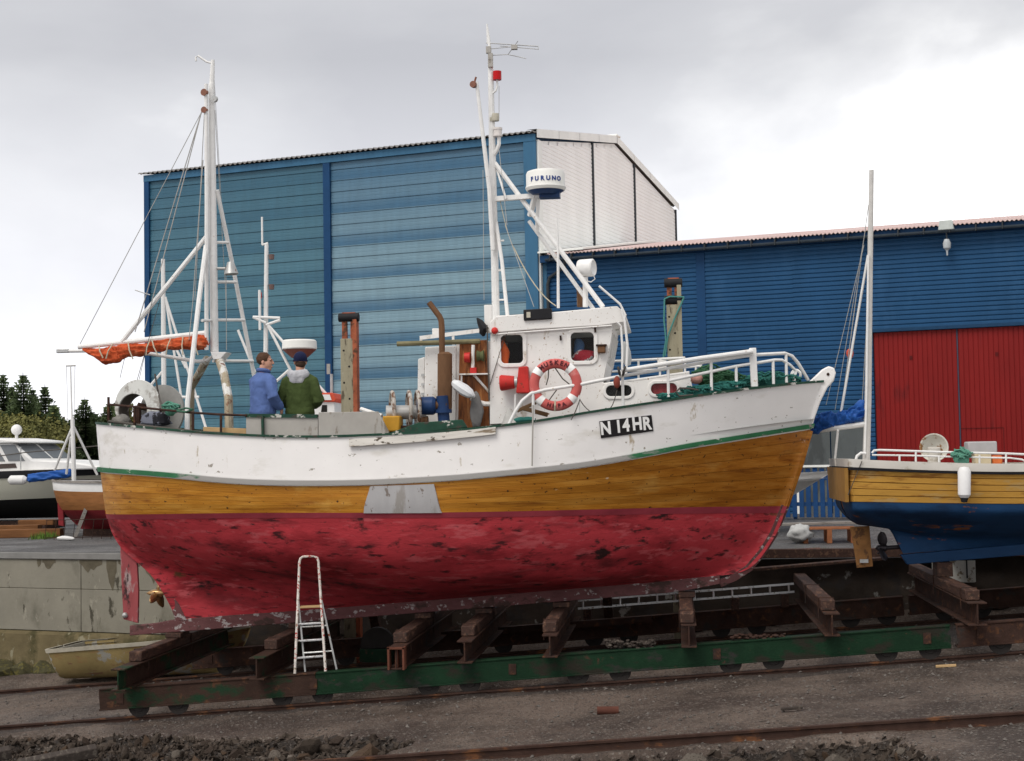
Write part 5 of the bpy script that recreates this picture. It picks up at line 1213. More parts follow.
# shackles and a buoy on the rail
mb = MB(); mb.torus(SN(619, 371, -.02), (1, 0, .2), .05, .018, 14, 6); mb.torus(SN(624, 371, -.02), (1, 0, -.3), .055, .018, 14, 6); mb.build('shackle', mat('dark_iron', (.06, .055, .05), .6, .3), boat)
crumple(MB(), SN(617, 382, -.02), (.045, .04, .09), 4, 12, 8, .2).build('net_float', mat('rusty_float', (.22, .05, .035), .7), None, 'small rust red float hanging from the bow rail', 'float')
wirel(SN(617, 390, -.02), SN(606, 408, .02), .007, .1, dwire, boat, 'rail_rope'); wirel(SN(606, 408, .02), SN(580, 400, .02), .007, .12, dwire, boat, 'rail_rope'); wirel(SN(580, 399, -.03), SN(571, 420, -.08), .008, .02, dwire, boat, 'rail_rope'); wirel(SN(533, 405, -.08), SN(532, 466, -.12), .012, 0, greyp, boat, 'drain_pipe')

# ------------------------------------------------------------------ stern gear, aft rails, coamings
YA = None
ar = tube1('stern_rail', [SN(108, 404.5), SN(114, 404.8), SN(160, 409.5), SN(190, 412.5), SN(216, 414.3), SN(247, 415.5)], .017, rusty, boat, 7, label='rusty pipe rail round the stern')
tube1('lower_rail', [SN(108, 421), SN(150, 426.5), SN(200, 432), SN(247, 435)], .018, dwire, ar)
for x, y0, y1 in ((108.5, 397, 421), (134.5, 408, 426), (193, 412, 433), (221, 414, 437)):
    mb = MB(); mb.bar(SN(x, y0), SN(x, y1), .034, .028, up=(1, 0, 0)); mb.build('rail_post', rusty, ar)
# two coaming panels of pale board
def coam(name, quad, mt_, ins, th=.04, **kw):
    mb = MB(); a = [SN(x, y, ins) for x, y in quad]; mb.prism(a, (0, th, 0)); return mb.build(name, mt_, boat, bevel=.006, **kw)
c1 = coam('coaming_board', ((246, 416), (318, 416.8), (318, 437.5), (246, 436)), greyp, .08, label='grey beige board along the aft rail')
mb = MB(); mb.bar(SN(246, 415.5, .09), SN(318, 416.2, .09), .06, .05); mb.bar(SN(262.5, 416, .05), SN(263, 437, .05), .05, .03, up=(1, 0, 0)); mb.build('coaming_trim', cap_trim, c1)
coam('coaming_board', ((318.5, 412.3), (378, 411.5), (389, 432), (388, 435), (318.5, 437.5)), greyp, .06, label='lighter grey board with a slanted forward end')
coam('timber_block', ((203, 426.8), (246, 428.5), (246, 435.5), (203, 433)), ply, .12, .15, label='bare timber block inside the aft rail')
# stern net-hauler: a white guard ring and a grey disc on an axle
YR = YB - .55
cn = P(138, 405.5, YR); sc_ = 1 / 67.5
drum_w = mat('scuffed_white_drum', (.58, .58, .55), .55, var=.12, vscale=5, stains=[((.33, .31, .28), .56, 6, .12, (1, 1, 1))])
axd = V(-.22, -1, .04).normalized(); ea = axd.cross(V(0, 0, 1)).normalized() * -1; eb = ea.cross(axd).normalized()
if ea.x < 0: ea = -ea
if eb.z < 0: eb = -eb
def circ(cx, cy, r_, n=40): return [(cx + r_ * math.cos(2 * math.pi * i / n), cy + r_ * math.sin(2 * math.pi * i / n)) for i in range(n)]
hauler = plate('net_hauler', circ(0, 0, .385), [circ(-.075, -.07, .245)], lambda p_, q_: cn + ea * p_ + eb * q_, axd * .03, drum_w, boat, label='white flanged net hauler drum at the stern', bevel=.008)
nh = MB(); nh.lathe([(.245, 0), (.25, .0), (.25, -.26), (.245, -.26), (.245, 0)], cn - ea * .075 - eb * .07, axd, 36); nh.build('hauler_tunnel', mat('dark_drum_inside', (.10, .085, .07), .7, var=.2), hauler)
nh = MB(); c2 = P(162, 412, YR + .25); nh.lathe([(0, -.02), (.39, -.03), (.41, -.02), (.41, .02), (0, .02)], c2, V(-.35, -1, .05), 40); nh.build('hauler_disc', mat('grey_disc', (.27, .265, .25), .6, var=.15), hauler)
nh = MB(); nh.tube([cn, c2], .05); nh.tube([c2, V(c2.x, c2.y, 1.55)], .06); nh.tube([cn, V(cn.x, cn.y, 1.55)], .05); nh.build('hauler_axle', rusty, hauler)
crumple(MB(), P(122, 420, YB - .7), (.14, .12, .08), 21, 14, 8, .4).build('rope_heap', mat('grey_rope', (.20, .19, .17), .9, bump=.5), None, 'heap of dull grey rope at the stern rail', 'rope')
crumple(MB(), SN(156, 419, .35), (.24, .15, .11), 31, 16, 9, .35).build('bundle', mat('dark_blue_bundle', (.17, .18, .22), .7, stains=[((.02, .02, .025), .52, 9, .06, (1, 1, .4))]), None, 'dark blue and grey bundle lying inside the stern rail', 'bundle')
tube1('stern_pole', [SN(163, 413, .3), P(158, 392, YR), P(155, 374, YR)], .014, dwire, boat)
# winch amidships
YV = YB - 1.2
wn = MB(); a = P(399, 411, YV)
wn.lathe([(0, -.30), (.10, -.30), (.10, .26), (0, .26)], a + V(.12, 0, -.02), (1, .25, 0), 16); winch = wn.build('winch', mat('worn_drum', (.45, .44, .42), .4, .4, var=.2), boat, label='rusty two flanged deck winch with blue motor')
for dx in (-.10, .14, .26):
    wn = MB(); c_ = a + V(dx, .03, .02); wn.torus(c_, (1, .3, 0), .25, .028, 28, 8); wn.bar(c_ - V(0, 0, .25), c_ + V(0, 0, .25), .03, .05, up=(0, 1, 0)); wn.bar(c_ - V(-.07, .23, 0), c_ + V(-.07, .23, 0), .03, .05)
    wn.build('flange', mat('rusty_white_ring', (.40, .37, .33), .6, var=.3, stains=[((.14, .07, .04), .52, 7, .1, (1, 1, 1))]), winch)
wn = MB(); wn.box(a + V(.06, 0, -.26), (.46, .4, .10)); wn.build('winch_bed', rusty, winch)
wn = MB(); wn.lathe([(0, 0), (.12, 0), (.13, .05), (.13, .22), (.1, .26), (0, .26)], P(418, 406, YV), (1, 0, 0), 16); wn.build('motor', bluep, winch)
wn = MB(); wn.lathe([(0, 0), (.07, 0), (.06, .16), (0, .16)], P(432, 405.5, YV), (1, 0, 0), 12); wn.build('gear_case', exh_m, winch); wn = MB(); wn.lathe([(0, 0), (.06, 0), (.07, .1), (0, .1)], P(421, 421, YV), (1, 0, 0), 12); wn.build('gear_case', exh_m, winch)
wn = MB(); wn.tube([P(442, 396, YV), P(444, 422, YV)], .085, 12); wn.lathe([(0, 0), (.12, 0), (.12, .05), (0, .05)], P(443.5, 413, YV), n=14); wn.build('pedestal', bluep, winch)
mb = MB(); mb.prism([SN(x, y, .02) for x, y in ((390, 433), (418, 422.5), (462, 419.5), (467, 427.5), (420, 432))], (0, .1, 0)); mb.build('gunwale_board', cap_trim, boat, bevel=.008, label='dark green board on the gunwale by the winch')
mb = MB(); mb.box(P(393, 424, YB - 1.35), (.24, .3, .22)); mb.build('fish_box', yellowp, None, 'yellow plastic fish box behind the grey board amidships', 'fish box', bevel=.02)
tube1('deck_plank', [P(361, 409, YB - .8), P(382, 416, YB - 1.0)], .03, white, boat)
# red fog horn unit on the wheelhouse side
YH = YW - .16
mb = MB(); mb.lathe([(0, 0), (.10, 0), (.115, .02), (.09, .2), (.06, .22), (0, .22)], P(500, 383, YH), (1, 0, .03), 18); fh_ = mb.build('fog_horn', redp, boat, label='red fog horn unit on the wheelhouse side')
mb = MB(); mb.lathe([(0, 0), (.075, 0), (.075, .1), (0, .1)], P(510.5, 382.5, YH), (1, 0, .03), 16); mb.build('band', galv, fh_)
mb = MB(); mb.prism([P(x, y, YH - .07) for x, y in ((516, 393), (518.5, 367), (527.5, 366), (530, 393))], (0, .2, 0)); mb.build('box', redp, fh_, bevel=.012)
mb = MB(); mb.tube([P(515.5, 394, YH), P(515, 414, YH)], .016); mb.build('stand', wtube, fh_)
# odds and ends on the side deck
mb = MB(); mb.lathe([(.16, 0), (.15, .02), (.02, .22), (0, .22)], SN(512, 424, .35), (-.2, 0, 1), 14); mb.build('net_cone', mat('grey_cone', (.40, .39, .37), .7, var=.2), None, 'grey cone standing on the side deck by the fog horn', 'cone')
mb = MB(); mb.bar(SN(517, 411, .3), SN(536, 402.5, .3), .05, .05); mb.bar(SN(522, 408, .3), SN(548, 415, .3), .05, .06); mb.build('wooden_frame', mat('old_brown_timber', (.12, .07, .035), .8, var=.3), None, 'broken brown wooden frame below the lifebuoy', 'frame', bevel=.008)
crumple(MB(), SN(524, 420, .25), (.16, .09, .05), 61, 14, 8, .4).build('net_heap', tealnet, None, 'small dark green net heap beside the wheelhouse', 'net')
# ================================================================== lifebuoy and nets on the boat
lc = SN(555.6, 384.8, .10); lc = P(555.6, 384.8, SN(555, 395, .0).y + .10)
lifeb = empty('lifebuoy', lc - V(0, 0, .36), 'faded red lifebuoy with white bands tied to the rail', 'lifebuoy')
buoy_m = mat('faded_red_buoy', (.50, .105, .095), .6, var=.15, vscale=5, stains=[((.58, .22, .20), .58, 5, .15, (1, 1, 1))])
AX = V(.10, -1, .06).normalized()
mb = MB(); mb.torus(lc, AX, .295, .068, 48, 14, squash=.8); ring = mb.build('ring', buoy_m, lifeb)
bx_ = AX.cross(V(0, 0, 1)).normalized() * -1; bz_ = AX.cross(bx_).normalized()
if bz_.z < 0: bz_ = -bz_
if bx_.x < 0: bx_ = -bx_
for ang in (143, 47, 225, 320):
    mb = MB(); a0 = R(ang - 8); seg = []
    for i in range(7):
        th = a0 + R(16) * i / 6; d = bx_ * math.cos(th) + bz_ * math.sin(th)
        seg.append([lc + d * (.295 + .072 * math.cos(t)) + AX * (.072 * .82 * math.sin(t)) for t in [2 * math.pi * j / 12 for j in range(12)]])
    mb.add([p for s_ in seg for p in s_], [(i * 12 + j, i * 12 + (j + 1) % 12, (i + 1) * 12 + (j + 1) % 12, (i + 1) * 12 + j) for i in range(6) for j in range(12)] + [tuple(range(12)), tuple(72 + j for j in range(12))])
    mb.build('band', whl, lifeb)
dl = mat('dark_red_lettering', (.085, .02, .025), .7)
for i, ch in enumerate('MUSKEN'):
    th = R(90 + 4 - (i - 2.5) * 14); d = bx_ * math.cos(th) + bz_ * math.sin(th)
    text_obj(ch, .085, frame(lc + d * .298 + AX * .058, bx_ * math.sin(th) - bz_ * math.cos(th), d), dl, ring, 'letter', .002, .003)
for ang, ch in ((251, 'H'), (262, 'I'), (279, 'R'), (291, 'A')):
    th = R(ang); d = bx_ * math.cos(th) + bz_ * math.sin(th)
    text_obj(ch, .08, frame(lc + d * .298 + AX * .058, -bx_ * math.sin(th) + bz_ * math.cos(th), -d), dl, ring, 'letter', .002, .003)
mb = MB(); th = R(267); d = bx_ * math.cos(th) + bz_ * math.sin(th); mb.tube([lc + d * .225 + AX * .03, lc + d * .295 + AX * .075, lc + d * .365 + AX * .03], .012, 6); mb.build('tie', rope, lifeb)
mb = MB(); mb.tube([lc + bz_ * .23, lc + bz_ * .08 + bx_ * .10, lc + bx_ * .22 - bz_ * .02], .009, 5); mb.tube([lc + bz_ * .23 - bx_ * .09, lc + bz_ * .1 - bx_ * .1, lc - bx_ * .13], .009, 5); mb.tube([lc - bz_ * .22 - bx_ * .1, lc - bz_ * .06 + bx_ * .02], .008, 5); mb.build('grab_line', dwire, lifeb)
def tangle(name, spots, mt_, label, r_=.012, n=34, seed=1, spread=(.3, .2, .08), cat='net'):
    """a heap of netting and rope: many looping strands over a lumpy mound"""
    rs = random.Random(seed); mb = MB()
    for c, (sx_, sy_, sz_) in spots:
        crumple(mb, c - V(0, 0, sz_ * .3), (sx_ * .8, sy_ * .8, sz_ * .8), seed, 14, 8, .35)
        for i in range(n):
            p = c + V(rs.gauss(0, sx_ * .45), rs.gauss(0, sy_ * .45), abs(rs.gauss(0, sz_ * .5))); pts = [p]; a = rs.uniform(0, 6.3)
            for k in range(9):
                a += rs.uniform(-1.1, 1.1); p = p + V(math.cos(a) * .06, math.sin(a) * .045, rs.uniform(-.03, .03))
                q_ = p - c; lim = 1 - min(1, (q_.x / sx_) ** 2 + (q_.y / sy_) ** 2) * .6
                rr_ = math.hypot(q_.x / sx_, q_.y / sy_)
                if rr_ > 1.15: p = V(c.x + q_.x * 1.1 / rr_, c.y + q_.y * 1.1 / rr_, p.z); a += 2.2
                p.z = c.z + max(-.03, min(q_.z, sz_ * lim * 1.1)); pts.append(p)
            mb.tube(pts, r_, 5)
    return mb.build(name, mt_, None, label, cat)
tangle('net_heap', [(SN(722, 380, .45), (.30, .25, .13)), (SN(712, 377, .6), (.26, .25, .17))], greennet, 'dark green net heaped on the foredeck behind the bow rail', seed=2)
tangle('net_heap', [(SN(700, 391, .18), (.28, .12, .08)), (SN(727, 386, .16), (.24, .1, .08)), (SN(672, 396, .12), (.2, .08, .05))], tealnet, 'teal net spilling along the gunwale below the bow rail', seed=3, n=26)
tangle('net_heap', [(SN(770, 379, .3), (.34, .16, .10)), (SN(748, 382, .3), (.24, .14, .09)), (SN(790, 380, .2), (.14, .1, .07))], mat('teal_rope2', (.035, .15, .125), .85, var=.35, vscale=9), 'teal rope heap near the stem head', seed=4, n=26)
crumple(MB(), SN(696, 379, .5), (.09, .08, .07), 9).build('net_float', mat('pink_float', (.50, .26, .22), .6), None, 'pale pink float lying on the green net heap', 'float')
tangle('rope_coil', [(SN(171, 408.5, .2), (.12, .1, .10))], mat('pale_teal_rope', (.10, .26, .19), .85, var=.3, vscale=12), 'pale teal rope ball tied to the stern rail', seed=6, n=22, cat='rope')
mb = MB(); mb.tube([SN(176, 411, .1), SN(186, 408, .1), SN(193, 409.5, .05), SN(186, 412, .02), SN(177, 411, .05)], .014, 6); mb.build('rope_loop', mat('green_rope', (.05, .12, .08), .9), None, 'green rope loop hanging on the stern rail', 'rope')
mb = MB(); mb.tube([SN(693, 395, .0), SN(679, 396, .0), SN(676, 392, .0), SN(680, 388, .0), SN(690, 388.5, .0), SN(698, 390, .05)], .014, 6); mb.build('rope_loop', dwire, None, 'dark rope loop in front of the forward porthole', 'rope')

# ================================================================== slipway cart
YN, YF = 20.2, 24.2
def ibeam(mb, p, q, w, h, tf=.022, tw=.02, wo=0.0):
    """I section from p to q (p, q at the middle of the underside)"""
    p, q = Vector(p), Vector(q); u = V(0, 0, 1)
    mb.bar(p + u * tf / 2, q + u * tf / 2, w, tf); mb.bar(p + u * (h - tf / 2), q + u * (h - tf / 2), w, tf); mb.bar(p + u * h / 2 + V(0, wo, 0), q + u * h / 2 + V(0, wo, 0), tw, h - 2 * tf)
    return mb
cart = empty('slipway_cart', (-2.3, 22.2, zbeam(-2.3) - .05), 'long green and rusty steel slipway cart under the fishing boat', 'cart')
cart2 = empty('slipway_cart', (6.5, 22.2, zbeam(6.5) - .05), 'rusty steel slipway cart under the yellow boat at right', 'cart')
BH = .30
greenrust = mat('rust_eaten_green_steel', (.040, .022, .016), .7, .1, var=.3, vscale=4, stains=[((.012, .036, .017), .56, 2.4, .14, (.7, 1, 1.4)), ((.085, .04, .022), .64, 7, .1, (1, 1, 1))], bump=.25)
whm = mat('black_wheel', (.03, .026, .024), .7, .2)
for c_, xa, xb in ((cart, -7.95, 3.52), (cart2, 3.60, 12)):
    for Y in (YN, YF):
        if c_ is cart and Y == YN:
            xs0 = -4.9; mb = MB(); ibeam(mb, (xa, Y, zbeam(xa)), (xs0 - .004, Y, zbeam(xs0 - .004)), .17, BH, wo=-.062); mb.build('long_beam', greenrust, c_, bevel=.004)
        else: xs0 = xa
        mb = MB(); ibeam(mb, (xs0, Y, zbeam(xs0)), (xb, Y, zbeam(xb)), .17, BH, wo=-.062)
        bo = mb.build('long_beam', greenst if (c_ is cart and Y == YN) else (rusty if Y == YF or c_ is cart2 else greenst), c_, bevel=.004)
        x = xa + .55; xs_ = []
        while x < xb - .3:
            xs_ += [x, x + .56]; x += 2.02
        for x in xs_:
            zt = zg(x) + .062; r_ = .125
            mb = MB(); mb.lathe([(0, -.055), (r_ * .55, -.055), (r_ * .6, -.045), (r_ + .025, -.045), (r_ + .025, -.03), (r_, -.028), (r_, .05), (0, .05)], V(x, Y, zt + r_), (0, 1, 0), 20); mb.v = [v + V(0, .012, 0) for v in mb.v]
            mb.build('wheel', whm, c_)
        for k in range(5):
            x = xa + .3 + k * (xb - xa - .6) / 4
            mb = MB(); mb.box((x, Y - .078, zbeam(x) + BH / 2), (.10, .012, .14)); mb.build('joint_plate', rusty, c_)
I2, TH = .30, .14
def cross(x, ylo, yhi, mt_, par, tim=True, rz=0, tlen=None, w=.20):
    d = V(math.sin(rz), math.cos(rz), 0); z = zbeam(x) + BH + .004
    p = V(x, ylo, z); q_ = V(x, yhi, z) + V(math.sin(rz) * (yhi - ylo), 0, 0)
    q_.z = z
    mb = MB(); ibeam(mb, p, q_, w, I2); ib = mb.build('cross_beam', mt_, par, bevel=.004)
    if tim:
        a = p.lerp(q_, .06 if tlen is None else tlen) + V(-.02, 0, I2 + TH / 2 + .003); b = q_ + V(-.02, -.1, I2 + TH / 2 + .003)
        mb = MB(); mb.bar(a, b, .185, TH); mb.build('timber', timber, ib, bevel=.015)
        for t_ in (.06, .5):
            c_ = a.lerp(b, t_); mb = MB(); mb.bar(c_ + V(-.105, 0, TH / 2 + .004), c_ + V(.105, 0, TH / 2 + .004), .04, .008); mb.bar(c_ + V(-.102, 0, .07), c_ + V(-.102, 0, -.2), .04, .008, up=(1, 0, 0)); mb.bar(c_ + V(.102, 0, .07), c_ + V(.102, 0, -.2), .04, .008, up=(1, 0, 0)); mb.build('strap', rusty, ib)
    return ib
for x, ylo, mt_, tl in ((-7.50, 19.65, greenrust, .14), (-5.62, 19.75, greenrust, .16), (-3.72, 19.75, rusty, .08), (-2.82, 19.85, rusty, .10), (-1.68, 19.8, rusty, .05), (.14, 19.75, rusty, .02), (1.98, 19.8, rusty, .06)):
    cross(x, ylo, 24.75, mt_, cart, True, 0, tl)
cross(3.80, 19.75, 24.75, rusty, cart2, True, 0, .04, .24)
cross(6.3, 19.8, 24.75, rusty, cart2, True, 0, .05); cross(9.0, 19.8, 24.75, rusty, cart2, True, 0, .05)
# box end on the third cross beam
mb = MB(); xq, zq = -3.72, zbeam(-3.72) + BH + .003
for s_ in (-1, 1): mb.box((xq + s_ * .10, 19.80, zq + .15), (.03, .16, .30))
mb.box((xq, 19.80, zq + .285), (.23, .16, .03)); mb.box((xq + .0, 19.82, zq + .13), (.04, .1, .26)); mb.build('end_bracket', mat('dark_red_rust', (.12, .045, .028), .75, var=.3, vscale=6), cart, bevel=.004)
# keel blocks between timbers and keel
for x in (-7.5, -5.62, -3.72, -2.82, -1.68, .14):
    zt = zbeam(x) + BH + I2 + TH + .012; h = zkeel(x) - zt - .004
    if h > .02:
        mb = MB(); mb.box((x, YB, zt + h / 2), (.24, .42, h)); mb.build('keel_block', timber, cart, bevel=.008)
zt = zbeam(3.8) + BH + I2 + TH + .012
# bilge shores on both sides carry the hull upright
for x in (-5.0, -1.0):
    for s_ in (-1, 1):
        pt = None
        for i in range(60):
            v = 3.6 + 1.6 * i / 60; u = (x + 8.4) / 9.9; p = H.pos(u, v, s_)
            if abs(p.y - YB) < 1.02: pt = p; break
        if pt is not None and s_ > 0:
            b0 = V(pt.x, pt.y + .25 * s_, zbeam(x) + BH + .01); mb = MB(); mb.bar(V(pt.x, YF, zbeam(x) + BH + .005), pt - V(0, 0, .03), .14, .14, up=(1, 0, 0)); mb.build('shore', timber, cart)
# dark bogie gear seen between the beams
for x in (-4.6,):
    mb = MB(); mb.lathe([(0, -.05), (.26, -.05), (.26, .05), (0, .05)], V(x, 22.9, zbeam(x) + .32), (0, 1, 0), 20); mb.build('sheave', whm, cart)
    mb = MB(); mb.box((x, 22.9, zbeam(x) + .16), (.5, .3, .2)); mb.build('sheave_bed', greenst, cart)
# lengthwise planks lying on the far side of the cart
mb = MB(); mb.bar((.55, 24.62, zbeam(.55) + .86), (3.3, 24.66, zbeam(3.3) + .87), .25, .045); mb.build('plank', timber, None, 'dark plank laid across the cart timbers beyond the bow', 'plank', bevel=.006)
mb = MB(); mb.bar((-6.8, 23.6, zbeam(-6.8) + .31), (-.4, 23.6, zbeam(-.4) + .31), .12, .10); mb.build('tie_bar', rusty, cart)
# wire and rubbish caught on the near beam
def litter(name, c, size, mt_, label, n, seed):
    rs = random.Random(seed); mb = MB()
    for i in range(n):
        p = Vector(c) + V(rs.uniform(-1, 1) * size[0], rs.uniform(-1, 1) * size[1], rs.uniform(0, 1) * size[2]); s_ = rs.uniform(.01, .03)
        crumple(mb, p, (s_ * 1.3, s_, s_ * .7), i, 6, 4, .4)
    return mb.build(name, mt_, None, label, 'debris', kind='stuff')
litter('debris', (-.62, 20.2, zbeam(-.62) + BH + .005), (.34, .07, .10), sleeper_m, 'dark wood chips heaped on the near cart beam', 110, 3)
litter('debris', (1.05, 20.2, zbeam(1.05) + BH + .005), (.35, .07, .05), rusty, 'rust flakes lying on the near cart beam below the bow', 60, 5)
# keel block for the yellow boat is its own thing further down

# upright guide posts on the far side
wpost = mat('weathered_post', (.30, .27, .19), .8, var=.2, vscale=3, stretch=(3, 3, .4), stains=[((.12, .10, .07), .60, 6, .1, (2, 2, .5)), ((.46, .44, .38), .62, 2, .12, (1, 1, .6))], bump=.2)
def gpost(px, ytop, w, label, collars, face, sidec, teal=False):
    Y = 24.72; x = P(px, 380, Y).x; zb = zg(x); ztp = P(px, ytop, Y).z
    g = empty('guide_post', (x, Y, zb), label, 'post', 'guide posts behind the boat')
    zc = ztp - .42
    mb = MB(); mb.bar(V(x - w * .12, Y, zb), V(x - w * .12, Y, zc), w * .76, .16, up=(0, 1, 0)); mb.build('board', face, g, bevel=.008)
    hb = [k for k in range(9)]
    for k in hb:
        mb = MB(); z = zc - .2 - k * .27
        mb.lathe([(0, 0), (.018, 0), (0, .012)], V(x - w * .12 + (.04 if k % 2 else -.05), Y - .082, z), (0, -1, 0), 8); mb.build('bolt_hole', dark, g)
    mb = MB(); mb.bar(V(x + w * .38, Y + .0, zb), V(x + w * .38, Y, ztp - .1), .07, .2, up=(0, 1, 0)); mb.build('channel', sidec, g, bevel=.004)
    for s_ in (-.28, .24):
        mb = MB(); mb.bar(V(x + s_ * w, Y, zc), V(x + s_ * w, Y, ztp - .08), .08, .09, up=(0, 1, 0)); mb.build('prong', rustor, g)
    for dz in collars:
        mb = MB(); mb.tube([V(x - w * .62, Y - .03, ztp - dz), V(x + w * .62, Y - .03, ztp - dz)], .075, 12); mb.build('roller', black, g, bevel=.01)
    mb = MB(); mb.box((x, Y, ztp + .012), (w * .8, .12, .025)); mb.build('cap', rustor, g)
    return g
gp1 = gpost(350, 314, .28, 'tall rusty guide post with black roller between the men and the wheelhouse', (.06,), wpost, rustor)
gp2 = gpost(675.5, 279.5, .24, 'tall guide post with two black rollers behind the foredeck', (.06, .34), wpost, wpost)
Y = 24.6
mb = MB(); mb.tube([P(664.5, 299, Y), P(664, 320, Y), P(666, 340, Y), P(663.5, 355, Y), P(664, 372, Y)], .014, 6); mb.tube([P(684, 297, Y), P(682, 302, Y), P(674, 320, Y), P(668, 336, Y), P(665, 356, Y)], .014, 6); mb.tube([P(664.5, 299, Y), P(670, 296.5, Y), P(684, 297, Y)], .014, 6); mb.build('mooring_rope', mat('sea_green_rope', (.07, .22, .20), .85), None, 'sea green rope looped over the forward guide post', 'rope')

# ================================================================== ladders
def zlad(x): return zbeam(x) + BH + .004
sl_root = empty('stepladder', (P(318, 672, 20.2).x, 20.2, zlad(-4.6)), 'worn red and white stepladder standing on the near cart beam', 'ladder')
YL = 20.14
fl0, fl1 = P(294.8, 672.5, YL), P(325.5, 671, YL); fl0.z = zlad(fl0.x); fl1.z = zlad(fl1.x)
t0, t1 = P(299.5, 562, YL + .42), P(318.5, 562, YL + .42)
hoop = [fl0, fl0.lerp(t0, .5), t0, P(300.5, 558.5, YL + .43), P(303, 556.7, YL + .44), P(314, 556, YL + .44), P(317.3, 557.8, YL + .43), t1, t1.lerp(fl1, .5), fl1]
mb = MB(); mb.tube(hoop, .019, 8); mb.build('front_rail', ladder_red, sl_root)
for t_, d in ((.135, .08), (.285, .08), (.435, .08), (.585, .16)):
    a, b = fl0.lerp(t0, t_), fl1.lerp(t1, t_); mb = MB(); mb.bar(a + V(.01, .05 if d < .1 else .09, 0), b + V(-.01, .05 if d < .1 else .09, 0), d, .025); mb.build('tread' if d < .1 else 'platform', alu if d < .1 else ply, sl_root, bevel=.004)
b0, b1 = P(311, 670, 20.6), P(342, 669, 20.6); b0 = V(b0.x, 20.27, zlad(b0.x)); b1 = V(b1.x, 20.27, zlad(b1.x))
q0, q1 = fl0.lerp(t0, .68), fl1.lerp(t1, .68)
for a, b in ((b0, q0), (b1, q1)):
    mb = MB(); mb.tube([a, b], .014, 7); mb.build('back_leg', galv, sl_root)
mb = MB(); mb.tube([b0.lerp(q0, .25), b1.lerp(q1, .25)], .012, 6); mb.build('back_stay', galv, sl_root); mb = MB(); mb.tube([b0.lerp(q0, .6), b1.lerp(q1, .6)], .012, 6); mb.build('back_stay', galv, sl_root)
# aluminium ladder lying on the far beam
ly = YF - .25; la = empty('ladder', (0, ly, zlad(0)), 'aluminium ladder lying along the far cart beam under the bow', 'ladder')
xa, xb = P(578, 600, ly).x, P(794, 590, ly).x
for k, (dy, dz) in enumerate(((.0, .34), (-.05, .22))):
    mb = MB(); mb.bar(V(xa, ly + dy, zlad(xa) + dz), V(xb, ly + dy, zlad(xb) + dz), .03, .03); mb.build('rail', alu, la)
n = 12
for i in range(n):
    x = xa + .08 + (xb - xa - .16) * i / (n - 1); mb = MB(); mb.tube([V(x, ly, zlad(x) + .33), V(x, ly - .05, zlad(x) + .23)], .016, 7); mb.build('rung', alu, la)
for x in (xa + .15, .9, xb - .15):
    mb = MB(); mb.box((x, ly - .03, zlad(x) + .10), (.12, .25, .205)); mb.build('ladder_rest', timber, cart, bevel=.006)

# ================================================================== yellow boat at right
YR2 = 22.2
yl = mat('yellow_varnish', (.56, .30, .062), .42, var=.2, vscale=2.2, stretch=(.5, 1, 3), stains=[((.30, .13, .03), .58, 3, .14, (.4, 1, 3)), ((.50, .32, .12), .62, 2, .12, (.6, 1, 2))], bump=.1)
blueaf = mat('blue_antifouling', (.014, .05, .125), .6, var=.25, vscale=2.5, stretch=(.6, 1, 1.3), stains=[((.26, .10, .04), .66, 2.6, .04, (.5, 1, 1.2)), ((.010, .03, .075), .55, 2, .15, (.5, 1, 1))], bump=.2)
cream = mat('cream_gunwale', (.56, .53, .48), .5, var=.08, vscale=3, stains=[((.36, .32, .26), .64, 4, .12, (.6, 1, 1))])
sh2 = lambda x: crom([2.1, 3.2, 4.7, 6.5, 8.5, 10.6], [1.47, 1.40, 1.345, 1.38, 1.60, 2.05], x)
wl2 = lambda x: crom([2.3, 4.7, 7, 10], [.865, .80, .78, .80], x)
HY = Hull([
 dict(S=(2.36, 1.47), B=(10.6, 2.05), zf=sh2, b=1.18, st=(.01, 3, .2), bo=(.5, 2.2, .8), bmin=.05),
 dict(S=(2.37, 1.35), B=(10.5, 1.93), zf=lambda x: sh2(x) - .115, b=1.18, st=(.01, 3, .2), bo=(.5, 2.2, .82), bmin=.05),
 dict(S=(2.39, .86), B=(10.1, .80), zf=wl2, b=1.07, st=(.01, 3, .2), bo=(.48, 2.0, .95), bmin=.05),
 dict(S=(2.42, .70), B=(9.9, .55), zf=lambda x: wl2(x) - .14, b=1.02, st=(.01, 3, .2), bo=(.48, 1.9, 1.0), bmin=.05),
 dict(S=(2.62, .50), B=(9.5, .2), zf=lambda x: crom([2.7, 3.5, 5, 9.5], [.50, .42, .38, .35], x), b=.48, st=(.05, 2.0, .5), bo=(.5, 1.8, 1.2), bmin=.06),
 dict(S=(3.06, .45), B=(9.3, .3), zf=lambda x: crom([3.0, 3.6, 5, 9.3], [.45, .31, .28, .34], x), b=.22, st=(.25, 1.6, 1.0), bo=(.5, 1.8, 1.2), bmin=.06),
 dict(S=(3.24, .06), B=(9.0, .35), zf=lambda x: -.31 + .0703 * x + .16, b=.075, st=(.1, 1, 0), bo=(.9, 1, 0), bmin=.07)], YR2)
yb = empty('yellow_boat', (5, YR2, .0), 'yellow planked boat with blue bottom on the slip at right', 'boat')
HY.shell(2, 6, 60, 18).build('hull_bottom', blueaf, yb, sharp=60, label='dark blue bottom with bare patches')
HY.shell(1, 2.0, 60, 4, -.012).build('hull_side', seam_dark, yb, sharp=60)
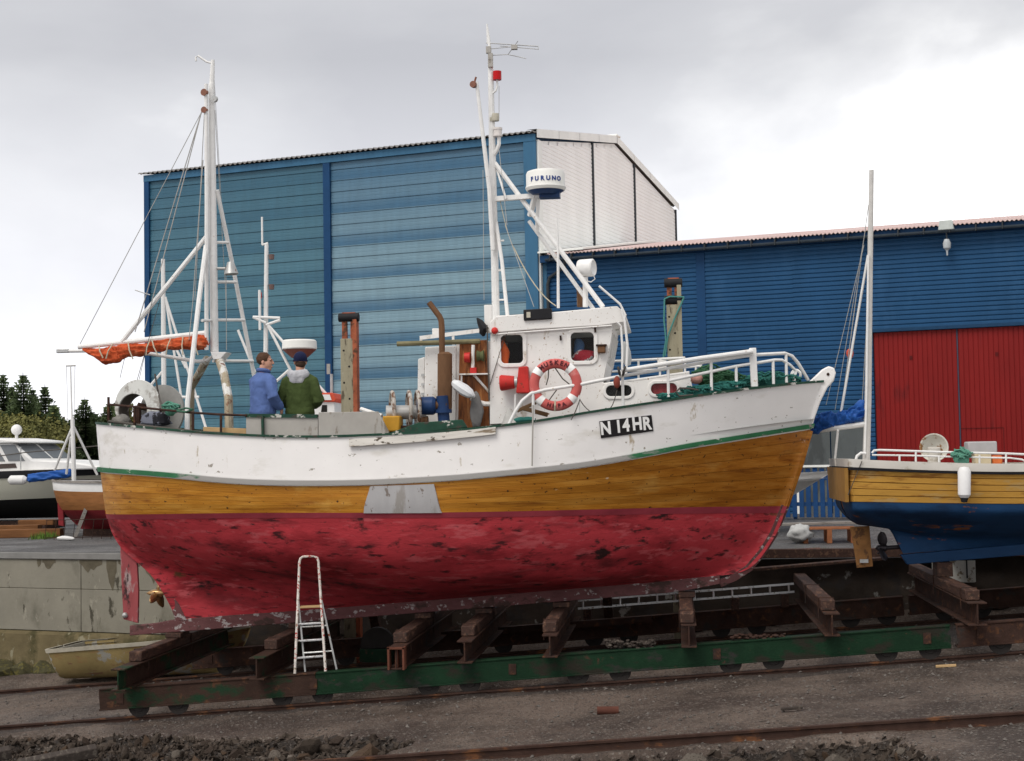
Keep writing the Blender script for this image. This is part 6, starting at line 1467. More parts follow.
for side in (-1, 1):
    for i in range(5):
        HY.strip(MB(), 1 + i / 5 + .008, 1 + (i + 1) / 5 - .012, 50, 2, side, .004 + .006 * (i % 2), edge=.016).build('strake', yl, yb, sharp=50)
    HY.strip(MB(), -.05, .9, 60, 2, side, .035, edge=.05).build('gunwale', cream, yb, label='cream painted gunwale band', sharp=30)
    HY.strip(MB(), .93, 1.06, 60, 1, side, .045, edge=.05).build('rub_strip', black, yb, sharp=30)
HY.deck(0, .10, .02).build('deck', cream, yb)
tq = [HY.pos(.012, v, -1) for v in (1.0, 1.5, 2.0, 2.5, 3.0, 3.5, 4.0)]; tq2 = [HY.pos(.012, v, 1) for v in (4.0, 3.5, 3.0, 2.5, 2.0, 1.5, 1.0)]
mb = MB(); mb.prism([V(2.325 + .02 * (1.35 - p.z), p.y, p.z) for p in tq[:3] + tq2[-3:]], (.05, 0, 0)); mb.build('transom', mat('shaded_yellow_transom', (.36, .19, .05), .6, var=.2, vscale=3), yb)  # transom is the planks' yellow with its shade put into a darker colour
mb = MB(); mb.prism([V(3.2, YR2 - .07, .06), V(3.3, YR2 - .07, -.08), V(9.0, YR2 - .07, .33), V(9.3, YR2 - .07, .6), V(9.0, YR2 - .07, .52)], (0, .14, 0)); mb.build('keel', blueaf, yb, bevel=.01)
barewood = mat('bare_orange_wood', (.24, .115, .042), .8, var=.3, vscale=6, stains=[((.12, .06, .03), .58, 9, .08, (1, 1, 1)), ((.02, .06, .13), .7, 5, .05, (1, 1, 1))], bump=.3)
mb = MB(); mb.prism([P(x, y, YR2 - .025) for x, y in ((850, 527), (869.5, 526), (871, 545), (873, 566.5), (857, 568), (853.5, 545))], (0, .05, 0)); ru2 = mb.build('rudder', barewood, yb, label='bare orange wooden rudder', bevel=.006)
mb = MB(); mb.box(P(864, 561, YR2 - .05), (.12, .03, .05)); mb.build('anode', galv, ru2)
pc = P(882, 548, YR2); mb = MB(); mb.lathe([(0, -.1), (.045, -.06), (.05, .05), (.03, .08), (.03, .5)], pc, (1, 0, .05), 12); pr2 = mb.build('propeller', mat('dull_bronze', (.05, .045, .05), .5, .6), yb)
for k in range(3):
    a0 = R(105 + 120 * k); d = V(0, math.cos(a0), math.sin(a0)); s_ = V(0, -math.sin(a0), math.cos(a0)); rows = []
    for i in range(6):
        t = i / 5; w = .085 * math.sin(math.pi * (.25 + .65 * t)); tw = R(55 - 25 * t); rows.append([pc + d * (.04 + .2 * t) + (s_ * math.sin(tw) + V(1, 0, 0) * math.cos(tw)) * w * q_ for q_ in (-1, 0, 1)])
    mb = MB(); mb.add([p for r_ in rows for p in r_], [(i * 3 + j, (i + 1) * 3 + j, (i + 1) * 3 + j + 1, i * 3 + j + 1) for i in range(5) for j in range(2)]); o = mb.build('blade', MATS['dull_bronze'], pr2); o.modifiers.new('t', 'SOLIDIFY').thickness = .012
# keel rest
for x in (3.8, 6.3, 9.0):
    zt = zbeam(x) + BH + I2 + TH + .012; h = (-.31 + .0703 * x + .02 if x > 3.5 else 0) - zt
    zk = -.08 + (x - 3.3) * (.33 + .08) / 5.7
    if zk - zt > .02:
        mb = MB(); mb.box((x, YR2, (zt + zk) / 2 - .002), (.22, .4, zk - zt)); mb.build('keel_block', timber, cart2, bevel=.008)
# mast, boom with blue tarpaulin, stays
ym = tube1('mast', [P(866.2, 462, YR2), P(868, 400, YR2), P(871.5, 170, YR2)], [.055, .05, .034], mat('mast_silver', (.55, .53, .50), .45, .2, var=.12), yb, 10, label='pale mast of the yellow boat')
tube1('mast_track', [P(864.6, 455, YR2 - .08), P(866.3, 400, YR2 - .08), P(868.4, 255, YR2 - .06)], .016, wtube, ym)
tube1('boom', [P(866, 424, YR2), P(812, 431, YR2 + .5)], .04, wtube, yb)
tp, tr = [], []
for i, (x, y, r_) in enumerate(((866, 412, 3), (860, 414, 6.5), (852, 416, 7.5), (845, 418, 6.5), (838, 420, 6.5), (830, 420.5, 8), (822, 423, 8.5), (815, 427, 7.5), (808, 431, 4))):
    tp.append(P(x, y, YR2 + (866 - x) / 110)); tr.append((r_ / 69 * .8, r_ / 69))
f1_, f2_ = [], []
for i in range(len(tp) - 1):
    for k in range(9):
        t_ = k / 9; f1_.append(tp[i].lerp(tp[i + 1], t_)); f2_.append(tuple(tr[i][q] * (1 - t_) + tr[i + 1][q] * t_ for q in (0, 1)))
mb = MB(); mb.tube(f1_, f2_, 34)
for v in mb.v:
    q_ = V(v.x * 4 + v.z * 9, v.y * 13, v.z * 13 - v.x * 4); d = .11 * (.32 - abs(noise.noise(q_))) + .06 * (.3 - abs(noise.noise(q_ * 2.3 + V(3, 1, 0)))); v.z += d * .7; v.y -= d * 1.3
mb.build('tarpaulin', bluetarp, None, 'crumpled blue tarpaulin wrapped round the boom of the yellow boat', 'tarpaulin', sharp=180)
mb = MB(); mb.tube([P(860, 410, YR2 + .05), P(856, 410, YR2 + .1), P(862, 404, YR2 + .05), P(864, 401, YR2)], [.03, .09, .07, .02], 10)
for v in mb.v: v.z += .03 * noise.noise(v * 9)
mb.build('tarpaulin', bluetarp, None, 'upper fold of blue tarpaulin against the yellow boat mast', 'tarpaulin', sharp=180)
for a, b, r_ in (((868.5, 205), (857, 290), .006), ((857, 290), (842, 405), .007), ((868, 255), (841, 412), .02), ((866, 226), (835, 410), .005), ((864, 245), (826, 405), .005), ((838, 430), (835, 458), .018), ((868, 300), (862, 405), .006)):
    wirel(P(*a, YR2 + .05), P(*b, YR2 + .25), r_, 0, wtube if r_ > .01 else wire, yb)
crumple(MB(), P(850, 353.5, YR2 + .2), (.05, .03, .07), 3, 10, 6, .3).build('flag', mat('faded_red_cloth', (.5, .09, .06), .8), None, 'small faded red flag on the stay of the yellow boat', 'flag')
# rails, cowl, box, fender
def SY(x, y, ins=.06):
    Y = YR2 - 1.1
    for _ in range(6):
        p = P(x, y, Y); u = min(.98, max(.02, (p.x - 2.06) / 8.54)); Y = HY.pos(u, 0, -1).y + ins
    return P(x, y, Y)
r1 = tube1('side_rail', [SY(855.5, 461), SY(857, 456), SY(861, 453), SY(866, 453.5)], .02, wtube, yb, label='white side railing of the yellow boat')
tube1('top_rail', [SY(872, 453), SY(874, 450.5), SY(880, 450), SY(940, 452), SY(1006, 453.5), SY(1060, 456)], .015, wtube, r1); tube1('mid_rail', [SY(872, 455), SY(910, 455.5), SY(960, 457), SY(1010, 458), SY(1022, 459.5), SY(1028, 463)], .012, wtube, r1)
for x, y0, y1 in ((899.5, 455, 462.5), (915.8, 451.5, 463), (957, 453, 463.5), (979.5, 455, 464), (1006, 454, 465), (939, 456, 463)):
    tube1('stanchion', [SY(x, y0), SY(x, y1)], .014, wtube, r1)
c_ = P(934, 447.5, YR2 - .55); mb = MB(); ax = V(-.25, -1, .05); mb.lathe([(0, -.11), (.06, -.10), (.12, -.06), (.165, -.01), (.18, .02), (.195, .025), (.2, .0), (.18, -.05), (.12, -.11), (.06, -.15), (0, -.16)], c_, V(-.25, -1, .05), 28); cw = mb.build('vent_cowl', mat('cowl_white', (.55, .53, .47), .5, var=.15, stains=[((.26, .13, .05), .60, 7, .08, (1, 1, 1))]), yb, label='round off white ventilator cowl with rust')
mb = MB(); mb.tube([c_, V(c_.x, c_.y + .05, 1.25)], .09, 14); mb.build('cowl_pipe', cream, cw)
mb = MB(); mb.box(P(980.5, 447.5, YR2 - .4), (.40, .3, .17)); mb.build('plastic_crate', mat('grey_crate', (.36, .35, .35), .6, var=.1), None, 'grey plastic crate on the deck of the yellow boat', 'crate', bevel=.02)
mb = MB(); mb.box(P(981.5, 459, YR2 - .5), (.22, .25, .15)); mb.build('wood_box', mat('pale_wood', (.5, .42, .28), .7), None, 'pale wooden box under the grey crate', 'box', bevel=.01)
mb = MB(); mb.box(P(996, 460, YR2 - .5), (.14, .2, .13)); mb.build('petrol_can', mat('orange_can', (.55, .14, .04), .5), None, 'small orange can beside the pale wooden box', 'can', bevel=.02)
fd = SY(964, 467, -.10); a, b = P(964.3, 500, fd.y - .02), P(964.3, 466.5, fd.y - .02)
fen = empty('fender', a, 'white cylindrical fender hanging on the yellow boat', 'fender')
hf = (b - a).length; mb = MB(); mb.lathe([(0, .02), (.05, .025), (.085, .07), (.088, hf - .07), (.06, hf - .01), (0, hf)], a, (b - a), 16); mb.build('body', mat('fender_white', (.76, .75, .74), .4, var=.04), fen)
mb = MB(); mb.lathe([(0, -.035), (.04, -.03), (.055, .03), (0, .04)], a, (b - a), 12); mb.build('plug', black, fen)
tangle('rope_coil', [(SY(961, 456.5, .02), (.12, .08, .12))], mat('pale_teal_rope', (.10, .26, .19), .85), 'pale teal rope tied to the rail above the white fender', seed=16, n=24, cat='rope')
wirel(SY(862, 461, -.06), P(848, 495, YR2 - 1.14), .006, 0, dwire, yb, 'hull_rope')
# lower timbers and boxes behind the yellow boat
mb = MB(); p = P(956, 573, 24.75); mb.box((p.x, 24.95, -.02 - .25), (.62, .4, .60)); wc = mb.build('chest', mat('white_chest', (.66, .65, .60), .6, var=.1, stains=[((.25, .2, .14), .64, 6, .08, (1, 1, 1))]), None, 'white strapped chest standing behind the cart under the yellow boat', 'chest', bevel=.02)
mb = MB(); mb.bar(V(p.x - .31, 24.745, -.20) - wc.location + wc.location, V(p.x + .31, 24.745, -.20), .02, .03); mb.bar(V(p.x + .17, 24.74, .02), V(p.x + .17, 24.74, -.5), .02, .02, up=(1, 0, 0)); o = mb.build('strap', black, wc); 
mb = MB(); mb.bar(V(4.35, 24.6, zbeam(4.35) + .86), V(9.5, 24.65, zbeam(9.5) + .9), .22, .2); mb.build('baulk', timber, cart2, bevel=.01)
mb = MB(); p = P(1008, 576, 24.45); mb.bar(V(p.x - .25, 24.45, zbeam(p.x - .25) + .99), V(p.x + .35, 24.45, zbeam(p.x + .35) + 1.02), .08, .05); mb.build('red_board', redp, None, 'short red board lying on the baulk at the right edge', 'board', bevel=.005)
# ================================================================== behind the bow: small white boat, pallet, sacks, boards
def small_hull(name, loc, rz, ln, bm, hgt, mats, label, stern_blunt=.45, sheer_up=.12, rake=0.0):
    """a small boat: bottom, sides (planked look) and gunwale, in its own coordinates, bow towards +x"""
    o = empty(name, loc, label, 'boat', rz=rz, local=True)
    sh = lambda x: hgt + sheer_up * (x / ln) ** 2 * 4 * .5 + .04
    h = Hull([dict(S=(-ln/2, hgt), B=(ln/2, hgt), zf=sh, b=bm, st=(.3, 2.6, stern_blunt), bo=(.45, 2.1, .85), bmin=.03),
              dict(S=(-ln/2+.02, hgt*.78), B=(ln/2-.08-rake*.18, hgt*.8), zf=lambda x: sh(x) - hgt*.2, b=bm*.99, st=(.3, 2.6, stern_blunt), bo=(.45, 2.1, .88), bmin=.03),
              dict(S=(-ln/2+.12, hgt*.45), B=(ln/2-.25-rake*.6, hgt*.47), zf=lambda x: hgt*.46 + .02*(x/ln)**2, b=bm*.9, st=(.34, 2.3, stern_blunt+.1), bo=(.45, 1.9, 1.0), bmin=.03),
              dict(S=(-ln/2+.35, hgt*.2), B=(ln/2-.5-rake, hgt*.22), zf=lambda x: hgt*.2, b=bm*.6, st=(.45, 2, .9), bo=(.45, 1.8, 1.2), bmin=.03),
              dict(S=(-ln/2+.6, .03), B=(ln/2-.8-rake*1.4, .05), zf=lambda x: .03, b=.06, st=(.1, 1, 0), bo=(.9, 1, 0), bmin=.05)], 0)
    h.shell(2, 4, 40, 8).build('hull_bottom', mats[2], o, sharp=60)
    h.shell(1, 2, 40, 4).build('hull_side', mats[1], o, sharp=60)
    h.shell(0, 1, 40, 3).build('top_strake', mats[0], o, sharp=60)
    for s_ in (-1, 1):
        h.strip(MB(), -.12, .1, 40, 1, s_, .03, edge=.05).build('gunwale', mats[3], o, sharp=30)
    h.deck(0, .12, .02).build('deck', mats[3], o)
    return o, h
gel = mat('white_gelcoat', (.70, .69, .67), .35, var=.05)
creamg = mat('cream_gelcoat', (.47, .46, .38), .35, var=.08, vscale=1)
blackaf = mat('black_antifouling', (.012, .012, .012), .7)
p = PD(800, 500, 31.5)
wb, hw = small_hull('small_white_boat', V(p.x - 1.9, p.y + .2, yardz(p.x, p.y) + .38), R(-12), 5.2, .85, .78, (gel, mat('grey_gelcoat', (.40, .39, .37), .4), mat('grey_gelcoat', (.4, .39, .37), .4), gel), 'small white boat whose pointed bow shows behind the large bow', rake=1.1)
for s_ in (-1.2, 1.0):
    mb = MB(); mb.box((s_, 0, -.19), (.2, .9, .40)); mb.build('cradle', timber, wb)
pal_m = mat('orange_pallet_wood', (.26, .10, .045), .8, var=.3)
c = PD(828, 541, 29.0); zc_ = yardz(c.x, c.y)
pal = empty('pallet', V(c.x, c.y, zc_), 'orange brown wooden pallet on the gravel below the blue fence', 'pallet')
for k in range(3):
    mb = MB(); mb.box((c.x - .45 + k * .45, c.y, zc_ + .13), (.09, .7, .26)); mb.build('block', pal_m, pal)
for k in range(5):
    mb = MB(); mb.box((c.x, c.y - .3 + k * .15, zc_ + .275), (1.05, .1, .025)); mb.build('slat', pal_m, pal)
crumple(MB(), PD(800, 533, 28.8) + V(0, 0, .0), (.24, .2, .17), 44, 30, 20, .32).build('sack', mat('white_sack', (.40, .40, .39), .7, bump=.6, bscale=9), None, 'crumpled white sack beside the pallet', 'sack', sharp=180)
for i, (x, y, d, ln, col, lab) in enumerate(((795, 552, 25.75, .9, redp, 'dull red board lying on the gravel behind the bow'), (840, 553, 25.7, 1.1, rustor, 'rust red board lying along the edge of the slipway'), (817, 519.5, 29.5, 1.7, greyplank, 'long grey plank resting on the pallet'))):
    q_ = PD(x, y, d); z_ = yardz(q_.x, q_.y) + (.05 if i < 2 else .32); mb = MB(); mb.bar(V(q_.x - ln / 2, q_.y, z_), V(q_.x + ln / 2, q_.y + .1, z_ + .02), .22, .05 + .03 * (i == 0)); mb.build('board', (mat('dull_red_board', (.14, .03, .03), .7), rustor, greyplank)[i], None, lab, 'board', bevel=.006)
# grass tuft by the boards
mb = MB(); rs = random.Random(9); g0 = PD(812, 553, 25.7); g0.z = yardz(g0.x, g0.y)
for i in range(70):
    a = rs.uniform(0, 6.3); b_ = g0 + V(rs.gauss(0, .14), rs.gauss(0, .06), 0); h_ = rs.uniform(.06, .16); w = V(math.cos(a), math.sin(a), 0) * .008; l = V(rs.gauss(0, .03), rs.gauss(0, .03), h_); mb.add([b_ - w, b_ + w, b_ + l], [(0, 1, 2)])
mb.build('grass_tuft', mat('grass_green', (.10, .17, .03), .8, var=.3), None, 'bright green grass tuft at the slipway edge', 'grass', kind='stuff')

# ================================================================== boat hidden behind: mast, radar and red-trimmed top
YK = 29.0
c = P(290, 420, YK); zc_ = yardz(c.x, c.y)
bb, hb_ = small_hull('moored_boat', V(c.x + .2, YK, zc_ + .45), R(3), 7.2, 1.15, 1.25, (gel, gel, blackaf, gel), 'boat behind the fishing boat with radar and red trimmed cabin')
for s_ in (-1.8, 1.6):
    mb = MB(); mb.box((s_, 0, -.22), (.25, 1.4, .46)); mb.build('cradle', timber, bb)
ORG[bb] = Vector(bb.location); bb.rotation_euler = (0, 0, 0)
for ch in bb.children: ORG[ch] = ORG[bb]
mk = tube1('mast', [P(265.5, 415, YK), P(266, 300, YK), P(266.5, 244, YK)], [.05, .045, .04], gel, bb, label='white mast behind the men')
tube1('aerial', [P(262.3, 245, YK), P(262, 217, YK)], .02, gel, mk)
tube1('arm', [P(262, 245, YK), P(268, 243, YK)], .02, gel, mk)
for y in (257, 287):
    mb = MB(); mb.lathe([(0, -.05), (.05, -.05), (.06, .05), (0, .05)], P(271.5, y, YK), n=10); mb.build('lamp', mat('dark_lamp', (.15, .10, .09), .5), mk)
for a, b in (((253, 317), (280, 318)), ((253, 317), (266, 323)), ((280, 320), (266, 325)), ((268, 325), (284, 343)), ((268, 326), (292, 373)), ((260, 330), (259.5, 290)), ((289, 370), (272, 385)), ((300, 365), (328, 396))):
    tube1('strut', [P(*a, YK - .1), P(*b, YK - .1)], .028, gel, mk)
mb = MB(); mb.box(P(260, 295.5, YK), (.06, .06, .12)); mb.build('lamp', redp, mk)
a = P(299.5, 349.5, YK - .1); mb = MB(); mb.lathe([(0, 0), (.33, 0), (.345, .02), (.335, .16), (.31, .185), (0, .19)], a, n=32); rk = mb.build('radar', mat('radar_white', (.74, .73, .69), .4), bb)
mb = MB(); mb.lathe([(0, -.16), (.16, -.16), (.33, -.005), (0, 0)], a, n=24); mb.build('radar_base', mat('brown_radar_base', (.17, .06, .045), .6), rk); mb = MB(); mb.tube([a - V(0, 0, .15), a - V(0, 0, 1.1)], .05); mb.build('radar_post', gel, rk)
cb = [P(x, y, YK - .4) for x, y in ((311, 430), (314, 400), (334, 400), (336, 430))]
mb = MB(); mb.prism(cb, (0, 1.0, 0)); cbn = mb.build('cabin', gel, bb, bevel=.02)
mb = MB(); mb.prism([P(x, y, YK - .45) for x, y in ((310, 401.5), (313, 393), (332, 392.5), (336, 399), (335, 402))], (0, 1.1, 0)); mb.build('cabin_roof', mat('orange_red_trim', (.55, .08, .04), .5), cbn, bevel=.02)
mb = MB(); mb.prism([P(x, y, YK - .47) for x, y in ((312.5, 400), (314, 394.5), (329.5, 394.5), (331.5, 400))], (0, .03, 0)); mb.build('name_board', gel, cbn)
mb = MB(); mb.prism([P(x, y, YK - .41) for x, y in ((321, 412), (322, 405), (327, 405), (327, 412))], (0, .02, 0)); mb.build('window', dark, cbn)
tube1('side_mast', [P(332, 410, YK), P(331.5, 374, YK)], .03, galv, bb); mb = MB(); mb.box(P(328.5, 369, YK), (.06, .06, .2)); mb.build('side_lamp', greyp, bb)
m2 = tube1('aft_mast', [P(164, 415, YK - .3), P(163.5, 330, YK - .3), P(163, 259, YK - .3)], [.05, .05, .04], gel, bb)
for a_, b_ in (((165.5, 297), (182, 402)), ((166, 300), (206, 428)), ((172, 341), (186, 368)), ((162, 372), (150, 386)), ((181, 397), (199, 397)), ((238, 330), (255, 372))):
    tube1('strut', [P(*a_, YK - .3), P(*b_, YK - .3)], .026, gel, m2)

# ================================================================== boats on the quay at left
zq0 = 0.0
# small wooden boat with a mast
dW = 33.0; p0 = PD(92, 528, dW)
sb, hs = small_hull('small_wooden_boat', V(p0.x + 1.35, p0.y, .12), R(-10), 4.6, .9, 1.02, (gel, mat('brown_varnish2', (.27, .115, .04), .5, var=.25, stretch=(.5, 1, 3)), mat('red_bottom2', (.22, .025, .03), .6, var=.25), greyplank), 'small white, brown and red wooden boat with mast left of the stern')
def LB(x, y, d=dW): return PD(x, y, d)
cr_scale = .8
ORG_sb = Matrix.Rotation(-R(-10), 3, 'Z')
def to_sb(p): return ORG_sb @ (Vector(p) - sb.location)
ms = tube1('mast', [to_sb(LB(74, 482)), to_sb(LB(72.5, 420)), to_sb(LB(71.8, 415)), to_sb(LB(70.5, 366))], [.05, .045, .022, .015], gel, sb)
tube1('mast_yard', [to_sb(LB(66, 366)), to_sb(LB(75.5, 365.6))], .015, greyp, ms)
for a_, b_ in (((72.5, 424), (92, 475)), ((72, 428), (49, 470)), ((71, 437), (61, 474))):
    tube1('leg', [to_sb(LB(*a_)), to_sb(LB(*b_) + V(0, .3, 0))], .028, gel, ms)
for a_, b_ in (((66.5, 367), (68, 420)), ((75, 366), (74, 420))):
    tube1('stay', [to_sb(LB(*a_)), to_sb(LB(*b_))], .006, wire, ms, 5)
mb = MB(); mb.prism([to_sb(LB(x, y)) - V(0, .02, 0) for x, y in ((58, 503), (63.5, 504), (64, 526), (59, 525))], (0, .05, 0)); mb.build('rudder', mat('red_bottom2', (.22, .025, .03), .6), sb)
mb = MB(); mb.box((.2, 0, -.05), (3.6, .3, .16)); mb.build('cradle', timber, sb)
mb = MB(); a, b = LB(86, 530), LB(98, 500); a.z = .02; mb.bar(a - V(0, .6, 0), b - V(0, .5, 0), .1, .08); mb.build('prop', greyplank, None, 'grey timber prop leaning against the small wooden boat', 'timber')
# cabin cruiser with black topsides band
dC = 37.5; c0 = PD(40, 500, dC)
cr = empty('cabin_cruiser', V(c0.x - 1.35, c0.y + .3, .2), 'white cabin cruiser with black bottom and raked windows at left edge', 'boat', rz=R(-9), local=True)
shc = lambda x: 1.55 + .05 * (x / 4) + .04 * max(0, x / 4) ** 2
HC = Hull([dict(S=(-4, 1.5), B=(4.25, 1.65), zf=shc, b=1.35, st=(.12, 4, .4), bo=(.45, 2.2, .8), bmin=.04),
           dict(S=(-4, 1.28), B=(4.15, 1.40), zf=lambda x: shc(x) - .22, b=1.34, st=(.12, 4, .4), bo=(.45, 2.2, .84), bmin=.04),
           dict(S=(-4, .68), B=(3.5, .80), zf=lambda x: .66 + .03 * x, b=1.2, st=(.12, 4, .4), bo=(.45, 2, .95), bmin=.04),
           dict(S=(-4, .35), B=(3.2, .5), zf=lambda x: .36 + .03 * x, b=.9, st=(.12, 4, .4), bo=(.45, 1.9, 1.1), bmin=.04),
           dict(S=(-4, .02), B=(2.6, .15), zf=lambda x: .02 + .012 * (x + 4), b=.06, st=(.1, 1, 0), bo=(.9, 1, 0), bmin=.05)], 0)
HC.shell(2, 4, 40, 8).build('hull_bottom', blackaf, cr, sharp=60); HC.shell(1, 2, 40, 4).build('hull_side', creamg, cr, sharp=60); HC.shell(0, 1, 40, 3, .02).build('rub_band', black, cr, sharp=60); HC.deck(0, .0, .0).build('deck', gel, cr)
def crp(x, y, d=dC): return Matrix.Rotation(R(9), 3, 'Z') @ (PD(x, y, d) - cr.location)
# cabin: side polygon extruded across
side = [(-4.2, 1.5), (-4.2, 2.45), (1.15, 2.45), (1.72, 1.90), (2.7, 1.84), (3.9, 1.58)]
mb = MB(); mb.prism([V(x, -.95, z) for x, z in side], (0, 1.9, 0)); cabn = mb.build('cabin', gel, cr, bevel=.05)
mb = MB(); mb.prism([V(x, -1.05, z) for x, z in ((-4.3, 2.42), (-4.2, 2.56), (.6, 2.60), (1.35, 2.50), (1.42, 2.42))], (0, 2.1, 0)); mb.build('cabin_roof', gel, cabn, bevel=.04)
wgl = mat('grey_window', (.16, .17, .18), .12, var=.2, vscale=1)
for x0, x1 in ((-2.4, -.85), (-.70, .37), (.47, .97), (1.07, 1.52)):
    mb = MB(); mb.prism([V(x0, -.965, 1.87), V(x0 - .24, -.965, 2.37), V(x1 - .28, -.965, 2.37), V(x1, -.965, 1.87)], (0, .02, 0)); mb.build('window', wgl, cabn)
mb = MB(); mb.prism([V(.5, -.968, 1.63), V(.62, -.968, 1.78), V(1.25, -.968, 1.80), V(1.3, -.968, 1.66)], (0, .02, 0)); mb.build('window', mat('brown_window', (.06, .045, .04), .3), cabn)
sa, sb_ = V(1.15, 0, 2.45), V(1.72, 0, 1.90); nrm_ = V(.55, 0, .57).normalized()
for y0, y1 in ((-.88, -.04), (.04, .88)):
    q4 = [sa.lerp(sb_, t_) + V(0, y_, 0) + nrm_ * .012 for t_, y_ in ((.12, y0 + .05), (.12, y1), (.92, y1), (.92, y0))]
    mb = MB(); mb.prism(q4, nrm_ * -.01); mb.build('windscreen_pane', wgl, cabn)
mb = MB(); mb.ball((.66, 0, 2.86), (.14, .12, .17), 14, 9); mb.tube([(.66, 0, 2.55), (.66, 0, 2.75)], .04); mb.build('radar_ball', gel, cr)
rl = tube1('bow_rail', [V(.4, -1.2, 1.6), V(.55, -1.2, 1.98), V(1.6, -1.1, 2.12), V(3.8, -.2, 2.35)], .016, dwire, cr)
for x, y in ((1.5, -1.1), (2.7, -.7)):
    tube1('stanchion', [V(x, y, 1.6), V(x, y, 2.3)], .015, galv, rl)
mb = MB(); mb.box((-.5, 0, -.11), (4.5, .9, .24)); mb.build('cradle', timber, cr); cr.scale = (1, 1, .80)
pf_ = PD(15, 480, 35.6); mb = MB(); mb.tube([pf_ - V(.16, 0, 0), pf_ - V(.1, 0, .0), pf_ + V(.22, 0, 0), pf_ + V(.3, 0, 0)], [.05, .11, .11, .05], 12); mb.build('fender', gel, None, 'short white fender on the dark side of the cabin cruiser', 'fender')
pa_, pb_ = PD(28, 479, 35.6), PD(72, 473, 35.6); mb = MB(); mb.tube([pa_.lerp(pb_, i / 40) for i in range(41)], [.05] + [.10] * 39 + [.05], 28)
for v in mb.v: d = .10 * (.3 - abs(noise.noise(V(v.x * 3 + v.z * 6, v.y * 14, v.z * 14)))); v.z += d * .6; v.y -= d
mb.build('tarpaulin', bluetarp, None, 'rolled blue tarpaulin along the side of the cabin cruiser', 'tarpaulin', sharp=180)
# timber stack, wire barrier and litter on the quay
for i, (x0, x1, y, d, z) in enumerate(((-20, 40, 526, 33.6, .16), (-10, 62, 529, 33.0, .09), (20, 55, 521, 34.2, .28))):
    a, b = PD(x0, y, d), PD(x1, y, d); a.z = b.z = z; mb = MB(); mb.bar(a, b, .3, .12 + .06 * (i < 2)); mb.build('baulk', mat('orange_brown_timber', (.17, .075, .03), .8, var=.35, vscale=3, stretch=(.6, 3, 3)), None, ('long brown timber baulk under the cabin cruiser', 'front brown timber baulk lying on the quay gravel', 'short dark timber on top of the brown baulks')[i], 'timber', bevel=.01)
dB = 31.6; q0_ = PD(46, 540, dB)
wf = empty('wire_barrier', V(q0_.x, q0_.y, .0), 'thin wire mesh barrier in front of the small wooden boat', 'barrier')
xa_, xb_ = PD(46, 523, dB), PD(112, 521.5, dB)
for z in (.05, .42):
    mb = MB(); mb.tube([V(xa_.x, xa_.y, z), V(xb_.x, xb_.y, z)], .008, 5); mb.build('wire', rusty, wf)
for i in range(8):
    t_ = i / 7; p_ = xa_.lerp(xb_, t_); mb = MB(); mb.tube([V(p_.x - .03, p_.y, .0), V(p_.x + .02, p_.y, .42)], .007, 5); mb.build('upright', rusty, wf)
crumple(MB(), V(PD(66, 538, 31.2).x, PD(66, 538, 31.2).y, .05), (.2, .1, .05), 77).build('plastic_sheet', gel, None, 'scrap of white plastic on the quay gravel', 'scrap')
mb = MB(); rs = random.Random(19)
for i in range(260):
    g0 = PD(rs.uniform(34, 54), 537, 32.3); b_ = V(g0.x, g0.y + rs.gauss(0, .2), 0); h_ = rs.uniform(.06, .18); a = rs.uniform(0, 6); w = V(math.cos(a), math.sin(a), 0) * .012; mb.add([b_ - w, b_ + w, b_ + V(rs.gauss(0, .04), 0, h_)], [(0, 1, 2)])
mb.build('grass_tuft', MATS['grass_green'], None, 'green grass growing beside the timber on the quay', 'grass', kind='stuff')

# ================================================================== yellow dinghy below the quay
dm = mat('worn_yellow_dinghy', (.22, .165, .07), .65, var=.2, vscale=3, stains=[((.24, .23, .20), .60, 2.2, .05, (1, 1, 1)), ((.22, .14, .06), .58, 5, .12, (.5, 1, 2)), ((.16, .09, .05), .66, 7, .06, (.5, 1, 2))], bump=.2)
dgrey = mat('dinghy_gunwale', (.38, .35, .28), .7, var=.2)
dl_ = 3.4; dloc = V(-8.85, 24.98, zg(-8.85) + .03)
dg_ = empty('dinghy', dloc, 'worn yellow dinghy lying between the quay wall and the slipway rail', 'boat', rz=R(-6), local=True)
shd = lambda x: .52 + .03 * x + .10 * max(0, x / 1.7) ** 2
HD = Hull([dict(S=(-1.72, .5), B=(1.75, .72), zf=shd, b=.62, st=(.03, 6, .2), bo=(.4, 2.1, .85), bmin=.03), dict(S=(-1.64, .25), B=(1.62, .4), zf=lambda x: shd(x) - .26, b=.56, st=(.03, 6, .2), bo=(.4, 2.0, .95), bmin=.03), dict(S=(-1.58, .04), B=(1.3, .12), zf=lambda x: .05, b=.42, st=(.03, 6, .2), bo=(.4, 1.9, 1.1), bmin=.03), dict(S=(-1.55, 0), B=(1.2, .05), zf=lambda x: .0, b=.05, st=(.1, 1, 0), bo=(.9, 1, 0), bmin=.04)], 0)
HD.shell(0, 3, 36, 10).build('hull', dm, dg_, sharp=60)
mb = MB(); l_ = [HD.pos(0, v, -1) for v in (0, .5, 1, 1.5, 2, 3)]; r_ = [HD.pos(0, v, 1) for v in (3, 2, 1.5, 1, .5, 0)]
l_ = [HD.pos(.02, v, -1) for v in (0, .5, 1, 1.5, 2, 3)]; r_ = [HD.pos(.02, v, 1) for v in (3, 2, 1.5, 1, .5, 0)]
mb.prism([p + V(-.02, 0, 0) for p in l_ + r_], (.03, 0, 0)); mb.build('transom', mat('grey_transom', (.30, .29, .25), .7, var=.2), dg_)
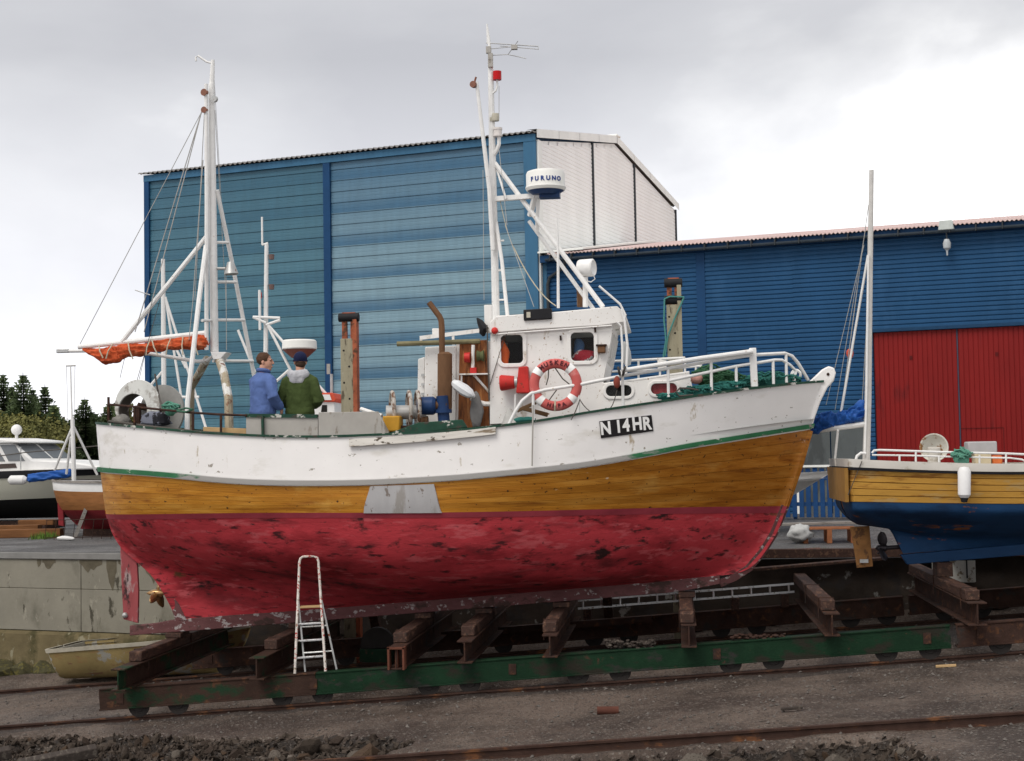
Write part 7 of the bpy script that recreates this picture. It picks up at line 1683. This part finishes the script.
for s_ in (-1, 1): HD.strip(MB(), -.08, .12, 36, 1, s_, .02, edge=.04).build('gunwale', dgrey, dg_, sharp=30)
for x in (-.7, .5):
    mb = MB(); mb.box((x, 0, .34), (.24, 1.02, .035)); mb.build('thwart', dgrey, dg_)
dg_.rotation_euler = (0, R(-2.5), R(-6)); dg_.scale = (1, 1, 1.15)

# ================================================================== trees and hillside at left
bark = mat('bark', (.05, .04, .032), .9, var=.3)
def leafm(name, c): 
    return mat(name, c, .8, var=.45, vscale=.9, stains=[((c[0]*.45, c[1]*.5, c[2]*.5), .52, .8, .12, (1, 1, 1)), ((c[0]*1.5, c[1]*1.4, c[2]*1.2), .63, 2.2, .1, (1, 1, 1))])
lm_spruce = leafm('spruce_needles', (.135, .180, .085)); lm_dark = leafm('dark_needles', (.115, .155, .075)); lm_olive = leafm('olive_leaves', (.145, .140, .046)); lm_pale = leafm('pale_twigs', (.15, .13, .09))
def spruce(base, h, r_, mt_, label, seed, dens=1.0):
    rs = random.Random(seed); t = empty('spruce_tree', base, label, 'tree', 'trees beyond the quay')
    mb = MB(); mb.tube([base, base + V(.05, 0, h * .6), base + V(0, 0, h)], [h * .02, h * .012, .015], 7); mb.build('trunk', bark, t)
    mb = MB(); z = h * .05
    while z < h * .985:
        f = 1 - z / h; rr = 1.55 * r_ * f * (.7 + .5 * rs.random()) + .03
        nb = max(5, int((13 * f + 6) * dens)); a0 = rs.uniform(0, 6.3)
        for k in range(nb):
            a = a0 + 6.283 * k / nb + rs.uniform(-.3, .3); L_ = rr * rs.uniform(.55, 1.2); d = V(math.cos(a), math.sin(a), 0); s_ = V(-d.y, d.x, 0)
            ns = max(3, int(L_ / .13))
            for i in range(ns):
                u = (i + .4) / ns; c = base + V(0, 0, z) + d * (L_ * u) + V(0, 0, -.35 * L_ * u * u + .12 * L_ * u)
                w = (.42 * (1.15 - u) * L_ ** .5 + .06) * min(1, .25 + 2.2 * f)
                for sg in (-1, 1):
                    tip = c + s_ * sg * w * rs.uniform(.6, 1.2) + d * w * rs.uniform(.2, .7) + V(0, 0, -rs.uniform(.0, .22) * w); b_ = c + d * rs.uniform(.10, .22)
                    mb.add([c - d * .04, b_, tip], [(0, 1, 2)])
                    mb.add([c, b_, c + V(rs.uniform(-.08, .08), rs.uniform(-.08, .08), -rs.uniform(.08, .25))], [(0, 1, 2)])
        z += .09 + .09 * f + .08 * rs.random()
    mb.smooth = False; mb.build('crown', mt_, t); return t
def broad(base, h, r_, mt_, label, seed, n=8000, leaf=.105):
    rs = random.Random(seed); t = empty('broadleaf_tree', base, label, 'tree', 'trees beyond the quay')
    mb = MB(); mb.tube([base, base + V(.1, 0, h * .35), base + V(-.05, 0, h * .6)], [.14, .11, .05], 7)
    cl = []
    for k in range(26):
        a = rs.uniform(0, 6.3); q_ = rs.random() ** .6; c = base + V(math.cos(a) * r_ * q_ * .8, math.sin(a) * r_ * q_ * .8, h * (.3 + .62 * rs.random() * (1.05 - .45 * q_))); cl.append((c, r_ * rs.uniform(.18, .40)))
        mb.tube([base + V(0, 0, h * .3), base.lerp(c, .5) + V(0, 0, h * .12), c], [.06, .04, .015], 5)
    mb.build('trunk', bark, t)
    mb = MB()
    for i in range(n):
        c, rr = rs.choice(cl); v = V(rs.gauss(0, 1), rs.gauss(0, 1), rs.gauss(0, .8)); v = v.normalized() * rr * rs.random() ** .4; p_ = c + v
        a = V(rs.gauss(0, 1), rs.gauss(0, 1), rs.gauss(0, 1)).normalized(); b_ = a.orthogonal().normalized(); s_ = leaf * rs.uniform(.5, 1.2); mb.add([p_ - a * s_, p_ + b_ * s_ * .6, p_ + a * s_, p_ - b_ * s_ * .6], [(0, 1, 2, 3)])
    mb.smooth = False; mb.build('crown', mt_, t); return t
def gz(x, y):   # hillside
    d = (Vector((x, y, 0)) - Q0).dot(QN); return .0 + 2.3 * sstep(30, 66, d) + 2.5 * sstep(80, 260, d)
def tb_(px, d): 
    q_ = PD(px, 470, d); return V(q_.x, q_.y, gz(q_.x, q_.y) - .05)
def htop(px, py, d): return PD(px, py, d).z - tb_(px, d).z
for i, (px, py, d, kind, rr, lab) in enumerate((
    (3, 373, 92, 's', 2.0, 'spruce at the left edge with a spiky top'),
    (23, 372, 88, 's', 2.1, 'tallest spruce left of the cabin cruiser radar'),
    (45, 384, 90, 's', 1.7, 'slender spruce with thin top right of the tallest spruce'),
    (12, 385, 96, 's', 1.9, 'dark spruce between the two tallest spruces'),
    (33, 388, 98, 's', 1.7, 'spruce behind the olive bush'),
    (54, 402, 84, 's', 1.6, 'short green spruce beside the small boat mast'),
    (85, 397, 95, 's', 2.0, 'conical dark spruce right of the small boat mast'),
    (95, 412, 104, 's', 1.7, 'dark spruce close to the fishing boat stern'),
    (22, 403, 80, 'o', 2.9, 'olive brown broadleaf tree above the cabin cruiser'),
    (42, 412, 82, 'o', 2.0, 'olive bush right of the larger olive tree'),
    (4, 412, 78, 'o', 2.2, 'dull olive bush at the left edge of the picture'),
    (66, 412, 125, 'p', 2.0, 'pale bare tree behind the small boat mast'),
    (99, 408, 118, 'p', 2.0, 'pale twiggy tree just left of the white stern'),
    (110, 402, 100, 's', 1.9, 'spruce glimpsed through the stern net hauler'),
    (-14, 380, 90, 's', 2.0, 'spruce partly outside the left edge'),
    (126, 400, 112, 'o', 2.2, 'dull green tree seen through the stern railing'))):
    b_ = tb_(px, d); h_ = htop(px, py, d)
    if kind == 's': spruce(b_, h_, rr, lm_spruce if i % 2 else lm_dark, lab, 40 + i)
    elif kind == 'o': broad(b_, h_, rr, lm_olive, lab, 40 + i)
    else: broad(b_, h_, rr, lm_pale, lab, 40 + i, 1500, .12)
field_m = mat('field_grass', (.10, .095, .025), .95, var=.35, vscale=.25, stains=[((.06, .07, .02), .5, .18, .2, (1, 1, 1)), ((.16, .12, .04), .6, .5, .15, (1, 1, 1))], bump=.4, bscale=2)
mb = MB(); cols = []
ss_ = [-160, -120, -90, -70, -55, -45, -36, -28, -20, -12, 0, 15, 40, 90, 200]; dd = [30, 34, 40, 48, 56, 66, 80, 100, 140, 200, 300, 500]
for s_ in ss_:
    for d in dd:
        p_ = Q0 + QD * s_ * (1 + d / 200) + QN * d; mb.v.append(V(p_.x, p_.y, gz(p_.x, p_.y) + .02 - (.3 if d == 30 else 0) + .10 * noise.noise(p_ * .08)))
n = len(dd); mb.f = [(i * n + j, (i + 1) * n + j, (i + 1) * n + j + 1, i * n + j + 1) for i in range(len(ss_) - 1) for j in range(n - 1)]
mb.build('hillside', field_m, kind='structure', sharp=180)
# broom-like scrub belt at the back of the quay
rs = random.Random(77); mb = MB()
for i in range(9000):
    px = rs.uniform(-20, 150); d = rs.uniform(50, 80); b_ = tb_(px, d); h_ = rs.uniform(.1, .4) * (1 + .4 * noise.noise(b_ * .3)); c = b_ + V(rs.gauss(0, .2), rs.gauss(0, .2), h_ * rs.random()); a = V(rs.gauss(0, 1), rs.gauss(0, 1), rs.gauss(.6, 1)).normalized(); o_ = a.orthogonal() * .05; mb.add([c - o_, c + o_, c + a * .2], [(0, 1, 2)])
mb.smooth = False; mb.build('scrub', leafm('yellow_scrub', (.12, .105, .03)), None, 'low yellow green scrub behind the boats at left', 'scrub', kind='stuff')
# ================================================================== two men on the after deck
skin = mat('skin', (.50, .27, .19), .55, var=.06)
def remesh(o, vox, it=4):
    m_ = o.modifiers.new('r', 'REMESH'); m_.mode = 'VOXEL'; m_.voxel_size = vox; m_.use_smooth_shade = True
    s_ = o.modifiers.new('s', 'SMOOTH'); s_.factor = .5; s_.iterations = it
def loft(mb, rings, n=16):
    """rings (centre, half width, half depth) stacked upwards"""
    vs = []
    for c, a, b in rings:
        for j in range(n):
            th = 2 * math.pi * j / n; vs.append(Vector(c) + V(a * math.cos(th), b * math.sin(th), 0))
    k = len(rings); mb.add(vs, [(i * n + j, i * n + (j + 1) % n, (i + 1) * n + (j + 1) % n, (i + 1) * n + j) for i in range(k - 1) for j in range(n)] + [tuple(reversed(range(n))), tuple((k - 1) * n + j for j in range(n))])
def hand(mb, w, d, up):
    """palm and five bent fingers; d points from wrist to knuckles, up away from the palm"""
    d = Vector(d).normalized(); up = Vector(up).normalized(); s_ = d.cross(up).normalized(); w = Vector(w)
    mb.tube([w, w + d * .045, w + d * .085], [(.026, .018), (.04, .02), (.042, .018)], 10, ref=up)
    for i, l in enumerate((.062, .072, .068, .054)):
        b = w + d * .08 + s_ * (-.030 + .02 * i); mb.tube([b, b + d * l * .5, b + d * l * .85 - up * l * .35, b + d * l * .8 - up * l * .75], [.0098, .0095, .009, .008], 7)
    b = w + d * .02 + s_ * -.03; mb.tube([b, b + d * .03 - s_ * .025, b + d * .062 - s_ * .026 - up * .012], [.012, .011, .009], 7)
def person(loc, rz, H_, label, top_m, leg_m, hair_m, headyaw, arms, cap=False, hood=None, seed=0, wide=1.06, hk=1.10):
    o = empty('person', loc, label, 'person', rz=rz, local=True)
    k = H_ / 1.80                       # figure faces -y in its own coordinates
    hc = V(0, -.04, 1.652) * k; HYR = Matrix.Rotation(headyaw, 3, 'Z')
    b = MB()
    for s_ in (-1, 1):                  # legs and feet
        b.tube([V(s_ * .095, .01, .93) * k, V(s_ * .105, -.01, .70) * k, V(s_ * .11, -.01, .50) * k, V(s_ * .112, .015, .30) * k, V(s_ * .115, .02, .08) * k], [(.088 * k, .095 * k), (.078 * k, .085 * k), (.056 * k, .06 * k), (.052 * k, .058 * k), (.036 * k, .04 * k)], 12)
        b.tube([V(s_ * .115, .05, .05) * k, V(s_ * .125, -.08, .04) * k, V(s_ * .13, -.19, .03) * k], [(.045, .045), (.05, .038), (.035, .022)], 10)
    loft(b, [(V(0, .01, z) * k, a * k, d * k) for z, a, d in ((.86, .165, .115), (.95, .172, .12), (1.05, .155, .11), (1.18, .165, .115), (1.32, .185, .12), (1.42, .175, .105), (1.47, .10, .075), (1.50, .062, .062))])
    b.tube([V(0, .01, 1.46) * k, V(0, 0, 1.54) * k, V(0, -.01, 1.60) * k], [.062 * k, .058 * k, .06 * k], 12)
    k0 = k; kh = k * hk
    def hp(x, y, z): return hc + HYR @ (V(x, y, z) * kh)
    for c, rad in ((hp(0, .012, .045), (.080 * kh, .098 * kh, .092 * kh)), (hp(0, -.02, -.02), (.070 * kh, .078 * kh, .095 * kh)), (hp(0, -.045, -.085), (.045 * kh, .045 * kh, .042 * kh))):
        b.ball(c, rad, 16, 12, HYR)
    b.tube([hp(0, -.098, .025), hp(0, -.118, -.012), hp(0, -.112, -.024)], [.010, .016, .014], 8); b.ball(hp(0, -.098, -.06), (.026, .012, .010), 8, 6, HYR); b.ball(hp(0, -.088, .035), (.055, .018, .012), 10, 6, HYR)
    for s_ in (-1, 1): b.ball(hp(s_ * .080, .012, 0), (.012, .024, .034), 8, 6, HYR)
    j = MB()
    loft(j, [(V(0, .01, z) * k, a * k * wide, d * k * wide) for z, a, d in ((.84, .20, .15), (.90, .215, .16), (1.0, .20, .15), (1.12, .20, .15), (1.25, .215, .155), (1.36, .22, .15), (1.43, .19, .125), (1.475, .115, .09), (1.50, .085, .08))], 20)
    for (el, wr, hd_, hu) in arms:
        s_ = 1 if el[0] > 0 else -1; sh_ = V(s_ * .195, .01, 1.372) * k; el, wr = Vector(el) * k, Vector(wr) * k
        b.tube([sh_, sh_.lerp(el, .5), el, el.lerp(wr, .5), wr], [.05 * k, .047 * k, .04 * k, .036 * k, .027 * k], 10)
        hand(b, wr, hd_, hu)
        wr2 = el.lerp(wr, .93)
        j.tube([V(s_ * .12, .01, 1.42) * k, sh_ + V(s_ * .005, 0, .0), sh_.lerp(el, .55), el, el.lerp(wr2, .5), wr2], [.07 * k * wide, .080 * k * wide, .078 * k * wide, .076 * k * wide, .070 * k * wide, .058 * k * wide], 14)
    bo = b.build('body', skin, o, sharp=180); remesh(bo, .009 * k, 3)
    # cloth folds
    for v in j.v: v += V(noise.noise(v * 9 + V(seed, 0, 0)), noise.noise(v * 9 + V(0, seed, 5)), 0) * .014
    jo = j.build('jacket', top_m, o, sharp=180); remesh(jo, .012 * k, 3)
    tx = bpy.data.textures.new('folds', 'CLOUDS'); tx.noise_scale = .17; tx.noise_type = 'HARD_NOISE'; tx.noise_depth = 2
    dm_ = jo.modifiers.new('folds', 'DISPLACE'); dm_.texture = tx; dm_.strength = .022; dm_.mid_level = .35; dm_.texture_coords = 'LOCAL'
    t_ = MB()
    for s_ in (-1, 1): t_.tube([V(s_ * .09, .01, .95) * k, V(s_ * .108, -.0, .70) * k, V(s_ * .112, 0, .5) * k, V(s_ * .115, .02, .09) * k], [(.112 * k, .12 * k), (.098 * k, .105 * k), (.082 * k, .088 * k), (.075 * k, .085 * k)], 14)
    loft(t_, [(V(0, .01, z) * k, a * k, d * k) for z, a, d in ((.84, .18, .13), (.92, .186, .136), (1.0, .178, .13))])
    to = t_.build('trousers', leg_m, o, sharp=180); remesh(to, .014 * k, 3)
    for s_ in (-1, 1):
        f = MB(); f.tube([V(s_ * .115, .075, .055) * k, V(s_ * .118, .03, .06) * k, V(s_ * .126, -.09, .05) * k, V(s_ * .132, -.205, .035) * k], [(.04, .045), (.052, .056), (.056, .046), (.03, .025)], 12); f.build('shoe', black, o)
    h_ = MB(); m0 = len(h_.v)
    if cap:
        h_.ball(hp(0, .012, .052), (.094 * kh, .112 * kh, .100 * kh), 20, 14, HYR); h_.v = [v if (HYR.inverted() @ (v - hc)).z > .012 * kh else v + V(0, 0, .012 * kh - (HYR.inverted() @ (v - hc)).z) for v in h_.v]
        co = h_.build('knit_cap', hair_m, o, sharp=180)
        e2 = MB(); e2.torus(hp(0, .012, .022), V(0, 0, 1), .094 * kh, .012, 24, 8); e2.build('cap_brim', hair_m, co)
        hr = MB(); hr.ball(hp(0, .05, -.02), (.07 * kh, .055 * kh, .06 * kh), 12, 9, HYR); hr.build('hair', mat('short_brown_hair', (.05, .03, .02), .8), o)
    else:
        h_.ball(hp(0, .022, .052), (.088 * kh, .103 * kh, .093 * kh), 34, 24, HYR); nv = []
        for v in h_.v:
            q_ = HYR.inverted() @ (v - hc)
            if q_.y < -.055 * kh: q_.z = max(q_.z, .075 * kh)         # fringe above the brow
            if q_.y > -.055 * kh and q_.z < -.05 * kh: q_.z = -.05 * kh
            nv.append(hc + HYR @ (q_ * (1 + .07 * noise.noise(q_ * 45) + .04 * noise.noise(q_ * 110))))
        h_.v = nv; h_.build('hair', hair_m, o, sharp=180)
        for s_ in (-1, 1):
            e_ = MB(); e_.ball(hp(s_ * .031, -.090, .020), (.011, .007, .006), 8, 6, HYR); e_.build('eye', mat('eye_dark', (.03, .02, .02), .3), o)
            e_ = MB(); e_.ball(hp(s_ * .032, -.098, .040), (.02, .006, .005), 8, 6, HYR); e_.build('eyebrow', hair_m, o)
        e_ = MB(); e_.ball(hp(0, -.105, -.060), (.022, .006, .006), 8, 6, HYR); e_.build('mouth', mat('lips', (.33, .12, .10), .5), o)
    if hood:
        q_ = MB(); q_.tube([V(-.12, -.03, 1.46) * k, V(-.125, .07, 1.48) * k, V(-.06, .135, 1.45) * k, V(0, .15, 1.43) * k, V(.06, .135, 1.45) * k, V(.125, .07, 1.48) * k, V(.12, -.03, 1.46) * k], [(.035, .05), (.045, .065), (.055, .085), (.055, .10), (.055, .085), (.045, .065), (.035, .05)], 12)
        q_.ball(V(0, .135, 1.40) * k, (.12 * k, .055 * k, .10 * k), 14, 10)
        for v in q_.v: v += V(noise.noise(v * 11), noise.noise(v * 11 + V(3, 0, 0)), noise.noise(v * 11 + V(0, 5, 0))) * .012
        ho = q_.build('hood', hood, o, sharp=180); remesh(ho, .012, 3)
    else:
        q_ = MB(); q_.torus(V(0, -.005, 1.525) * k, V(0, -.2, 1), .082 * k, .03 * k, 24, 8); q_.build('collar', top_m, o)
    return o
def cloth(name, c): return mat(name, c, .85, var=.22, vscale=5, bump=.5, bscale=26, stretch=(1, 1, .6))
DZ = sheer(-6) - .52
Ym1 = YB - .75
def deckz(x): return sheer(x) - .52 + .004
hx = P(263.5, 413, Ym1).x
ztop1 = P(263, 353, Ym1).z; Hm1 = (ztop1 - deckz(hx)) / 1.797 * 1.8
# facing right and slightly away, looking over his shoulder to the right; near hand at his pocket
person(V(hx, Ym1, deckz(hx)), R(142), Hm1, 'man in blue jacket with short brown hair, facing right', cloth('blue_jacket', (.085, .135, .31)), cloth('dark_trousers', (.07, .065, .045)), mat('brown_hair', (.075, .038, .022), .75, var=.3, vscale=30), R(-52),
       [((-.33, .07, 1.12), (-.27, -.13, .95), (.4, -.4, -.9), (-.8, -.3, .2)), ((.25, -.03, 1.12), (.18, -.2, .96), (-.4, -.4, -.9), (.8, -.3, .2))], seed=2, wide=1.12)
Ym2 = YB - .65; hx2 = P(300, 413, Ym2).x; ztop2 = P(299, 350.5, Ym2).z; Hm2 = (ztop2 - deckz(hx2)) / 1.83 * 1.8
person(V(hx2, Ym2, deckz(hx2)), R(176), Hm2, 'man in green hooded jacket and dark blue knit cap, seen from behind', cloth('green_jacket', (.050, .072, .022)), cloth('dark_trousers', (.07, .065, .045)), cloth('navy_cap', (.012, .016, .05)), R(20),
       [((-.30, .03, 1.08), (-.15, -.22, 1.0), (.7, -.9, -.1), (0, -.3, 1)), ((.30, .03, 1.08), (.15, -.22, 1.0), (-.7, -.9, -.1), (0, -.3, 1))], cap=True, hood=cloth('grey_hood', (.42, .42, .44)), seed=6)
